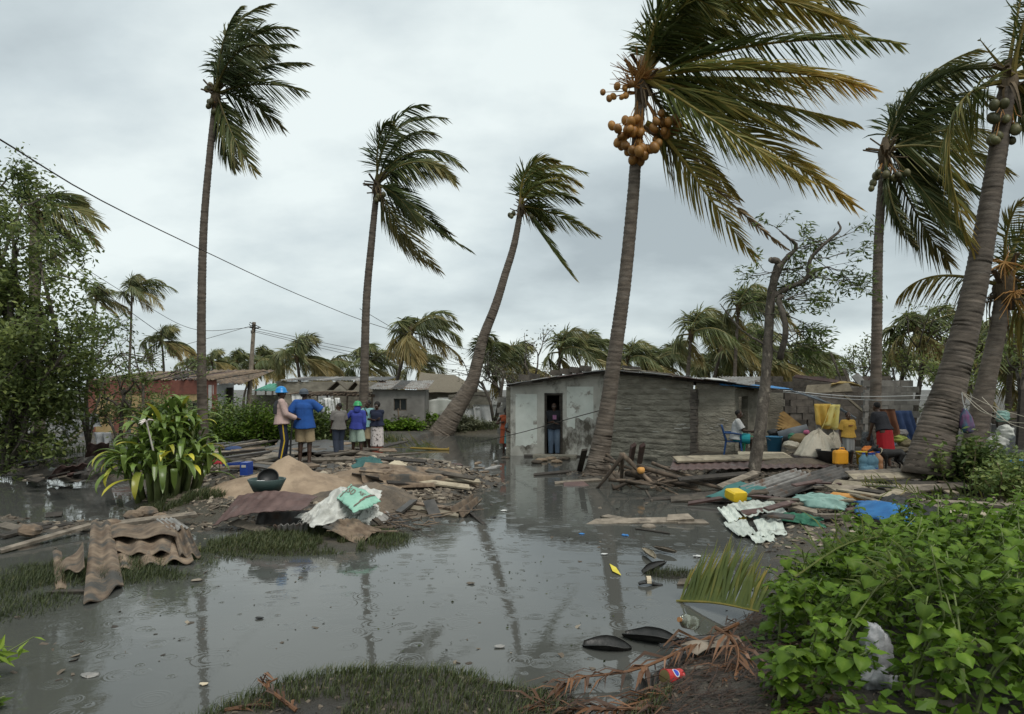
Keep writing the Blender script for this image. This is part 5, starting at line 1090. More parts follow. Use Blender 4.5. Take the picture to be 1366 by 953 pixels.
for i, (px, py, w_, h) in enumerate(((397, 526, .6, 1.3), (408, 532, .5, 1.0), (436, 531, .35, 1.0), (442, 533, .25, .8), (450, 531, .25, .7), (428, 532, .2, .6))): hung('hanging_rag', 'white rag hanging from the stick porch', px, py, 33.4, w_, h, WHITEC, 'rag', 'white rags hanging from the stick porch', i)

hg = thing('grey_house', 'small grey concrete house with one barred window and tin roof', 'house', (px2(500, 34)[0], 34, .2))
gA, gB = px2(497, 34), px2(566, 34); mb = MB(); wallgeo(mb, gA, gB, .1, 2.22, 2.18, .2, [(1.05, 1.7, 1.15, 1.75)]); wallgeo(mb, gB, px2(572, 37), .1, 2.18, 2.2, .2); mb.build('wall', M('concrete_wall', (.19, .18, .165), (.27, .255, .235), scale=1.5, rough=.95, bump=.5, c3=(.13, .12, .11), s3=1.2, t3=(.5, .7)), hg)
windowed(hg, (gA[0]+1.37, 34.12, 1.45), .65, .6)
for i in range(5):
    a = gA[0]-.2+i*.58; mb = MB(); corr(mb, [a, 33.75, 2.24], [a+.62, 33.75, 2.23], [a+.62, 37, 2.7], [a, 37, 2.7], 5, .02, .012, seed=i); mb.build('roof_sheet', TIN if i != 2 else TIN_DK, hg)
hm = thing('thatched_house', 'low house with sagging grey hipped roof behind the washing line', 'house', (px2(566, 43)[0], 43, .2))
mb = MB(); wallgeo(mb, px2(560, 43), px2(640, 43), .1, 2.0, 2.0, .2, [(1.1, 1.9, .2, 1.7)]); mb.build('wall', MUDWALL, hm)
a = px2(556, 42.6); b = px2(645, 42.6); r0 = at(560, 497, 45); r1 = at(606, 500, 45)
mb = MB(); n_ = 16; U, V = np.meshgrid(np.linspace(0, 1, n_), np.linspace(0, 1, 8), indexing='ij'); lo = np.stack([a[0]+(b[0]-a[0])*U, np.full_like(U, 42.6), np.full_like(U, 2.05)], -1); hi = r0+(r1-r0)*U[..., None]; mb.grid(lo*(1-V[..., None])+hi*V[..., None]+np.stack([0*U, 0*U, .05*fbm(U*6, V*6, 3)], -1), .08); mb.build('roof', THATCH, hm)
mb = MB(); wallgeo(mb, px2(598, 40), px2(652, 39), .1, 1.9, 2.1, .2); place('block_wall', mb, MUDWALL, 'ruined mud wall behind the leaning palm trunk', 'wall')
mb = MB(); wallgeo(mb, px2(335, 39), px2(378, 38.5), .1, 1.9, 1.9, .2); place('mud_wall', mb, MUDWALL, 'plain mud wall between the utility pole and the porch house', 'wall')
a = at(340, 519, 38.5); b = at(372, 519, 38.3); mb = MB(); corr(mb, a+[0, -.3, -.1], b+[0, -.3, -.12], b+[0, 1.2, .35], a+[.4, 1.2, .3], 5, .02, .012); place('green_roof_sheet', mb, M('green_tin', (.04, .22, .14), (.07, .30, .20), rough=.5, bump=.2), 'green roof sheet on the far mud wall near the utility pole', 'roof sheet')
# washing line in front of the far house
for i, (px, c_, w_, h, nm) in enumerate(((549, (.55, .04, .03), .3, .8, 'red'), (553, (.55, .22, .03), .35, 1.0, 'mustard'), (558, (.03, .25, .32), .3, .8, 'teal'), (563, (.65, .17, .06), .4, 1.0, 'orange'))): hung('washing', '%s garment drying on the far washing line' % nm, px, 538, 38, w_, h, M('cloth_'+nm, c_, c_, rough=.9, bump=.2), 'garment', None, i)
DOT = M('dotted_cloth', (.66, .68, .62), (.74, .75, .70), rough=.9, bump=.1, c3=(.30, .34, .28), s3=16, t3=(.63, .66)); hung('dotted_sheet', 'white dotted sheet drying beside the orange garment', 588, 535, 37, 1.5, 1.0, DOT, 'sheet', None, 3, slack=-.12, sway=0)
for i, (px, py, w_, h, lab) in enumerate(((622, 545, 1.5, 1.3, 'white tarpaulin draped behind the leaning palm'), (650, 540, 1.6, 1.5, 'white plastic sheeting left of the plastered house'))): hung('tarpaulin', lab, px, py, 38, w_, h, WHITEC, 'tarpaulin', None, i+5, fold=.2)
mb = MB(); mb.tube([at(545, 537, 38), at(566, 539, 38), at(600, 533, 37)], .012, 4); place('washing_line', mb, DARK, 'thin washing line carrying the red and orange garments', 'line')
mb = MB()
for (a, b) in (((531, 573, 34), (540, 542, 34.3)), ((533, 571, 34), (531, 545, 34))): mb.tube([at(*a), at(*b)], .035, 6)
place('prop_stick', mb, BRANCH, 'crossed prop sticks standing before the small grey house', 'stick')

# ---------------------------------------------------------------- utility pole and wires
up_ = thing('utility_pole', 'grey wooden utility pole with insulators and wires', 'utility pole', (px2(331, 35)[0], 35, .2))
tp = at(339, 430, 35); bt = np.array([px2(329, 35)[0], 35, -.2]); mb = MB(); mb.tube([bt, (bt+tp)/2, tp], [.13, .115, .09], 10); mb.build('pole', WOOD, up_)
mb = MB(); mb.bar(at(333, 437, 35), at(345, 438, 35), .06, .06)
for i in range(14): c = at(339+rg.normal(0, 4), 438+rg.normal(0, 2.5), 34.9); mb.tube([c, c+rg.normal(0, .15, 3)], .02, 4)
mb.build('bracket', DARK, up_)
def wire(label, pts, r=.012, name='overhead_wire'):
    mb = MB(); mb.tube(spline([at(*p) for p in pts], 30), r, 4, cap=False); place(name, mb, DARK, label, 'wire')
wire('long sagging black cable from high above the broad tree toward the plastered house', [(-700, -260, 6), (-300, 10, 7.5), (-20, 174, 9.5), (130, 265, 14), (272, 335, 20), (400, 394, 28), (520, 440, 36), (640, 470, 45), (780, 498, 60)], .014)
wire('second cable running under the long sagging one', [(480, 412, 33), (545, 450, 38), (610, 485, 45), (700, 510, 55)], .014)
wire('wire from the broad tree down to the utility pole', [(100, 350, 22), (190, 405, 27), (262, 440, 31), (338, 437, 35)], .011)
wire('low cable slanting down to the red-walled house', [(-260, 20, 9), (-5, 240, 14), (100, 358, 20), (200, 435, 27), (268, 480, 31)], .014)
wire('wire from the pole back to the left houses', [(338, 434, 35), (290, 448, 33), (240, 462, 31)], .011)
for i, (y0, y1) in enumerate(((438, 500), (441, 507), (443, 513))): wire(['topmost', 'middle', 'lowest'][i]+' of the thin wires fanning right from the utility pole', [(340, y0, 35), (470, (y0+y1)/2-4, 38), (600, y1-14, 45), (760, y1-5, 55)], .012)
# ================================================================ RUBBLE, SHEETS, PLANKS, CLOTH, VESSELS
SAND = M('sand', (0.19, 0.137, 0.092), (0.30, 0.225, 0.155), scale=2.5, rough=.95, bump=.9, bscale=14, c3=(0.17, 0.125, 0.085), s3=2.2, t3=(.56, .70), bdist=.02)
MUDHEAP = M('mud_heap', (0.075, 0.060, 0.045), (0.16, 0.125, 0.09), scale=3, rough=.8, bump=1, bscale=18, bdist=.05)
PLASTIC_BLUE = M('blue_plastic', (.015, .045, .24), (.025, .07, .32), rough=.4, bump=0)
BASIN_GREEN = M('dark_green_plastic', (.03, .055, .05), (.045, .075, .068), rough=.4, bump=0)
BLACKP = M('black_metal', (.012, .012, .012), (.03, .03, .028), rough=.5, bump=.1)
SACK = M('white_woven_sack', (.36, .36, .33), (.52, .52, .48), scale=5, rough=.75, bump=.4, bscale=60, c3=(.22, .21, .19), s3=3, t3=(.56, .68))
TEAL_SACK = M('mint_woven_sack', (.19, .38, .29), (.26, .46, .36), scale=5, rough=.7, bump=.3, bscale=60)
TEALC = M('teal_cloth', (.03, .105, .10), (.05, .15, .14), rough=.85, bump=.3)
CREAM = M('cream_cloth', (.50, .42, .30), (.60, .52, .38), rough=.85, bump=.3)
MINT = M('mint_tarp', (.18, .32, .28), (.26, .40, .35), rough=.6, bump=.4)
BLUET = M('blue_tarp', (.025, .13, .34), (.04, .19, .44), rough=.5, bump=.3)
GREENC = M('green_cloth', (.03, .14, .085), (.045, .20, .12), rough=.7, bump=.3)
YELLOWP = M('yellow_plastic', (.62, .42, .02), (.72, .50, .03), scale=3, rough=.4, bump=.1, c3=(.40, .27, .05), s3=3, t3=(.6, .75))
ORANGEP = M('orange_plastic', (.65, .28, .02), (.72, .34, .03), rough=.45, bump=.1)
BLUEB = M('blue_bucket', (.03, .14, .25), (.045, .19, .32), rough=.45, bump=0)
CRATE_WHITE = M('crinkled_white_tin', (.48, .52, .46), (.62, .66, .60), scale=4, rough=.5, bump=.5, c3=(.25, .25, .22), s3=2.5, t3=(.55, .7))
ORW = M('orange_wood', (.45, .21, .05), (.55, .28, .08), rough=.8, bump=.3)

def G(px, py, z): return gz(px, py, z)
# -------- heaps
def heap(name, mat, label, cat, c, rx, ry, h, seed, rough=.25, peak=1.0, res=46, kind=None, base=None):
    U, V = np.meshgrid(np.linspace(-1, 1, res), np.linspace(-1, 1, res), indexing='ij'); a = np.arctan2(V, U); r = np.maximum(np.abs(U), np.abs(V)); X = c[0]+rx*r*np.cos(a); Y = c[1]+ry*r*np.sin(a)
    rr = np.clip(r+.16*fbm(np.cos(a)*1.5+seed, np.sin(a)*1.5, seed)*r, 0, 1); prof = (1-rr**peak)**1.15
    Z = np.maximum(ground_h(X, Y), 0)*(1 if base is None else 0)+(base or 0)-.04+h*prof*(1+rough*fbm(X*2.2, Y*2.2, seed, 5))+.03*fbm(X*6, Y*6, seed+3)*prof
    mb = MB().grid(np.stack([X, Y, Z], -1)); o = mb.build(name, mat, smooth=True); return tag(o, label, cat, kind=kind)
heap('sand_heap', SAND, 'heap of light brown sand on the rubble mound behind the basin', 'sand heap', (-4.35, 13.2), 1.75, 1.3, .62, 3, .3, .9)
heap('sand_heap', SAND, 'lower spread of sand between the sand heap and the long sheets', 'sand heap', (-2.9, 14.2), 1.1, 1.0, .28, 5, .4)
heap('rubble_mound', MUDHEAP, 'dark muddy rubble under the folded sacks', 'rubble', (-2.5, 12.4), 1.6, 1.2, .26, 7, .5)
heap('rubble_mound', MUDHEAP, 'muddy rubble bank beneath the junk at the left shore', 'rubble', (-10.0, 18.4), 4.2, 1.6, .35, 9, .6)
heap('rubble_mound', MUDHEAP, 'dark rubble heap under the tilted maroon sheet', 'rubble', (6.4, 16.3), 2.2, 1.1, .25, 11, .6)
heap('rubble_mound', MUDHEAP, 'dark rubble under the branches by the big palm foot', 'rubble', (3.6, 17.2), 1.7, .8, .22, 13, .6)

def sheet(label, c, waves, amp, mat, name='roof_sheet', cat='roof sheet', group=None, **k):
    mb = MB(); corr(mb, *[G(*q) for q in c], waves, amp, **k); return place(name, mb, mat, label, cat, group, smooth=False)
def plank(label, a, b, w_, th, mat=WOOD, name='plank', cat='plank', group=None, jag=.06, up=(0, -.25, 1)):
    mb = MB(); A = G(*a); B = G(*b); mb.bar(A, B, w_, th, up=up, jag=jag); return place(name, mb, mat, label, cat, group)
# -------- cement sheets, lower left (ridges run down toward the water)
CSH = dict(th=.008, nv=12)
sheet('long broken cement roof sheet leaning down into the flooded grass', [(122, 694, .26), (148, 696, .26), (166, 784, .04), (110, 813, .02)], 1.6, .026, CEMENT, jag=.06, seed=2, nu=34, th=.016, nv=14)
sheet('wavy cement sheet topmost on the pile beside the long broken one', [(146, 701, .24), (230, 694, .30), (236, 716, .25), (150, 718, .20)], 1.6, .024, CEMENT, seed=3, nu=30, jag=.1, **CSH)
sheet('dark cement sheet lying under the topmost one on the pile', [(148, 712, .16), (230, 706, .22), (226, 740, .12), (150, 740, .08)], 2.6, .03, CEMENT, seed=4, nu=40, jag=.12, **CSH)
sheet('pale-edged cement sheet fanned out lowest on the pile', [(150, 722, .08), (246, 712, .16), (258, 748, .06), (158, 764, .02)], 3.0, .036, CEMENT, seed=5, nu=44, jag=.12, **CSH)
sheet('short dark cement sheet piece at the right end of the pile', [(228, 698, .28), (250, 703, .25), (268, 742, .05), (240, 744, .08)], 2.0, .03, CEMENT, seed=6, nu=30, jag=.12, **CSH)
sheet('small corrugated scrap sticking out behind the cement pile', [(208, 693, .31), (232, 691, .30), (252, 704, .25), (226, 708, .26)], 4, .018, TIN, seed=7, jag=.05, th=.01)
sheet('small arched cement fragment left of the long broken sheet', [(74, 762, .04), (110, 722, .24), (112, 760, .20), (84, 765, .02)], 1.0, .04, CEMENT, seed=8, nu=20, jag=.1, **CSH)
sheet('narrow cement strip standing in the water left of the pile', [(70, 735, .10), (82, 735, .10), (90, 788, .0), (74, 790, .0)], .6, .02, CEMENT, seed=9, nu=10, jag=.05, **CSH)
plank('dark plank across the water behind the cement pile', (0, 735, .04), (122, 700, .12), .12, .04)
plank('long brown plank running behind the cement pile toward the mound', (128, 702, .10), (262, 686, .22), .14, .05)
plank('thin dark stick lying at the foot of the cement pile', (67, 790, .02), (112, 789, .03), .05, .03, DARK)
for i, (px, py, s_) in enumerate(((178, 688, .13), (196, 684, .16), (150, 699, .12), (40, 708, .14), (214, 690, .1))):
    mb = MB(); mb.ball(G(px, py, .12), (s_*1.2, s_, s_*.7), 9, 6); v = mb.v[0]; v += rg.normal(0, s_*.06, v.shape); place('stone', mb, CEMENT, 'rounded stone behind the cement sheet pile', 'stone', 'stones behind the cement sheet pile')
# -------- junk on the left shore
for i, (a, b, w_, m_, lab) in enumerate((((0, 716, .04), (60, 700, .05), .2, DARK, 'black sodden board at the left water edge'), ((55, 706, .03), (92, 700, .04), .12, DARK, 'short black board floating left of the cement pile'), ((0, 700, .04), (50, 712, .03), .16, WOOD, 'grey board half sunk at the left water edge'))): plank(lab, a, b, w_, .04, m_)
JL = 'scrap board in the junk heap under the broad tree'
for i in range(26):
    px = rg.uniform(0, 158); py = rg.uniform(612, 640); z = .12+.25*rg.random(); a = rg.uniform(-.6, .6); l_ = rg.uniform(8, 26)
    plank(JL, (px, py, z), (px+l_*math.cos(a), py+l_*math.sin(a)*.4, z+rg.uniform(-.1, .2)), rg.uniform(.1, .3), .03, [DARK, WOOD, RUST, TIN_DK][i % 4], 'scrap_board', 'board', 'scrap boards under the broad tree')
sheet('curved black tin sheet standing in the junk under the broad tree', [(35, 612, .2), (60, 610, .2), (64, 577, .95), (40, 582, .9)], 1, .02, TIN_DK, droop=.12)
sheet('leaning rust-brown sheet beside the curved black tin', [(13, 612, .2), (32, 612, .2), (42, 578, 1.0), (24, 578, 1.0)], 2, .02, RUST)
sheet('bent brown sheet lying at the shore left of the strap-leaved clump', [(60, 640, .1), (95, 638, .1), (120, 618, .5), (80, 622, .45)], 3, .02, RUST, rough=.06, seed=2)
sheet('dark tin sheet slumped beside the strap-leaved clump', [(98, 640, .1), (138, 640, .1), (148, 605, .7), (104, 612, .6)], 3, .03, TIN_DK, rough=.1, seed=3)
sheet('maroon sheet fragment tilted against the strap-leaved clump', [(112, 612, .5), (145, 608, .55), (146, 590, .95), (118, 592, .9)], 2, .02, RUST, rough=.05, seed=4)
plank('pale slanting pole in the junk left of the strap-leaved clump', (86, 595, .55), (115, 570, 1.05), .07, .06, WOOD_PALE, 'debris_pole', 'pole')
LINEN0 = M('grey_plastic_sheet', (.26, .27, .28), (.38, .39, .40), rough=.5, bump=.4)
def lump(name, label, cat, px, py, z, r, mat, seed=0, amp=.25, n=16):
    mb = MB(); mb.ball(G(px, py, z), r, n, 10); v = mb.v[0]; c = v.mean(0); d = v-c; k = 1+amp*fbm(d[:, 0]/max(r)*1.7+seed, d[:, 2]/max(r)*1.7+d[:, 1]/max(r)*1.3, seed, 4); v[:] = c+d*k[:, None]; return place(name, mb, mat, label, cat, None, True)
lump('white_bag', 'small white plastic bag at the left shore', 'bag', 76, 627, .08, (.22, .15, .10), WHITEC, 1)
lump('red_cloth', 'crumpled red cloth in the junk under the broad tree', 'cloth', 27, 605, .3, (.3, .15, .12), M('red_cloth', (.30, .05, .05), (.38, .08, .07), rough=.9), 2)
lump('white_bag', 'pale plastic container among the far junk under the broad tree', 'container', 18, 595, .5, (.10, .08, .1), WHITEC, 3)
for i, (px, py, lab) in enumerate(((95, 572, 'dirty white sheet glimpsed beyond the junk'), (118, 560, 'crumpled white sheet behind the slender trees'), (136, 585, 'whitish plastic behind the strap-leaved clump'))): hung('plastic_sheet', lab, px, py-8, 24, .6, .5, LINEN0, 'plastic sheet', None, i, fold=.12)

# -------- planks and boards on the rubble mound, around the people
BL_ = 'grey weathered board among the planks the helmeted group stands on'; BG = 'boards scattered under the helmeted group'
for i in range(64):
    px = rg.uniform(225, 520); py = rg.uniform(592, 626); z = .40+.16*rg.random(); l_ = rg.uniform(14, 70); sl = rg.normal(0, .10)
    plank(BL_, (px, py, z), (px+l_, py+l_*sl-2, z+rg.uniform(-.04, .06)), rg.uniform(.10, .30), .035, [WOOD, DARK, WOOD, TIN_DK, CEMENT][i % 5], 'board', 'board', BG)
plank('long black pole in front of the pink-jacketed person', (240, 611, .5), (352, 600, .62), .07, .06, DARK, 'debris_pole', 'pole')
plank('long dark pole beside the black one on the mound', (268, 616, .46), (358, 603, .6), .08, .06, TIN_DK, 'debris_pole', 'pole')
plank('long brown board crossing below the feet of the man in blue', (300, 616, .45), (470, 613, .5), .2, .06, WOOD)
plank('long pale board behind the feet of the group', (240, 605, .5), (350, 603, .55), .18, .04, WOOD_PALE)
sheet('flat grey metal sheet behind the man in the blue shirt', [(362, 604, .5), (470, 602, .5), (468, 587, .55), (372, 587, .55)], 5, .015, TIN_DK)
sheet('dark tin sheet beside the big bush on the mound', [(215, 608, .4), (250, 608, .4), (258, 592, .6), (225, 592, .55)], 2, .02, WOOD)
# rusty sheets and cavity in front of the sand
sheet('arched maroon rusted roof sheet in front of the sand heap', [(282, 703, .06), (402, 681, .40), (424, 662, .52), (318, 662, .50)], 8, .008, RUST, droop=.16, th=.01, rough=.03, seed=4, nv=14)
sheet('brown wooden panel lying under the arched maroon sheet', [(303, 699, .12), (352, 712, .05), (361, 706, .10), (318, 692, .2)], 3, .008, WOOD, th=.02)
sheet('small corrugated edge piece under the folded sacks', [(364, 701, .16), (406, 698, .20), (405, 706, .10), (366, 709, .06)], 5, .028, TIN, nu=44)
sheet('weathered flat sheet sliding from the sacks into the water', [(430, 703, .22), (470, 692, .30), (509, 706, .13), (480, 728, .01)], 4, .012, CEMENT, droop=.03, rough=.05, seed=6)
sheet('dark sheet standing in for the shade in the hollow below the maroon one', [(340, 700, .08), (425, 700, .12), (425, 680, .3), (345, 684, .26)], 6, .01, TIN_DK)  # added dark sheet: paints the shade of the cavity
# long sheets to the right
sheet('long cement roof sheet with a trough lying on the rubble mound', [(490, 652, .25), (478, 629, .55), (606, 637, .30), (640, 648, .12)], 1.5, .05, CEMENT, nv=16, nu=26, th=.016, jag=.03)
sheet('second long cement sheet lying behind the trough-shaped one', [(478, 628, .58), (484, 619, .62), (618, 630, .32), (612, 640, .25)], 1.2, .045, CEMENT, nv=16, nu=24, th=.016, jag=.04, seed=5)
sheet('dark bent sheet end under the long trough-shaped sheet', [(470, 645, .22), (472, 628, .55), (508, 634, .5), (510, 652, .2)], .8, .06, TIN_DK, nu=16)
plank('long grey board reaching from the helmeted group to the water', (455, 602, .5), (600, 619, .3), .26, .05, WOOD)
plank('long brown board under the grey one on the mound', (470, 611, .42), (615, 624, .2), .2, .05, WOOD)
plank('reddish board end at the water side of the mound', (560, 617, .3), (616, 621, .22), .12, .05, RUST)
plank('dark board behind the cream cloth', (510, 610, .4), (600, 628, .22), .3, .04, DARK)
plank('long thin pole below the trough-shaped sheet', (500, 666, .16), (604, 680, .05), .09, .08, BRANCH, 'debris_pole', 'pole')
plank('pale plank half buried in mud by the water', (515, 672, .12), (612, 688, .03), .16, .04, WOOD_PALE)
plank('flat grey board standing in the shallow water', (572, 668, .22), (583, 693, -.02), .20, .03, TIN_DK, up=(0, -1, .6))
plank('short grey board leaning by the sacks', (531, 684, .12), (552, 668, .18), .12, .04, TIN_DK)
sheet('short two-ridged cement sheet lying at the water edge', [(597, 680, .10), (622, 689, .04), (643, 667, .12), (630, 661, .18)], 2.2, .045, CEMENT, nu=40, nv=8, jag=.06, th=.016)
plank('thin stick in the water beside the two-ridged sheet', (629, 686, .04), (647, 702, -.02), .06, .05, DARK)
sheet('small ribbed dark scrap near the folded sacks', [(508, 688, .12), (528, 684, .14), (546, 700, .02), (526, 704, .02)], 4, .012, TIN_DK)
sheet('small grey ribbed scrap beside the mint sack', [(503, 690, .14), (515, 681, .18), (526, 688, .1), (512, 698, .06)], 4, .012, TIN)
for i in range(34):
    px = rg.uniform(505, 585); py = 700-(px-505)*.12+rg.uniform(-12, 14); a = G(px, py, .05+.06*rg.random()); b = a+np.array([rg.normal(0, .35), rg.normal(0, .2), rg.uniform(-.03, .12)]); mb = MB(); mb.tube([a, (a+b)/2+rg.normal(0, .03, 3), b], [.014, .011, .006], 5); place('twig', mb, BRANCH, 'small dead twig on the muddy tip below the mint sack', 'twig', 'twigs on the muddy tip')
for i in range(12):
    px = rg.uniform(596, 660); py = rg.uniform(616, 644); plank('small broken board at the end of the long sheets', (px, py, .04), (px+rg.uniform(4, 16), py+rg.normal(0, 2), .08), .12, .04, [CEMENT, WOOD, TIN][i % 3], 'broken_board', 'board', 'broken boards at the end of the long sheets')

for i in range(20):
    px = rg.uniform(455, 575); py = 612+(px-455)*.12+rg.uniform(-4, 26); z = np.interp(py, [612, 650], [.45, .2])+rg.uniform(0, .10); l_ = rg.uniform(35, 95); plank('long loose board in the stack between the helmeted group and the water', (px, py, z), (px+l_, py+l_*rg.normal(.09, .06), max(.04, z-.12)), rg.uniform(.08, .2), .035, [WOOD, DARK, WOOD_PALE, WOOD, CEMENT][i % 5], 'board', 'board', 'long loose boards beside the cement sheets')
# -------- sacks
def drape(mb, cs, h, amp, seed, n=46, th=.008, freq=3.0, edge=.6):
    c = [np.asarray(G(*q)) for q in cs]; U, V = np.meshgrid(np.linspace(0, 1, n), np.linspace(0, 1, n), indexing='ij'); u = U[..., None]; v = V[..., None]
    P = (1-u)*(1-v)*c[0]+u*(1-v)*c[1]+u*v*c[2]+(1-u)*v*c[3]
    b = (np.sin(np.pi*U)*np.sin(np.pi*V))**edge
    fo = folds(U, V, seed, 7, freq*.5, freq*1.7); ed = fbm(U*5+seed, V*5+seed*2, seed, 4); P = P+np.stack([.10*(fo-.4)*amp*4+.10*ed*(1-b), .1*fbm(U*freq+9, V*freq+seed, seed+3)*amp*4+.10*fbm(U*5+3, V*5+seed, seed+6, 4)*(1-b), h*b*(.75+.5*vnoise(U*2.2+seed, V*2.2, seed))+amp*(fo-.25)*2.0*np.minimum(1, b*1.3)+amp*.25*fbm(U*9, V*9, seed+8)], -1)
    mb.grid(P, th); return P
mb = MB(); drape(mb, [(398, 690, .28), (470, 672, .42), (505, 676, .38), (420, 705, .2)], .10, .20, 3, freq=4); drape(mb, [(398, 694, .25), (455, 650, .50), (508, 655, .48), (500, 684, .28)], .12, .16, 6, freq=4); drape(mb, [(440, 702, .2), (500, 676, .35), (510, 684, .26), (480, 706, .14)], .05, .16, 9, freq=5)
st = thing('sack_pile', 'heap of folded dirty-white woven sacks on the rubble', 'sacks', G(450, 705, .1)); mb.build('woven_sack', SACK, st, smooth=True)
mb = MB()
for i in range(12): a = G(406+rg.normal(0, 3), 694, .22); b = a+np.array([rg.normal(0, .05), -.1, -.2]); mb.tube([a, (a+b)/2+rg.normal(0, .03, 3), b], .004, 3)
mb.build('loose_thread', SACK, st)
tsk = thing('mint_sack', 'mint green printed woven sack draped over the white sacks', 'sack', G(478, 690, .2)); mb = MB(); PS = drape(mb, [(450, 664, .56), (476, 684, .42), (512, 668, .50), (468, 646, .66)], .08, .03, 12, n=40, freq=1.6); mb.build('cloth', TEAL_SACK, tsk, smooth=True)
PRINT = M('sack_print', (.16, .10, .08), (.22, .14, .11), rough=.8, bump=0)
def text_on(P, s, u0, v0, su, sv, parent, mat, name='lettering', k=.012):
    cu = bpy.data.curves.new(name, 'FONT'); cu.body = s; cu.size = 1.0; cu.extrude = 0.0; tmp = bpy.data.objects.new(name, cu); COL.objects.link(tmp); bpy.context.view_layer.update()
    me = bpy.data.meshes.new_from_object(tmp.evaluated_get(bpy.context.evaluated_depsgraph_get())); bpy.data.objects.remove(tmp)
    bb = bmesh.new(); bb.from_mesh(me); bmesh.ops.triangulate(bb, faces=bb.faces[:]); bmesh.ops.subdivide_edges(bb, edges=bb.edges[:], cuts=3, use_grid_fill=True); bmesh.ops.triangulate(bb, faces=bb.faces[:]); bb.to_mesh(me); bb.free()
    b = wloc(parent); n = P.shape[0]-1
    for v in me.vertices:
        u = min(.999, max(0, u0+v.co.x*su)); w_ = min(.999, max(0, v0+v.co.y*sv)); i, j = u*n, w_*n; i0, j0 = int(i), int(j); f, g = i-i0, j-j0
        p = P[i0, j0]*(1-f)*(1-g)+P[i0+1, j0]*f*(1-g)+P[i0, j0+1]*(1-f)*g+P[i0+1, j0+1]*f*g; v.co = Vector(p+[0, -k*.5, k]-b)
    me.materials.append(mat); mobj(name, me, parent)
text_on(PS, '50', .18, .30, .30, .34, tsk, PRINT); text_on(PS, 'kg', .50, .56, .22, .26, tsk, PRINT)
mb = MB(); mb.grid(PS[30:33, 2:38]+[0, -.005, .012]); mb.grid(PS[4:5].repeat(2, 0)[:, 2:38]+np.array([[[0, 0, .012]], [[.02, -.02, .012]]])); mb.build('stripe', PRINT, tsk)
mb = MB(); drape(mb, [(468, 624, .55), (512, 622, .55), (508, 612, .6), (476, 612, .6)], .08, .08, 15, n=34); place('teal_cloth', mb, TEALC, 'dark teal cloth bundle on the boards behind the long sheets', 'cloth', None, True)
mb = MB(); drape(mb, [(512, 622, .5), (552, 627, .42), (540, 618, .55), (526, 614, .6)], .05, .02, 18, n=20, freq=2); place('cream_cloth', mb, CREAM, 'cream cloth peaked beside the dark teal bundle', 'cloth', None, True)
# basin, pot, crate, shovel
c = G(356, 655, .56); t = thing('washing_basin', 'dark green basin holding a black pot, on the sand heap', 'basin', c)
mb = MB(); mb.lathe([(.001, .015), (.19, .015), (.27, .19), (.285, .20), (.30, .19), (.21, 0), (.001, 0)], c+[0, 0, .0], 24); mb.build('bowl', BASIN_GREEN, t, smooth=True)
mb = MB(); mb.lathe([(.001, .02), (.14, .02), (.155, .09), (.155, .10), (.17, .10), (.155, 0), (.001, 0)], c+[.03, .0, .17], 20, eul(R(55), 0, .2)); place('black_pot', mb, BLACKP, 'black round pan tilted inside the dark green basin', 'pan', None, True)
lump('white_rag', 'white rag tucked in the dark green basin', 'rag', 347, 645, .70, (.11, .08, .05), WHITEC, 4)
c = G(318, 634, .42); t = thing('plastic_crate', 'broken blue plastic crate at the left of the sand heap', 'crate', c); mb = MB()
mb.box(c+[.17, 0, .14], (.16, .3, .26)); mb.build('end_panel', PLASTIC_BLUE, t); mb = MB(); mb.bar(c+[-.28, -.12, .22], c+[.1, -.12, .25], .03, .04); mb.bar(c+[-.28, .14, .22], c+[.1, .14, .25], .03, .04); mb.build('rail', PLASTIC_BLUE, t)
MB().box(c+[.17, -.155, .2], (.09, .008, .05)).build('label_plate', WHITEP, t)
lump('red_cloth', 'red fabric scrap by the strap-leaved clump', 'cloth', 292, 618, .5, (.18, .1, .12), M('red_scrap', (.28, .02, .03), (.35, .04, .04), rough=.9), 8)
lump('blue_cloth', 'dark blue cloth lying on the mound near the big bush', 'cloth', 312, 600, .55, (.25, .14, .1), M('navy_scrap', (.03, .05, .12), (.05, .08, .17), rough=.9), 9)

# -------- branches by the big palm
def stick(label, a, b, r, group=None, mat=BRANCH, bend=.03, name='branch', cat='branch'):
    A, B = G(*a), G(*b); mb = MB(); m1 = (A+B)/2+rg.normal(0, bend, 3); mb.tube(spline([A, m1, B], 7), np.linspace(r, r*.6, 7), 7); return place(name, mb, mat, label, cat, group, True)
SG = 'dead branches stacked right of the big palm foot'; SLb = 'bare dead branch in the stack right of the big palm foot'
for a, b, r in [((830, 608, .75), (796, 653, -.02), .05), ((829, 606, .78), (828, 650, -.02), .055), ((830, 606, .75), (882, 657, -.02), .06), ((806, 612, .55), (858, 632, .25), .05), ((812, 622, .45), (842, 650, .05), .045), ((842, 628, .4), (900, 648, .12), .06), ((835, 632, .3), (930, 650, .12), .07), ((850, 622, .5), (965, 652, .1), .06), ((812, 640, .2), (880, 645, .15), .05), ((840, 645, .12), (910, 640, .3), .045), ((860, 640, .2), (935, 655, .05), .05), ((818, 652, .05), (870, 630, .3), .045), ((870, 618, .5), (940, 640, .25), .045), ((806, 604, .6), (832, 628, .3), .04)]: stick(SLb, a, b, r, SG)
for i in range(26):
    px = rg.uniform(815, 920); py = rg.uniform(620, 652); z = rg.uniform(.05, .35); stick('thin dead twig in the branch stack by the big palm', (px, py, z), (px+rg.normal(18, 25), py+rg.normal(6, 7), max(-.02, z-rg.uniform(0, .25))), rg.uniform(.015, .03), 'thin twigs in the branch stack', name='twig', cat='twig')
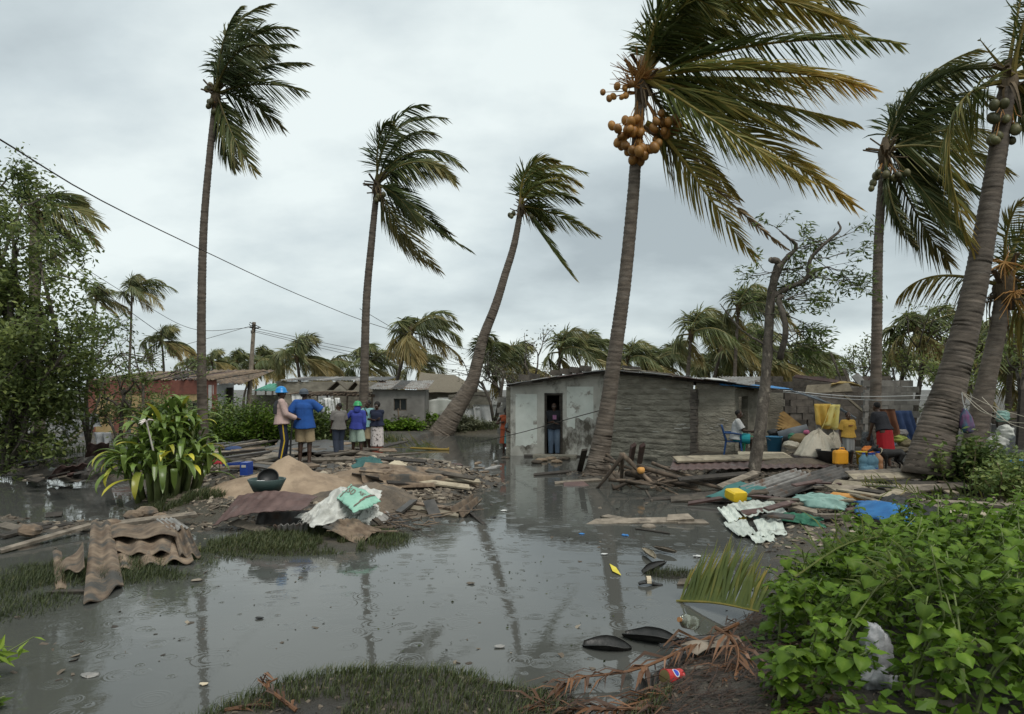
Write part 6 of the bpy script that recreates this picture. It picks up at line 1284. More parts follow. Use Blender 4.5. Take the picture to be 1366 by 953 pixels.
for px in (841, 853): plank('upright reddish post stub behind the branch stack', (px, 618, .35), (px+4, 594, 1.0), .11, .07, RUST, 'post_stub', 'post', 'post stubs behind the branch stack', up=(0, -1, 0))
lump('orange_rag', 'orange rag tied round a branch in the stack', 'rag', 855, 628, .42, (.09, .07, .08), ORW, 3)
plank('flat black board beside the big palm foot', (712, 634, .02), (762, 629, .06), .14, .05, DARK)
plank('black slab leaning against the big palm foot', (773, 628, .1), (780, 600, .75), .14, .05, DARK, up=(0, -1, .3))
plank('dark board in front of the big palm foot', (740, 645, .02), (800, 640, .04), .14, .04, WOOD)
plank('reddish board half sunk before the big palm foot', (752, 648, .0), (782, 646, .02), .3, .04, RUST)
for i, (px, py) in enumerate(((722, 614), (735, 612), (742, 616), (716, 617), (752, 612))): lump('rubble_stone', 'yellowish rubble stone at the doorstep of the plastered house', 'stone', px, py, .04, (.18, .13, .07), SAND if i < 3 else MUDHEAP, i, .4)['group'] = 'rubble stones at the doorstep'
lump('rubble_stone', 'single brick lying in the water at the house corner', 'stone', 674, 611, .02, (.14, .08, .05), MUDHEAP, 4, .1)
plank('grey plank floating in open water', (788, 697, .01), (905, 694, .04), .20, .03, WOOD, jag=.2)
plank('pale square-ended plank riding on the grey floating one', (890, 692, .06), (922, 690, .09), .22, .04, WOOD)
plank('short pale plank behind the grey floating one', (806, 689, .02), (834, 694, .02), .14, .04, WOOD)
plank('pale plank end lying beyond the floating plank', (905, 697, .02), (942, 697, .02), .16, .04, WOOD)
lump('floating_block', 'wooden block under the floating plank', 'block', 865, 703, .01, (.12, .09, .05), WOOD, 5, .2)
plank('thin dark stick floating below the plank', (850, 706, .01), (892, 712, .01), .04, .03, DARK)
plank('small forked stick floating below the branch stack', (862, 655, .01), (870, 669, .01), .04, .03, WOOD)

# -------- collapsed roof and boards at the yard edge
sheet('long maroon corrugated sheet forming a collapsed platform before the yard', [(893, 627, .44), (1112, 623, .44), (1104, 606, .50), (900, 609, .56)], 20, .012, RUST, nv=6, nu=121)
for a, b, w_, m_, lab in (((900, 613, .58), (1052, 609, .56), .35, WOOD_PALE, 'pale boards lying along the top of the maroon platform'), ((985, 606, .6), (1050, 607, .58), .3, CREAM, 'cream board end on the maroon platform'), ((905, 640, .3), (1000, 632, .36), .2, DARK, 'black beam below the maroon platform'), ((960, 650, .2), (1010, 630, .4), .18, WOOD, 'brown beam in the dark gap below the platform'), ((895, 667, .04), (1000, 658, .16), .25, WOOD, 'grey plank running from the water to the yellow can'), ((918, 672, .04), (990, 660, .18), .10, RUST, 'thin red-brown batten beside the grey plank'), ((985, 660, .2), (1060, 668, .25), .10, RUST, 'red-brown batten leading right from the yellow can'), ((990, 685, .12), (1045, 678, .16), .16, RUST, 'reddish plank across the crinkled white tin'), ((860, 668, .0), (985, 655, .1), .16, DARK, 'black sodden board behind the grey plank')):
    plank(lab, a, b, w_, .04, m_)
sheet('dark long corrugated sheet sloping beside the lopped tree', [(1004, 658, .22), (1110, 622, .50), (1150, 628, .46), (1040, 664, .20)][::1], 1, .0, TIN_DK, nv=4) if False else None
sheet('dark long corrugated sheet sloping beside the lopped tree', [(1002, 655, .24), (1042, 665, .18), (1150, 630, .46), (1112, 622, .52)], 4.5, .035, TIN_DK, nv=10)
sheet('grey corrugated sheet half hidden under the dark long one', [(985, 650, .3), (1015, 660, .2), (1085, 634, .42), (1060, 626, .5)], 4, .03, TIN, nv=8)
PLs = (((1135, 637, .46), (1268, 633, .48), .28, WOOD_PALE, 'long pale plank below the thick palm foot'), ((1130, 632, .5), (1205, 628, .5), .2, WOOD, 'grey plank end under the water bottles'), ((1112, 644, .42), (1225, 656, .34), .3, WOOD_PALE, 'broad pale split plank sloping toward the shrub'), ((1120, 652, .36), (1262, 650, .38), .22, WOOD, 'grey plank crossing behind the mint tarpaulin'), ((1108, 648, .4), (1135, 662, .3), .24, WOOD_PALE, 'short pale plank stub beside the dark sheet'), ((1190, 645, .42), (1290, 648, .4), .22, DARK, 'black plank in the gap below the palm foot'), ((1108, 660, .36), (1172, 667, .33), .2, ORW, 'orange painted plank behind the mint tarpaulin'), ((1160, 662, .3), (1290, 664, .32), .2, DARK, 'long black plank behind the blue tarpaulin'), ((1040, 672, .24), (1090, 684, .16), .16, WOOD, 'grey batten in front of the mint tarpaulin'), ((1045, 688, .14), (1110, 692, .14), .16, DARK, 'black batten before the mint tarpaulin'), ((1215, 676, .36), (1340, 690, .36), .4, WOOD, 'grey boards behind the weed patch'), ((1250, 682, .42), (1330, 690, .42), .2, WOOD_PALE, 'yellowish cane bundle behind the weed patch'), ((1240, 630, .5), (1330, 640, .5), .2, DARK, 'dark log lying behind the shrub'), ((1225, 668, .42), (1366, 676, .45), .12, WOOD, 'long brown branch behind the weed patch'))
for a, b, w_, m_, lab in PLs: plank(lab, a, b, w_, .04, m_)
YL = 'broken plank in the tangle before the yard'
for i in range(44):
    px = rg.uniform(1000, 1300); py = rg.uniform(638, 690); z = np.interp(py, [638, 690], [.42, .18])+rg.uniform(-.03, .08); l_ = rg.uniform(12, 60); sl = rg.normal(0, .16)
    plank(YL, (px, py, z), (px+l_, py+l_*sl, z+rg.normal(0, .05)), rg.uniform(.06, .2), .03, [WOOD, DARK, WOOD_PALE, BRANCH, TIN_DK, RUST][i % 6], 'broken_plank', 'plank', 'broken planks in the tangle before the yard')
for i, (c_, s_) in enumerate((([(957, 678, .10), (976, 672, .14), (990, 690, .10), (972, 697, .07)], 1), ([(976, 672, .14), (1000, 668, .18), (1020, 683, .14), (994, 690, .1)], 2), ([(965, 697, .06), (995, 694, .09), (1010, 712, .05), (985, 716, .04)], 3), ([(1000, 668, .18), (1030, 668, .2), (1050, 684, .16), (1024, 686, .14)], 4), ([(1005, 694, .1), (1040, 690, .13), (1050, 712, .09), (1015, 716, .05)], 5), ([(995, 712, .05), (1030, 712, .07), (1040, 722, .05), (1008, 724, .03)], 6))):
    sheet('crinkled whitish tin sheet in the water edge before the weeds', c_, 3, .012, CRATE_WHITE, 'crinkled_tin', 'tin sheet', 'crinkled whitish tin sheets', rough=.05, seed=s_, nu=20)
for args in (('mint_tarp', 'mint green tarpaulin bundled on the planks before the weeds', [(1046, 672, .22), (1130, 682, .2), (1142, 668, .34), (1066, 660, .38)], .12, .07, 21, MINT), ('blue_tarp', 'bright blue plastic tarpaulin lying behind the weeds', [(1140, 688, .28), (1226, 704, .3), (1222, 676, .45), (1142, 668, .42)], .10, .04, 22, BLUET), ('green_cloth', 'crumpled dark green cloth below the mint tarpaulin', [(1044, 694, .12), (1098, 704, .1), (1092, 690, .2), (1050, 684, .2)], .05, .05, 23, GREENC), ('black_cloth', 'black cloth draped behind the blue tarpaulin', [(1172, 676, .42), (1216, 680, .42), (1210, 664, .5), (1180, 664, .5)], .08, .05, 24, BLACKP), ('teal_net', 'teal netting trodden flat around the yellow can', [(942, 662, .12), (1000, 668, .16), (1020, 650, .3), (985, 642, .34)], .05, .03, 25, TEALC), ('blue_sheet', 'flat blue sheet lying at the far end of the yard', [(1326, 628, .5), (1372, 628, .5), (1372, 612, .62), (1328, 612, .62)], .03, .01, 26, BLUET), ('dark_tarp', 'dark tarpaulin right of the blue one', [(1205, 690, .36), (1260, 696, .36), (1250, 676, .46), (1210, 674, .46)], .06, .05, 27, BLACKP)):
    mb = MB(); drape(mb, args[2], args[3], args[4], args[5], n=30); place(args[0], mb, args[6], args[1], 'tarpaulin' if 'tarp' in args[0] else 'cloth', None, True)
def jerrycan(label, p, rz, mat, s=1.0, lie=0):
    t = thing('jerrycan', label, 'jerrycan', p); t.rotation_euler = (lie, 0, rz); t.scale = (s,)*3
    mb = MB(); pr = [(.145, 0), (.16, .02), (.16, .27), (.14, .32), (.06, .345)]; rows = []
    for w_, z in pr: rows.append([[w_*cx, .62*w_*cy, z] for cx, cy in ((-1, -.7), (-.8, -1), (.8, -1), (1, -.7), (1, .7), (.8, 1), (-.8, 1), (-1, .7), (-1, -.7))])
    g = np.array(rows); mb.grid(g); mb.add(g[0][:-1], [np.arange(8)[None].copy()]); mb.add(g[-1][:-1], [np.arange(8)[::-1][None].copy()]); me = mb.mesh('body'); me.materials.append(mat); mobj('body', me, t)
    me = MB().lathe([(.03, .34), (.03, .385), (.001, .385)], (-.08, 0, -.01), 12).mesh('cap'); me.materials.append(BLACKP); mobj('cap', me, t)
    me = MB().tube([[-.02, 0, .34], [0, 0, .39], [.08, 0, .39], [.11, 0, .33]], .014, 6).mesh('handle', True); me.materials.append(mat); mobj('handle', me, t); return t
jerrycan('bright yellow jerrycan lying on the planks by the crinkled white tin', G(988, 664, .22), .3, YELLOWP, .95, R(-80))
# -------- yard goods
yz = .42
def Y(px, py, d): return at(px, py, d)
p = Y(1121, 619, 15.6); jerrycan('orange-yellow jerrycan beside the black basin in the yard', p, 0.05, ORANGEP, .95)
def bucket(name, label, p, r, h, mat, bail=True):
    t = thing(name, label, 'bucket', p); MB().lathe([(.001, 0), (r*.82, 0), (r, h*.95), (r*1.06, h*.95), (r*1.06, h), (r*.94, h), (r*.78, .02), (.001, .02)], p, 22).build('body', mat, t, smooth=True)
    if bail: a = np.linspace(0, math.pi, 10); MB().tube(np.stack([p[0]+r*np.cos(a), p[1]-r*.75*np.sin(a)-.02, p[2]+h-.02-.5*r*np.sin(a)], -1), .008, 5).build('handle', TIN, t)
    return t
bucket('bucket', 'yellow bucket next to the clear water bottles', Y(1150, 620, 15.6), .13, .30, YELLOWP)
bucket('bucket', 'dark blue bucket standing by the lopped tree', Y(1033, 604, 17.6), .20, .42, BLUEB)
c = Y(1113, 616, 16.2); mb = MB(); mb.lathe([(.001, .03), (.30, .03), (.38, .27), (.42, .28), (.40, .25), (.32, 0), (.001, 0)], c, 26); place('black_basin', mb, BLACKP, 'wide black basin behind the orange-yellow jerrycan', 'basin', None, True)
m_, nt_, b_, o_ = newmat('clear_blue_plastic'); b_.inputs['Base Color'].default_value = (.30, .55, .70, 1); b_.inputs['Transmission Weight'].default_value = .6; b_.inputs['Roughness'].default_value = .12; b_.inputs['IOR'].default_value = 1.2; CLEAR = m_
def bottle(label, p, mat, s=1.0, rot=(0, 0, 0), capm=None, group=None, name='water_bottle', cat='bottle'):
    t = thing(name, label, cat, p, group); t.rotation_euler = rot; t.scale = (s,)*3
    me = MB().lathe([(.001, 0), (.085, 0), (.09, .02), (.088, .10), (.082, .12), (.09, .14), (.09, .21), (.035, .28), (.03, .30), (.001, .30)], (0, 0, 0), 16).mesh('body', True); me.materials.append(mat); mobj('body', me, t)
    me = MB().lathe([(.033, .30), (.033, .33), (.001, .33)], (0, 0, 0), 12).mesh('cap'); me.materials.append(capm or PLASTIC_BLUE); mobj('cap', me, t); return t
for px, py, s_, r_ in ((1152, 626, 1.1, 0), (1160, 629, 1.25, .05), (1165, 628, 1.2, 0)): bottle('clear blue water bottle on the ground before the woman in red', Y(px, py, 15.2), CLEAR, s_, (r_, 0, 0), group='clear water bottles in the yard')
bottle('water bottle with orange label beside the clear blue ones', Y(1171, 626, 15.3), M('orange_bottle', (.5, .24, .12), (.55, .3, .16), rough=.25, bump=0), 1.2)
bottle('clear blue water bottle lying on its side before the standing ones', Y(1150, 629, 15.0), CLEAR, 1.2, (0, R(85), .3))
def cloth_heap(name, label, cat, px, py, d, r, mat, seed, amp=.35, part='cloth'):
    mb = MB(); c = at(px, py, d); mb.ball(c, r, 44, 26); v = mb.v[0]; dd = (v-c)/np.asarray(r); k = 1+amp*(1.5*(folds(dd[:, 0]*.7+dd[:, 1]*.5, dd[:, 2]*.8, seed, 7, .7, 2.4)-.35)+.5*fbm(dd[:, 0]*1.8+seed, dd[:, 2]*1.8+dd[:, 1], seed, 5)); v[:] = c+(v-c)*k[:, None]; v[:, 2] = np.maximum(v[:, 2], c[2]-r[2]*.8); return place(name, mb, mat, label, cat, None, True)
LINEN = M('linen', (.38, .34, .27), (.52, .47, .38), scale=3, rough=.9, bump=.5, c3=(.25, .22, .17), s3=3, t3=(.55, .7))
def tent(name, label, cat, px, py, d, r, h, mat, seed, peak=(0, 0)):
    c = at(px, py, d); nr, na = 26, 96; rr, aa = np.meshgrid(np.linspace(0, 1, nr), np.linspace(0, 2*np.pi, na), indexing='ij'); x, y = np.cos(aa), np.sin(aa)
    fo = folds(aa*1.1, rr*.8, seed, 6, 1.0, 3.2)+.35*np.sin(aa*9+seed+2*rr)*rr; lump_ = .25*fbm(x*1.3+seed, y*1.3+rr, seed, 4)
    rad = rr*(1+.22*fbm(x*2+seed, y*2, seed, 3)); z = h*(1-rr**1.7)*(1+lump_)+.22*h*(fo-.4)*np.sin(np.pi*np.clip(rr*1.05, 0, 1))**.7
    mb = MB(); mb.grid(np.stack([c[0]+x*rad*r+peak[0]*(1-rr), c[1]+y*rad*r*.8+peak[1]*(1-rr), c[2]+np.maximum(z, 0)+.01*fo], -1), .008); return place(name, mb, mat, label, cat, None, True)
tent('linen_bundle', 'large cream bedding cloth heaped in the yard', 'cloth', 1089, 608, 16.8, .50, .62, LINEN, 3, (.1, .1)); tent('linen_bundle', 'smaller cream cloth heap behind the girl in yellow', 'cloth', 1112, 603, 17.1, .34, .5, LINEN, 5)
hung('grey_sheet', 'grey cloth hanging below the yellow cloth', 1106, 567, 17.3, .65, .75, M('grey_cloth', (.17, .16, .155), (.25, .24, .23), rough=.9), 'cloth', None, 2, sway=0)
YC = M('yellow_print_cloth', (.55, .33, .05), (.66, .46, .12), scale=3, rough=.9, bump=.2, c3=(.10, .22, .36), s3=5, t3=(.66, .68)); hung('yellow_cloth', 'yellow printed cloth pegged on the line behind the girl', 1097, 539, 17.2, .42, .58, YC, 'cloth', None, 4, sway=.2, point=-.3); hung('yellow_cloth', 'paler yellow cloth corner hanging beside the printed one', 1114, 540, 17.15, .24, .58, M('pale_yellow', (.66, .55, .16), (.72, .62, .25), rough=.9, c3=(.12, .25, .38), s3=5, t3=(.66, .68)), 'cloth', None, 6, sway=-.25, point=-.9)
hung('brown_cloth', 'brown cloth hanging on the line over the woman in red', 1183, 546, 16.6, .42, .62, M('brown_cloth', (.16, .065, .035), (.22, .10, .055), rough=.9), 'cloth', None, 7, sway=.25)
hung('denim_cloth', 'blue denim trousers hung beside the brown cloth', 1204, 548, 17, .42, .85, M('denim', (.035, .06, .14), (.06, .095, .20), rough=.9, bump=.3), 'trousers', None, 9, sway=.35)
mb = MB(); a = at(1048, 575, 18.2)
for i in range(8):
    u0_, u1_ = i/8, (i+.9)/8; P0 = at(1032+u0_*8, 580-u0_*32, 18.4); P1 = at(1038+u0_*36, 577+u0_*2-4, 18.0); mb.grid(np.array([[P0, P1], [P0+[.12, -.03, .07], P1+[.10, -.03, .06]]]), .015)
place('straw_mat', mb, M('straw_mat', (.26, .15, .05), (.36, .22, .08), scale=8, rough=.9, bump=.6), 'folded brown straw mat leaning on the wall behind the dark blue bucket', 'mat')
mb = MB(); mb.tube([at(1040, 584, 17.8), at(1060, 578, 17.7), at(1078, 572, 17.6)], [.17, .16, .12], 14); place('grey_roll', mb, M('grey_mattress', (.10, .11, .12), (.17, .18, .19), rough=.8), 'rolled grey mattress lying by the straw mat', 'mattress', None, True)
cloth_heap('green_cloth', 'green cloth tucked against the rolled mattress', 'cloth', 1057, 583, 17.3, (.12, .1, .10), GREENC, 8); cloth_heap('brown_sack', 'brown woven sack leaning by the rolled mattress', 'sack', 1068, 586, 17.2, (.26, .2, .16), M('jute', (.14, .10, .05), (.21, .15, .08), rough=.95), 9, .15); cloth_heap('pink_cloth', 'small pink cloth on the brown sack', 'cloth', 1076, 577, 17.1, (.08, .08, .06), M('pink', (.45, .10, .2), (.5, .15, .25), rough=.9), 2); cloth_heap('white_cloth', 'dirty white cloth under the brown sack', 'cloth', 1058, 594, 17.2, (.26, .2, .12), LINEN, 12); cloth_heap('black_bundle', 'black bundle on the ground behind the dark blue bucket', 'bundle', 1034, 578, 18.2, (.2, .15, .12), BLACKP, 6)
cloth_heap('patterned_bundle', 'dark patterned bundle held against the woman in red', 'bundle', 1157, 590, 16.6, (.16, .16, .26), M('dark_print', (.05, .055, .06), (.20, .21, .22), scale=18, rough=.9), 14); cloth_heap('orange_cloth', 'orange patterned cloth on the ground behind the bottles', 'cloth', 1157, 604, 16.2, (.15, .12, .16), M('orange_print', (.55, .14, .03), (.65, .25, .06), scale=12, rough=.9), 15)
for i, (px, py, r_, c_, lab) in enumerate(((1197, 585, (.2, .15, .12), (.36, .40, .10), 'yellow-green leaf bundle behind the woman in red'), (1208, 592, (.18, .15, .14), (.24, .20, .12), 'brown bundle near the thick palm foot'), (1203, 578, (.15, .12, .1), (.26, .24, .23), 'grey stone-like bundle under the denim'), (1191, 592, (.07, .06, .07), (.25, .40, .62), 'pale blue plastic bag at the hip of the woman in red'), (1200, 600, (.3, .2, .1), (.12, .10, .07), 'dark leaf litter heap behind the black dog'), (1215, 598, (.18, .15, .12), (.2, .19, .17), 'grey rubbish bundle at the thick palm foot'))): cloth_heap('bundle', lab, 'bundle', px, py, 16.9, r_, M('bundle_%d' % i, c_, tuple(q*1.3 for q in c_), scale=8, rough=.9, bump=.4), 20+i)
def soft_bag(name, label, cat, px, py, d, w_, h, mat, seed):
    c = at(px, py, d); nz, na = 24, 40; T, A_ = np.meshgrid(np.linspace(0, 1, nz), np.linspace(0, 2*np.pi, na), indexing='ij'); R_ = w_*np.interp(T, [0, .06, .3, .7, .92, 1], [.02, .72, 1, .75, .35, .22])*(1+.35*(folds(A_*.6, T*1.2, seed, 6, .8, 2.5)-.35))
    mb = MB(); mb.grid(np.stack([c[0]+R_*np.cos(A_)+.12*(.5-T)*h, c[1]+.75*R_*np.sin(A_), c[2]+(T-.5)*h], -1)); return place(name, mb, mat, label, cat, None, True)
hb_ = soft_bag('plaid_bag', 'purple and teal plaid bag hanging from the thick palm', 'bag', 1289, 562, 13.4, .15, .5, M('plaid', (.03, .10, .14), (.16, .05, .13), scale=16, stretch=(1, 1, .2), rough=.8), 30)
mb = MB(); mb.tube([at(1283, 524, 13.35), at(1285, 538, 13.35), at(1288, 547, 13.35)], .008, 4); mb.build('bag_strap', WHITEC, hb_)
for i, (a, b) in enumerate((((1283, 523, 13.3), (1380, 560, 11.5)), ((1284, 525, 13.3), (1330, 556, 12.3)), ((1310, 530, 12.8), (1380, 575, 11.5)), ((1284, 524, 13.3), (1380, 566, 11.8)))):
    A, B = at(*a), at(*b); mb = MB(); mb.tube(spline([A, (A+B)/2-[0, 0, .05+.05*i], B], 10), .006, 5); place('white_string', mb, LINEN, 'white nylon string tied to the thick palm', 'string', 'white nylon strings tied to the thick palm')
for i, (px, py, r_, m_, lab) in enumerate(((1342, 577, (.17, .13, .17), SACK, 'white plastic bag caught in rubble behind the white strings'), (1338, 556, (.14, .1, .14), MINT, 'mint plastic bag above the white one at the yard end'), (1330, 592, (.22, .16, .18), SACK, 'grey-white sack at the foot of the short ringed palm'))): cloth_heap('plastic_bag', lab, 'bag', px, py, 14.6, r_, m_, 40+i, .5)
for i, (a, b, m_, lab) in enumerate((((1325, 555, 15.5), (1375, 553, 15.5), WOOD, 'grey rail behind the white strings'), ((1330, 566, 15.3), (1375, 562, 15.3), DARK, 'dark beam below the grey rail at the yard end'), ((1365, 520, 15), (1360, 600, 15), DARK, 'black post at the yard end'))): mb = MB(); mb.bar(at(*a), at(*b), .14, .08, up=(0, -1, .2)); place('beam', mb, m_, lab, 'beam')
block_wall('block_wall', 'low grey block wall behind the white plastic bags', px2(1322, 15.8), px2(1385, 15.4), .4, 5, BLOCK)
for i, (y0, y1) in enumerate(((521, 523), (523, 530))): A = at(1045, y0, 19.5); B = at(1262, y1+4, 15); mb = MB(); mb.tube(spline([A, (A+B)/2-[0, 0, .1], B], 14), .008, 4); place('clothes_line', mb, WHITEC, ['upper pale line stretched from the mud house to the thick palm', 'lower pale line stretched from the mud house to the thick palm'][i], 'line')
for i in range(5): A = at(1055+i*8, 521+i*2, 18.4); B = at(1118+i*6, 542+i*4, 17.3); mb = MB(); mb.tube([A, B], .018, 6); place('cane', mb, M('cane_%d' % i, (.10, .12, .14), (.17, .19, .21), rough=.7, bump=.2) if i == 0 else bpy.data.materials['cane_0'], 'grey-blue cane leaning above the yellow cloth', 'cane', 'canes leaning above the yellow cloth')
A = at(660, 571+16, 23); mb = MB(); mb.tube(spline([at(640, 590, 24), at(700, 576, 22), at(745, 563, 20.5), at(803, 547, 17.3)], 24), .013, 5); place('rope', mb, DARK, 'dark rope stretched from the big palm past the doorway', 'rope')

# -------- foreground litter
def shell(label, a, b, w_, h, mat, seed):
    """boat-shaped dry palm sheath, hollow upward"""
    A, B = G(*a), G(*b); d = B-A; L_ = np.linalg.norm(d); d /= L_; s_ = np.cross(d, [0, 0, 1]); n_, m = 16, 9; P = np.zeros((n_, m, 3))
    for i in range(n_):
        u = i/(n_-1); ww = w_*math.sin(math.pi*min(1, .06+u*.93))**.6
        for j in range(m): v = (j/(m-1)-.5)*2; P[i, j] = A+d*L_*u+s_*ww*.5*v*(1-.1*abs(v))+np.array([0, 0, .012+h*(v*v)*math.sin(math.pi*(.1+.8*u))+.02*(abs(u-.5)*2)**3+.006*fbm(np.array([u*6]), np.array([v*3+seed]), seed)[0]])
    mb = MB(); mb.grid(P, .008); return place('palm_sheath', mb, mat, label, 'palm sheath', None, True)
DKSH = M('black_sheath', (.013, .013, .012), (.035, .033, .030), scale=6, rough=.45, bump=.5)
shell('black boat-shaped palm sheath floating at the near mud', (778, 866, -.03), (842, 872, -.03), .26, .085, DKSH, 1); shell('longer black palm sheath lying across the first one', (832, 852, -.02), (905, 862, .01), .24, .09, DKSH, 2); shell('flattened dark sheath piece under the red-brown frond', (880, 868, .10), (975, 852, .16), .16, .03, DKSH, 4)
sheet('grey curled bark piece beside the red tin', [(905, 862, .14), (965, 846, .22), (985, 852, .2), (930, 874, .12)], 1, .02, WOOD, 'bark_piece', 'bark', nu=14)
sheet('dark wet bark strip below the red tin', [(850, 905, .06), (878, 900, .07), (880, 938, .04), (845, 935, .04)], 2, .015, DKSH, 'bark_piece', 'bark', nu=16)
sheet('grey bark slab lying right of the red tin', [(918, 892, .1), (965, 885, .14), (985, 900, .12), (930, 905, .08)], 1, .012, WOOD, 'bark_piece', 'bark', nu=14)
c = G(897, 904, .085); t = thing('tin_can', 'crushed red tin can with blue and white oval label on the near mud', 'tin can', c); rot = eul(R(80), 0, R(-62))
MB().lathe([(.055, -.075), (.062, -.075), (.062, -.065), (.059, -.06), (.059, .06), (.062, .065), (.062, .075), (.055, .075)], c, 22, rot).build('body', M('red_label', (.45, .03, .03), (.52, .05, .05), scale=12, rough=.35, bump=.1, c3=(.35, .12, .09), s3=30, t3=(.6, .66)), t, smooth=False)
MB().lathe([(.001, .074), (.056, .074), (.056, .0775), (.001, .0775)], c, 22, rot).build('lid', M('gold_tin', (.30, .24, .10), (.38, .31, .14), rough=.35, metal=.6, bump=0), t)
def can_patch(r0, ry, rz, mat, nm, k):
    a0 = 1.0; P = []
    for i in range(9):
        row = []
        for j in range(7): x_, y_ = (i/8-.5)*2, (j/6-.5)*2; th = a0+ry*x_*math.sqrt(max(0, 1-y_*y_*.9)); row.append(c+rot@np.array([math.cos(th)*(.0594+k), math.sin(th)*(.0594+k), rz*y_]))
        P.append(row)
    MB().grid(np.array(P)).build(nm, mat, t)
can_patch(0, .62, .026, M('white_ink', (.7, .7, .7), None, rough=.4, bump=0), 'label_oval', .0006); can_patch(0, .50, .019, M('blue_ink', (.04, .07, .40), None, rough=.4, bump=0), 'label_oval', .0012)
m_, nt_, b_, o_ = newmat('dirty_glass'); b_.inputs['Base Color'].default_value = (.42, .44, .36, 1); b_.inputs['Transmission Weight'].default_value = .75; b_.inputs['Roughness'].default_value = .1; GLB = m_
bottle('dirty clear glass bottle lying at the near mud edge', G(927, 832, .30), GLB, .62, (R(-70), 0, R(125)), M('rust_cap', (.30, .14, .05), None, rough=.5, bump=0), name='glass_bottle')
FOIL = M('silver_foil', (.62, .62, .6), (.75, .75, .73), scale=9, rough=.22, bump=.8, bscale=22, metal=.9); mb = MB(); drape(mb, [(906, 948, .06), (934, 946, .06), (930, 935, .08), (910, 934, .08)], .03, .012, 33, n=18); place('foil_wrapper', mb, FOIL, 'crumpled silver foil wrapper on the near mud', 'wrapper')
# slipper with pale strap
c = G(868, 778, .03); t = thing('slipper', 'black slipper with pale strap floating by the grass island', 'slipper', c); mb = MB(); U, V = np.meshgrid(np.linspace(0, 1, 14), np.linspace(-1, 1, 6), indexing='ij'); W_ = .045*np.sin(np.pi*(.08+.88*U))**.45; mb.grid(np.stack([c[0]-.14+U*.28, c[1]+V*W_+.03*U, c[2]+.02*np.sin(U*5)+0*V], -1), .02); mb.build('sole', DKSH, t, smooth=True)
a = np.linspace(0, math.pi, 9); MB().grid(np.stack([np.stack([np.full(9, c[0]-.05+dx_), c[1]+.055*np.cos(a), c[2]+.01+.07*np.sin(a)], -1) for dx_ in (0, .05)]), .006).build('strap', CREAM, t)
shell('curled black sheath beside the grass island', (858, 768, -.02), (888, 754, .02), .14, .07, DKSH, 5); shell('pale curled bark piece floating above the grass island', (858, 735, .02), (874, 748, .03), .10, .05, WOOD_PALE, 6); shell('brown curled bark piece floating beside the pale one', (873, 733, .02), (902, 740, .02), .10, .05, WOOD, 7)
plank('short grey plank lying in the water before the green frond', (905, 778, .02), (960, 776, .04), .12, .04, WOOD)
mb = MB(); mb.add([G(813, 752, .008), G(822, 757, .012), G(829, 768, .008), G(817, 762, .02)], [(0, 1, 2), (0, 2, 3)], .9); place('floating_leaf', mb, M('yellow_leaf', (.55, .45, .03), (.62, .52, .06), rough=.5, bump=0), 'single yellow leaf floating on the open water', 'leaf')
for i, (px, py, r_, m_, lab) in enumerate(((776, 712, .05, BLUET, 'blue plastic scrap floating in open water'), (834, 714, .06, BLUET, 'second blue plastic scrap floating near the planks'), (806, 739, .05, WHITEP, 'white plastic scrap floating in open water'), (930, 742, .06, WHITEP, 'whitish stone-like scrap near the grass island'), (628, 778, .05, WOOD, 'brown leaf scrap floating in the middle of the pool'), (346, 824, .045, DKSH, 'dark leaf floating left of the near grass'), (666, 862, .05, TIN, 'clear plastic wrapper at the end of the near grass'), (120, 900, .07, TIN, 'torn grey plastic film sunk at the lower left'), (272, 912, .035, CREAM, 'cream paper scrap floating at the lower left'), (658, 690, .06, DKSH, 'dark scrap floating right of the two-ridged sheet'), (672, 681, .06, WHITEP, 'white scrap floating off the two-ridged sheet'), (1148, 720, .05, WHITEP, 'white scrap in the weed edge'), (262, 774, .07, WOOD, 'flat brown leaf in the flooded grass'))):
    p = G(px, py, .012); mb = MB(); mb.ball(p, (r_, r_*.7, r_*.12), 9, 5); v = mb.v[0]; v[:, 2] = np.maximum(v[:, 2], .002); v += rg.normal(0, r_*.07, v.shape); place('floating_scrap', mb, m_, lab, 'scrap')
sheet('flat dark board leaning out of the water behind the strap-leaved clump', [(60, 690, .03), (82, 688, .03), (84, 682, .05), (62, 684, .05)], 1, .0, DARK, 'scrap_board', 'board', nu=4)
# crumpled grey bag in the weeds
m_ = M('grey_plastic_bag', (.22, .22, .23), (.36, .36, .37), scale=4, rough=.4, bump=.6, bscale=12, bdist=.03)
mb = MB(); c = at(1168, 868, 4.7); mb.ball(c, (.11, .08, .21), 40, 30); v = mb.v[0]; d = (v-c)/np.array([.11, .08, .21]); v[:] = c+(v-c)*(1+.9*(folds(d[:, 0]*1.2+d[:, 1]*.5, d[:, 2]*.35, 4, 7, .8, 2.6)-.4)+.3*fbm(d[:, 0]*2+3, d[:, 2]*1.2, 4, 5))[:, None]; c2 = at(1172, 912, 4.6); mb.ball(c2, (.17, .11, .13), 40, 26); v = mb.v[1]; d = (v-c2)/.15; v[:] = c2+(v-c2)*(1+.9*(folds(d[:, 0]*.8, d[:, 2]*.8+d[:, 1]*.5, 9, 7, .8, 2.6)-.4)+.3*fbm(d[:, 0]*2+7, d[:, 2]*2, 8, 5))[:, None]
place('plastic_bag', mb, m_, 'crumpled grey plastic bag caught in the broad-leaved weeds', 'bag', None, True)
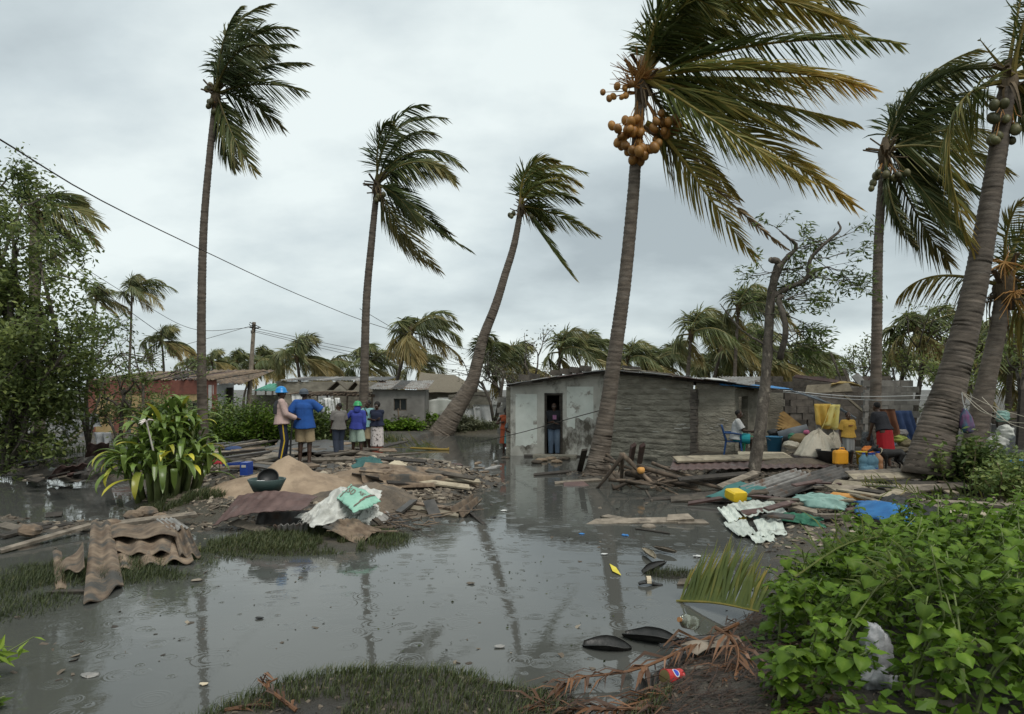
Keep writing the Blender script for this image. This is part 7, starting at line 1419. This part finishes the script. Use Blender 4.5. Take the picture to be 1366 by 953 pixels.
# ================================================================ PEOPLE AND THE DOG
SKIN = M('skin_dark', (.045, .024, .015), (.075, .040, .025), scale=6, rough=.5, bump=.1, var=.15)
HAIR = M('hair_black', (.008, .007, .006), (.018, .015, .013), scale=30, rough=.8, bump=.5, bscale=120)
EYE = M('eye_white', (.55, .53, .5), None, rough=.3, bump=0)
def cloth(name, c, c2=None, **k):
    kk = dict(scale=5, rough=.9, bump=.5, bscale=14, bdist=.02, var=.03); kk.update(k); return M(name, c, c2 or tuple(q*1.25 for q in c), **kk)
def capsule(mb, a, b, ra, rb, n=12):
    a = np.asarray(a, float); b = np.asarray(b, float); d = b-a; L_ = np.linalg.norm(d); d = d/(L_+1e-9); ts = np.array([-1, -.92, -.7, -.38, 0]); pts = [a+d*ra*t for t in ts]+[b+d*rb*-t for t in ts[::-1]]
    rad = [ra*math.sqrt(max(0.0004, 1-t*t)) for t in ts]+[rb*math.sqrt(max(0.0004, 1-t*t)) for t in ts[::-1]]; mb.tube(pts, rad, n)
def fused(mb, name, mat, parent, voxel=.013, smooth=3, fac=.5):
    """one continuous surface out of overlapping closed shapes"""
    me = mb.mesh(name); o = bpy.data.objects.new(name, me); COL.objects.link(o)
    r = o.modifiers.new('r', 'REMESH'); r.mode = 'VOXEL'; r.voxel_size = voxel; r.use_smooth_shade = True
    if smooth: s = o.modifiers.new('s', 'SMOOTH'); s.iterations = smooth; s.factor = fac
    bpy.context.view_layer.update(); m2 = bpy.data.meshes.new_from_object(o.evaluated_get(bpy.context.evaluated_depsgraph_get())); bpy.data.objects.remove(o); bpy.data.meshes.remove(me)
    m2.name = name; m2.materials.clear(); m2.materials.append(mat); return mobj(name, m2, parent)
def ik(S, T, l1, l2, hint):
    S = np.asarray(S, float); T = np.asarray(T, float); d = T-S; L_ = np.linalg.norm(d); L_ = min(L_, (l1+l2)*.995); d = d/np.linalg.norm(d); T = S+d*L_
    a = (l1*l1-l2*l2+L_*L_)/(2*L_); h = math.sqrt(max(0, l1*l1-a*a)); n = np.asarray(hint, float)-d*np.dot(hint, d); n /= (np.linalg.norm(n)+1e-9); return S+d*a+n*h, T
def hand(mb, W, d, palm_n, curl=.5):
    """palm, four unequal bent fingers and a thumb off the palm's side"""
    d = d/np.linalg.norm(d); n = palm_n-d*np.dot(palm_n, d); n /= np.linalg.norm(n); s = np.cross(d, n)
    capsule(mb, W+d*.015-s*.018, W+d*.075-s*.022, .020, .017, 8); capsule(mb, W+d*.015+s*.018, W+d*.075+s*.022, .020, .017, 8)
    for k, (o, l_) in enumerate(((-.034, .062), (-.012, .075), (.012, .072), (.034, .055))):
        p0 = W+d*.085+s*o; p1 = p0+d*l_*.5+n*l_*.18*curl; p2 = p1+d*l_*.42*(1-curl*.5)+n*l_*.45*curl; capsule(mb, p0, p1, .0105, .010, 6); capsule(mb, p1, p2, .010, .0085, 6)
    t0 = W+d*.03-s*.03; t1 = t0+d*.03-s*.028+n*.012; t2 = t1+d*.028-s*.004+n*.01; capsule(mb, t0, t1, .012, .0115, 6); capsule(mb, t1, t2, .0115, .009, 6)
def person(label, px, py, d, H, rz, hands, feet=((-.09, 0), (.09, 0)), lean=(0, 0), head_turn=0.0, clothes=(), hair='short', crouch=0.0, group=None, elbow=None, seat=None, female=False, skin=SKIN, curl=.5, head_tilt=0.0):
    pos = at(px, py, d); t = thing('person', label, 'person', pos, group); t.rotation_euler = (0, 0, rz); s = H/1.70; t.scale = (s, s, s)
    pel = np.array([0, 0, .93-crouch]) if seat is None else np.array([0, .0, seat+.09]); up = np.array([lean[0], lean[1], 1.0]); up /= np.linalg.norm(up)
    wais = pel+up*.16; ch = pel+up*.36; nk = pel+up*.52; hd = pel+up*.56+np.array([lean[0]*.02, lean[1]*.1-.015, .10])
    sw = .165 if female else .19; hw = .095
    rt = np.array([1.0, 0, 0]); SH = [ch+up*.11-rt*sw, ch+up*.11+rt*sw]; HP = [pel-rt*hw, pel+rt*hw]
    mb = MB(); capsule(mb, HP[0]+[0, .01, .01], HP[1]+[0, .01, .01], .105, .105); capsule(mb, pel, wais, .12, .105); capsule(mb, wais, ch, .108, .135); capsule(mb, ch-rt*.06, ch+rt*.06, .118, .118); capsule(mb, SH[0]+rt*.03, SH[1]-rt*.03, .062, .062); capsule(mb, nk-up*.06, hd, .052, .050)
    ang = head_turn; hf = np.array([math.sin(ang), -math.cos(ang), head_tilt]); hf /= np.linalg.norm(hf); hs = np.array([math.cos(ang), math.sin(ang), 0]); rot = np.stack([hs, -hf, np.cross(hs, -hf)], 1)
    hp = lambda x, y, z: hd+rot@np.array([x, y, z])
    mb.ball(hp(0, .012, .03), (.074, .094, .098), 16, 12, rot); mb.ball(hp(0, -.02, -.045), (.058, .068, .062), 12, 8, rot); mb.ball(hp(0, -.095, -.012), (.018, .02, .022), 8, 6, rot); mb.ball(hp(0, -.083, -.058), (.026, .014, .013), 8, 6, rot); mb.ball(hp(0, -.072, .030), (.05, .02, .012), 8, 6, rot)
    for q in (-1, 1): mb.ball(hp(q*.078, .012, -.005), (.011, .022, .03), 8, 6, rot)
    ARM = []
    for i, (S, T) in enumerate(zip(SH, hands)):
        hint = elbow[i] if elbow else (.5*(-1 if i == 0 else 1), .7, -.3); E, W = ik(S, np.asarray(T, float), .30, .26, hint); ARM.append((S, E, W))
        capsule(mb, S, E, .050, .039); capsule(mb, E, W, .039, .027); dv = (W-E)/np.linalg.norm(W-E); hand(mb, W, dv, np.array([.6 if i == 0 else -.6, -.6, .2]), curl)
    LEG = []
    for i, (h_, f) in enumerate(zip(HP, feet)):
        fz = f[2] if len(f) > 2 else .08; A = np.array([f[0], f[1], fz]); K, A = ik(h_, A, .44, .42, (0, -1, .05)); LEG.append((h_, K, A)); capsule(mb, h_, K, .088, .060); capsule(mb, K, A, .060, .040); capsule(mb, K+(A-K)*.1+[0, .02, 0], K+(A-K)*.5+[0, .015, 0], .055, .045)
        capsule(mb, A+[0, .03, -.04], A+[0, -.06, -.045], .036, .036); capsule(mb, A+[0, -.06, -.045], A+[0, -.15, -.055], .036, .026)
    fused(mb, 'body', skin, t, .012, 2)
    for q in (-1, 1): m1 = MB(); m1.ball(hp(q*.030, -.078, .012), (.012, .008, .008), 8, 6); me = m1.mesh('eye', True); me.materials.append(EYE); mobj('eye', me, t)
    # hair and headgear
    if hair in ('short', 'afro', 'braids'):
        m1 = MB(); k = {'short': 1.0, 'afro': 1.22, 'braids': 1.1}[hair]; m1.ball(hp(0, .028, .046), (.080*k, .090*k, .088*k), 16, 12, rot)
        if hair == 'braids': m1.ball(hp(0, .07, .03), (.075, .06, .09), 12, 8, rot)
        fused(m1, 'hair', HAIR, t, .012, 1)
    elif hair[0] == 'helmet':
        m1 = MB(); m1.lathe([(.001, .135), (.05, .128), (.095, .10), (.122, .055), (.132, .0), (.148, -.012), (.146, -.02), (.12, -.012), (.001, .0)], hp(0, .012, .045), 24, rot); capsule(m1, hp(-.05, -.13, .038), hp(.05, -.13, .038), .012, .012, 6); me = m1.mesh('helmet', True); me.materials.append(hair[1]); mobj('helmet', me, t)
        m1 = MB(); m1.ball(hp(0, .05, -.01), (.07, .05, .07), 12, 8, rot); fused(m1, 'hair', HAIR, t, .014, 1)
    elif hair[0] == 'cap':
        m1 = MB(); m1.ball(hp(0, .02, .055), (.098, .112, .085), 18, 12, rot); m1.lathe([(.098, .0), (.112, -.012), (.108, -.03), (.09, -.02)], hp(0, .02, .035), 20, rot); me = m1.mesh('cap', True); me.materials.append(hair[1]); mobj('cap', me, t)
        m1 = MB(); m1.ball(hp(0, .04, -.005), (.074, .07, .06), 12, 8, rot); fused(m1, 'hair', HAIR, t, .014, 1)
    for c_ in clothes:
        k = c_[0]; mat = c_[1]; o = c_[2] if len(c_) > 2 else {}; m1 = MB(); lo = o.get('loose', .02)
        if k == 'shirt':
            bot = pel+up*o.get('hem', -.02); w_ = .118+lo
            capsule(m1, ch-rt*.065, ch+rt*.065, .125+lo*.6, .125+lo*.6)
            for q in (-1, 0, 1): m1.tube([bot+rt*q*.070, wais+rt*q*.050, ch+rt*q*.055], [w_+.012+lo*.7, w_-.002, .124+lo*.6], 16)
            capsule(m1, SH[0]+rt*.03, SH[1]-rt*.03, .070+lo*.3, .070+lo*.3); m1.tube([ch+up*.10, nk+up*o.get('collar', -.015)], [.10, .068], 14)
            sl = o.get('sleeve', .6)
            for (S, E, W) in ARM:
                if sl <= 0: continue
                if sl <= 1: m1.tube([S-(E-S)*.05, S+(E-S)*sl], [.064+lo*.4, .056+lo*1.1], 12); m1.ball(S, .067+lo*.35, 10, 8)
                else: m1.ball(S, .066+lo*.35, 10, 8); capsule(m1, S, E, .060+lo*.5, .050+lo*.6); m1.tube([E, E+(W-E)*min(1, (sl-1))], [.050+lo*.6, .036+lo*.7], 12)
            fused(m1, o.get('name', 'shirt'), mat, t, .014, 3)
        elif k == 'sleeves':
            for (S, E, W) in (ARM if 'side' not in o else [ARM[o['side']]]): m1.tube([S+(E-S)*.4, E], [.058, .05], 10); capsule(m1, E-(E-S)*.02, E+(W-E)*.9, .049, .036)
            fused(m1, 'sleeve', mat, t, .012, 2)
        elif k == 'trousers':
            f = o.get('len', 2.0); capsule(m1, HP[0]+[0, .01, .02], HP[1]+[0, .01, .02], .103+lo, .103+lo); m1.tube([pel, wais-up*.02], [.135+lo*.5, .118+lo*.5], 14)
            for (h_, K, A) in LEG:
                if f <= 1: m1.tube([h_, h_+(K-h_)*f], [.098+lo, .088+lo*1.8], 14)
                else: m1.tube([h_, K, K+(A-K)*(f-1)], [.096+lo, .072+lo, .058+lo], 14); m1.ball(K, .070+lo, 10, 8)
            fused(m1, o.get('name', 'trousers'), mat, t, .014, 3)
        elif k == 'stripe':
            for (h_, K, A) in (LEG if 'side' not in o else [LEG[o['side']]]):
                ex = np.array([o.get('x', .1), 0, 0])+np.array([0, o.get('y', 0), 0]); m1.bar(h_+ex*1.05, K+ex*.78, .028, .012, up=ex); m1.bar(K+ex*.78, A+ex*.66, .028, .012, up=ex)
            me = m1.mesh('stripe'); me.materials.append(mat); mobj('stripe', me, t)
        elif k == 'skirt':
            z1 = o.get('to', .35); z0 = wais[2]+.02; ctr = (LEG[0][2]+LEG[1][2])/2; n_ = 9; P = []; rad = []
            for i in range(n_): u = i/(n_-1); z = z0+(z1-z0)*u; x_ = wais*(1-u)+np.array([ctr[0], ctr[1], 0])*u; P.append([x_[0]*(1-u*.3), x_[1]*(1-u*.3)+.01, z]); rad.append(np.interp(u, [0, .22, .5, 1], [.125, .175, .18, o.get('flare', .19)])+lo*.5)
            m1.tube(P, rad, 18); m2 = m1.v[0].reshape(n_, 18, 3); fo = 1+np.linspace(0, .07, n_)[:, None]*np.sin(np.arange(18)*2*np.pi*5/18)[None]; c3 = np.array(P)[:, None]; m1.v[0] = (c3+(m2-c3)*fo[..., None]*np.array([1.08, .88, 1])).reshape(-1, 3); fused(m1, o.get('name', 'skirt'), mat, t, .014, 2)
        elif k == 'band':
            m1.tube(o['pts'], o['r'], 12); fused(m1, o.get('name', 'band'), mat, t, .012, 2)
        elif k == 'box':
            m1.box(o['c'], o['s'], o.get('rot')); me = m1.mesh(o.get('name', 'print')); me.materials.append(mat); mobj(o.get('name', 'print'), me, t)
    return t, ARM
PINK = cloth('pink_jacket', (.40, .29, .26)); NAVY = cloth('navy_trousers', (.012, .016, .035)); YST = cloth('yellow_stripe', (.45, .30, .02)); DGREY = cloth('dark_grey', (.03, .032, .036))
HBLUE = M('helmet_blue', (.01, .20, .52), (.015, .24, .58), rough=.35, bump=0); HGREEN = M('helmet_green', (.02, .22, .07), (.025, .27, .09), rough=.4, bump=0)
BLUES = cloth('blue_shirt', (.014, .068, .25)); KHAKI = cloth('khaki_shorts', (.30, .23, .14)); GREYS = cloth('grey_sleeves', (.20, .215, .22)); CAPG = cloth('grey_cap', (.075, .09, .11))
GTEE = cloth('grey_tee', (.135, .125, .115)); JEAN = cloth('dark_jeans', (.028, .036, .055)); HOOD = cloth('violet_blue_hoodie', (.032, .045, .23)); PALEG = cloth('pale_green_shorts', (.29, .37, .31))
TEALV = cloth('pale_teal_vest', (.20, .36, .36)); NAVYT = cloth('navy_top', (.012, .016, .035)); 
PRINTW = cloth('print_wrap', (.58, .52, .49), (.62, .56, .53), c3=(.05, .04, .035), s3=15, t3=(.56, .59)); REDH = cloth('red_brown_hem', (.20, .05, .03)); ORD = cloth('orange_dress', (.38, .085, .035)); GPRINT = cloth('grey_print', (.06, .075, .075), (.16, .18, .18), scale=22); TEALW = cloth('teal_wrap', (.09, .27, .28)); MAR = cloth('maroon', (.10, .02, .02))
BLK = cloth('black_tee', (.010, .011, .014)); JEAN2 = cloth('blue_jeans', (.075, .105, .15), c3=(.13, .17, .22), s3=2, t3=(.5, .7)); WSH = cloth('white_shirt', (.42, .42, .41)); TSH = cloth('turquoise_shorts', (.02, .24, .27)); YTEE = cloth('yellow_tee', (.42, .25, .045)); STRS = cloth('striped_skirt', (.17, .17, .165), (.40, .40, .38), scale=14, stretch=(1, 1, .02), detail=1); REDS = cloth('red_skirt', (.32, .012, .018)); BLOUSE = cloth('black_blouse', (.02, .02, .024))

person('person in pink jacket and bright blue helmet, dark trousers with yellow stripe', 376, 616, 15.8, 1.68, R(112), [(-.16, -.30, 1.02), (.14, -.26, .98)], ((-.08, .03), (.08, -.05)), (0, .03), R(-25),
    [('trousers', NAVY, dict(loose=.012)), ('stripe', YST, dict(side=0, x=-.098)), ('shirt', PINK, dict(sleeve=2, loose=.035, hem=-.06, name='jacket')), ('band', DGREY, dict(pts=[(-.10, .10, 1.42), (-.12, .15, 1.30), (-.11, .15, 1.12)], r=[.05, .055, .05], name='scarf'))], ('helmet', HBLUE))
tb_, ARM = person('man seen from behind in blue shirt, khaki shorts and grey cap', 406, 619, 16.0, 1.74, R(180), [(-.36, -.30, 1.27), (.27, -.05, .92)], ((-.11, .0), (.10, .02)), (0, .02), R(-15),
    [('trousers', KHAKI, dict(len=.97, loose=.022, name='shorts')), ('sleeves', GREYS), ('shirt', BLUES, dict(sleeve=.85, loose=.038, hem=-.12))], ('cap', CAPG), elbow=[(-.6, .2, -.6), (.6, .5, -.2)])
sp = at(388, 0, 15.9); mb = MB(); mb.tube([at(391, 552, 15.75), at(388, 585, 15.75), at(387, 616, 15.75)], .022, 8); st = thing('shovel', 'black-handled shovel held upright by the man in blue shirt', 'shovel', at(387, 616, 15.75)); mb.build('handle', BLACKP, st); mb = MB(); mb.box(at(387, 613, 15.75), (.18, .03, .24), taper=1.1); mb.build('blade', TIN_DK, st); mb = MB(); mb.bar(at(388, 553, 15.75)+[-.06, 0, 0], at(394, 553, 15.75)+[.02, 0, 0], .03, .03); mb.build('grip', BLACKP, st)
person('boy in grey tee and dark jeans turned toward the man in blue', 452, 608, 18.6, 1.42, R(-145), [(-.26, -.12, .86), (.22, -.10, .84)], ((-.09, -.03), (.09, .06)), (0, .02), R(55),
    [('trousers', JEAN, dict(loose=.03)), ('shirt', GTEE, dict(sleeve=.8, loose=.035, hem=-.08))], 'short')
person('person seen from behind in violet-blue hoodie, pale shorts and green helmet', 476, 610, 18.9, 1.50, R(176), [(-.22, -.02, .86), (.50, -.06, .98)], ((-.16, .06), (.16, -.08)), (-.06, .03), R(-10),
    [('trousers', PALEG, dict(len=1.0, loose=.03, name='shorts')), ('shirt', HOOD, dict(sleeve=2, loose=.03, hem=-.05, collar=.10, name='hoodie')), ('band', HOOD, dict(pts=[(-.02, .05, 1.42), (-.03, .05, 1.50), (-.04, .04, 1.60)], r=[.11, .115, .095], name='hood'))], ('helmet', HGREEN))
person('man in pale teal vest raising a hand to his chin', 491, 607, 20.2, 1.60, R(-30), [(-.34, -.25, 1.15), (.06, -.16, 1.36)], lean=(0, 0), head_turn=R(-25), clothes=[('trousers', KHAKI, dict(len=1.0, loose=.025, name='shorts')), ('shirt', TEALV, dict(sleeve=.18, loose=.03, hem=-.06, name='vest'))], hair='short')
person('woman with folded arms in navy top and white printed wrap skirt', 503, 609, 20.0, 1.58, R(-8), [(.10, -.20, 1.18), (-.10, -.22, 1.16)], clothes=[('skirt', PRINTW, dict(to=.32, flare=.185)), ('skirt', REDH, dict(to=.10, flare=.18, loose=-.01, name='underskirt')), ('shirt', NAVYT, dict(sleeve=1.1, loose=.03, hem=.02, name='blouse'))], hair='afro', female=True)
person('woman in orange dress wading at the corner of the plastered house', 675, 607, 23.6, 1.60, R(15), [(-.20, -.14, 1.20), (.22, -.08, .95)], clothes=[('shirt', ORD, dict(sleeve=.15, loose=.02, hem=.0, name='bodice')), ('skirt', ORD, dict(to=.42, flare=.20))], hair='braids', female=True)
person('girl in grey print top and teal wrap against the house corner', 679, 609, 23.2, 1.36, R(70), [(-.18, -.16, 1.0), (.18, -.12, .95)], clothes=[('skirt', MAR, dict(to=.40, flare=.185, name='underskirt')), ('skirt', TEALW, dict(to=.55, flare=.19, loose=.03)), ('shirt', GPRINT, dict(sleeve=.7, loose=.03, hem=0))], hair='short', female=True)
person('man in black printed tee and jeans standing in the open doorway', 739, 608, 22.55, 1.72, R(-4), [(.07, -.22, 1.06), (-.10, -.22, 1.10)], ((-.10, 0), (.11, -.02)), clothes=[('trousers', JEAN2, dict(loose=.02)), ('shirt', BLK, dict(sleeve=.75, loose=.03, hem=-.06)), ('box', cloth('violet_print', (.16, .07, .16), (.32, .15, .24), scale=14), dict(c=(.02, -.145, 1.26), s=(.12, .06, .14), name='shirt_print'))], hair='short')
tS, _ = person('seated man in white shirt and turquoise shorts on a blue chair', 982, 609, 18.9, 1.66, R(72), [(-.10, -.42, .72), (.14, -.40, .70)], ((-.11, -.46), (.13, -.42)), (0, -.10), R(0), [('trousers', TSH, dict(len=.85, loose=.03, name='shorts')), ('shirt', WSH, dict(sleeve=.8, loose=.04, hem=-.06))], 'short', seat=.44)
person('girl in yellow tee and grey striped skirt standing in the yard', 1131, 623, 16.3, 1.30, R(6), [(-.24, -.02, .86), (.22, .02, .88)], clothes=[('skirt', STRS, dict(to=.48, flare=.17)), ('shirt', YTEE, dict(sleeve=.85, loose=.035, hem=-.02)), ('box', cloth('tee_print', (.22, .10, .04)), dict(c=(.0, -.148, 1.30), s=(.13, .05, .035), name='shirt_print'))], hair='short', female=True)
person('woman in red skirt and black top bending under the hung brown cloth', 1181, 627, 16.1, 1.62, R(200), [(-.18, -.40, .80), (.20, -.30, .78)], ((-.10, .05), (.10, 0)), (0, -.42), R(0), [('skirt', REDS, dict(to=.48, flare=.19, loose=.03)), ('shirt', BLOUSE, dict(sleeve=.7, loose=.025, hem=.02, name='blouse'))], 'short', female=True)

def plastic_chair(label, p, rz, mat, s=1.0):
    t = thing('plastic_chair', label, 'chair', p); t.rotation_euler = (0, 0, rz); t.scale = (s,)*3
    def pt(nm, m1, sm=False): me = m1.mesh(nm, sm); me.materials.append(mat); mobj(nm, me, t)
    U, V = np.meshgrid(np.linspace(-1, 1, 9), np.linspace(-1, 1, 9), indexing='ij'); m1 = MB(); m1.grid(np.stack([.23*U, .22*V, .43-.02*(1-U**2)], -1), .02); pt('seat', m1, True)
    m1 = MB(); m1.grid(np.stack([.23*U, .22+.06*V+.04*(1-U*U), .64+.21*V+.03*(1-U*U)*(V > .5)], -1), .02); pt('backrest', m1, True)
    for x_ in (-1, 1):
        for y_ in (-1, 1): m1 = MB(); m1.tube([[.20*x_, .19*y_, .42], [.25*x_, .25*y_, 0]], [.028, .022], 8); pt('leg', m1)
        m1 = MB(); m1.tube([[.25*x_, .24, .66], [.27*x_, .0, .66], [.26*x_, -.2, .63], [.22*x_, -.21, .43]], .024, 8); pt('armrest', m1)
plastic_chair('blue plastic chair under the seated man', at(978, 609, 18.95), R(72), M('chair_blue', (.012, .05, .16), (.02, .07, .2), rough=.45, bump=0)); plastic_chair('empty green plastic chair beside the seated man', at(1000, 607, 19.6), R(80), M('chair_green', (.01, .20, .09), (.015, .26, .12), rough=.45, bump=0), .8)

# black dog nosing round behind the bottles
dp = at(1188, 629, 15.4); t = thing('dog', 'black dog with pale collar standing at the thick palm foot', 'dog', dp); t.rotation_euler = (0, 0, R(8)); mb = MB()
capsule(mb, (-.16, 0, .40), (.02, 0, .40), .115, .10); capsule(mb, (.02, 0, .40), (.24, 0, .42), .095, .085); capsule(mb, (.22, -.03, .40), (.24, .03, .40), .09, .09)
capsule(mb, (-.22, 0, .44), (-.36, -.02, .50), .075, .055); mb.ball((-.42, -.02, .52), (.075, .062, .06), 12, 8); capsule(mb, (-.46, -.02, .50), (-.56, -.02, .465), .036, .026)
for y_ in (-.045, .045): mb.lathe([(.028, 0), (.02, .04), (.004, .075)], (-.38, -.02+y_, .555), 8, eul(0, .5, 0))
for y_ in (-.07, .07):
    capsule(mb, (-.17, y_, .36), (-.16, y_, .20), .048, .030); capsule(mb, (-.16, y_, .20), (-.175, y_, .04), .027, .02); capsule(mb, (-.175, y_, .025), (-.22, y_, .02), .025, .02)
    capsule(mb, (.24, y_, .38), (.18, y_, .25), .065, .042); capsule(mb, (.18, y_, .25), (.29, y_, .14), .036, .024); capsule(mb, (.29, y_, .14), (.275, y_, .03), .022, .019); capsule(mb, (.275, y_, .022), (.23, y_, .02), .024, .02)
capsule(mb, (.30, 0, .43), (.42, .02, .36), .028, .018); capsule(mb, (.42, .02, .36), (.48, .03, .24), .018, .010)
fused(mb, 'body', M('black_fur', (.008, .007, .007), (.02, .018, .016), scale=20, rough=.6, bump=.5, bscale=60), t, .012, 2)
m1 = MB(); a = np.linspace(0, 2*math.pi, 17); m1.tube(np.stack([-.27+.03*np.sin(a), .072*np.cos(a), .46+.068*np.sin(a)], -1), .010, 5, cap=False); me = m1.mesh('collar'); me.materials.append(CREAM); mobj('collar', me, t)
# ================================================================ LOOSE LITTER (nobody could count it)
CHIPS = ML('rubble_chips', (.035, .03, .025), (.12, .095, .07), (.34, .29, .22), rough=.85, trans=0.0)
def chips(mb, X, Y_, size, rng, flat=.35, tb=.45, lift=0.0, water=False):
    k = len(X); z = ground_h(X, Y_); z = np.maximum(z, 0.004) if water else z
    s = size*(.3+1.4*rng.random(k)**2); a = rng.random(k)*6.28; as_ = .3+.7*rng.random(k); c, sn = np.cos(a), np.sin(a)
    base = np.array([[-1, -1, 0], [1, -1, 0], [1, 1, 0], [-1, 1, 0], [-.7, -.8, 1], [.8, -.7, 1], [.7, .8, 1], [-.8, .6, 1]], float)
    P = base[None]+rng.normal(0, .18, (k, 8, 3)); P[..., 0] *= s[:, None]; P[..., 1] *= (s*as_)[:, None]; P[..., 2] *= (s*flat)[:, None]
    tl = rng.normal(0, .25, (k, 2)); P[..., 2] += P[..., 0]*tl[:, :1]+P[..., 1]*tl[:, 1:]
    V = np.stack([X[:, None]+P[..., 0]*c[:, None]-P[..., 1]*sn[:, None], Y_[:, None]+P[..., 0]*sn[:, None]+P[..., 1]*c[:, None], z[:, None]+lift+P[..., 2]-s[:, None]*.05], -1)
    b = (np.arange(k)*8)[:, None]; f = np.array([(0, 1, 5, 4), (1, 2, 6, 5), (2, 3, 7, 6), (3, 0, 4, 7), (4, 5, 6, 7)])
    mb.add(V.reshape(-1, 3), [(b[:, None]+f[None]).reshape(-1, 4)], np.repeat(np.clip(tb+rng.normal(0, .22, k), 0, 1), 8))
def scat(cx, cy, rx, ry, n_, zmin=-.03): a = rg.random(n_)*6.28; r = np.sqrt(rg.random(n_)); X = cx+np.cos(a)*r*rx; Y_ = cy+np.sin(a)*r*ry; ok = ground_h(X, Y_) > zmin; return X[ok], Y_[ok]
mb = MB()
for (cx, cy, rx, ry, n_, s_) in ((-4.2, 16.0, 4.2, 4.2, 3600, .055), (-3.2, 12.6, 2.6, 1.8, 1800, .04), (-1.7, 14.4, 1.8, 1.8, 1400, .045), (-10, 18.6, 4, 1.6, 1800, .06), (-6.3, 11.0, 3.4, .9, 1100, .035), (-2.2, 12.0, 1.4, 1.2, 900, .035)): chips(mb, *scat(cx, cy, rx, ry, n_), s_, rg)
o = mb.build('rubble_chips', CHIPS, origin=(-4, 15, 0)); tag(o, 'broken chips and splinters strewn over the rubble mound', 'rubble', kind='stuff')
mb = MB()
for (cx, cy, rx, ry, n_, s_) in ((6.5, 13.2, 3.2, 3.2, 3200, .05), (8, 17, 3.5, 2.5, 2400, .05), (3.8, 17.6, 2, 1.2, 900, .045), (2.2, 17.4, 1.3, 1, 400, .04), (4.2, 10.6, 1.6, 1.6, 900, .04)): chips(mb, *scat(cx, cy, rx, ry, n_), s_, rg)
o = mb.build('rubble_chips', CHIPS, origin=(6, 14, 0)); tag(o, 'broken chips and splinters strewn over the yard and its edge', 'rubble', kind='stuff')
mb = MB()
for (cx, cy, rx, ry, n_, s_) in ((1.2, 5.0, 1.5, 1.3, 2600, .014), (-.7, 4.6, 1.9, 1.2, 2600, .012), (2.2, 6.6, .9, 1.2, 900, .018)): chips(mb, *scat(cx, cy, rx, ry, n_), s_, rg, tb=.25)
o = mb.build('mud_crumbs', CHIPS, origin=(0, 5, 0)); tag(o, 'crumbs of mud and leaf mould on the near bank', 'mud crumbs', kind='stuff')
n_ = 5000; X = rg.uniform(-.2, 3.2, n_); Y_ = rg.uniform(3.9, 7.2, n_); ok = (X > np.interp(Y_, SHX, SHV)-.1)&(X < np.interp(Y_, [3.9, 5.2, 6.8, 7.9], [1.9, 2.3, 3.1, 3.9])); X = X[ok]; Y_ = Y_[ok]; k = len(X)
mb = MB(); a = rg.normal(.3, .5, k); L_ = .05+.16*rg.random(k); d = np.stack([np.cos(a)*L_, np.sin(a)*L_, rg.uniform(-.01, .03, k)], -1); p = np.stack([X, Y_, ground_h(X, Y_)+.006+.03*rg.random(k)], -1); u = np.stack([-np.sin(a), np.cos(a), 0*a], -1)*(.002+.004*rg.random(k))[:, None]
mb.add(np.stack([p-u, p+u, p+d+u, p+d-u], 1).reshape(-1, 3), [(np.arange(k)*4)[:, None]+np.arange(4)[None]], np.repeat(.55*rg.random(k)**2.5, 4)); o = mb.build('dead_leaflets', DRY, origin=(1.5, 5.5, 0)); tag(o, 'matted dark dead leaflets on the mud at the foot of the weeds', 'leaf litter', kind='stuff')
mb = MB(); n_ = 700; X = rg.uniform(-9, 3.2, n_); Y_ = 5+13*rg.random(n_)**1.6; ok = (ground_h(X, Y_) < -.02)&(fbm(X*.8, Y_*.8, 71) > .02); chips(mb, X[ok], Y_[ok], .022, rg, .15, .3, 0, True); o = mb.build('floating_bits', CHIPS, origin=(0, 9, 0)); tag(o, 'tiny dark bits drifting on the flood water', 'litter', kind='stuff')
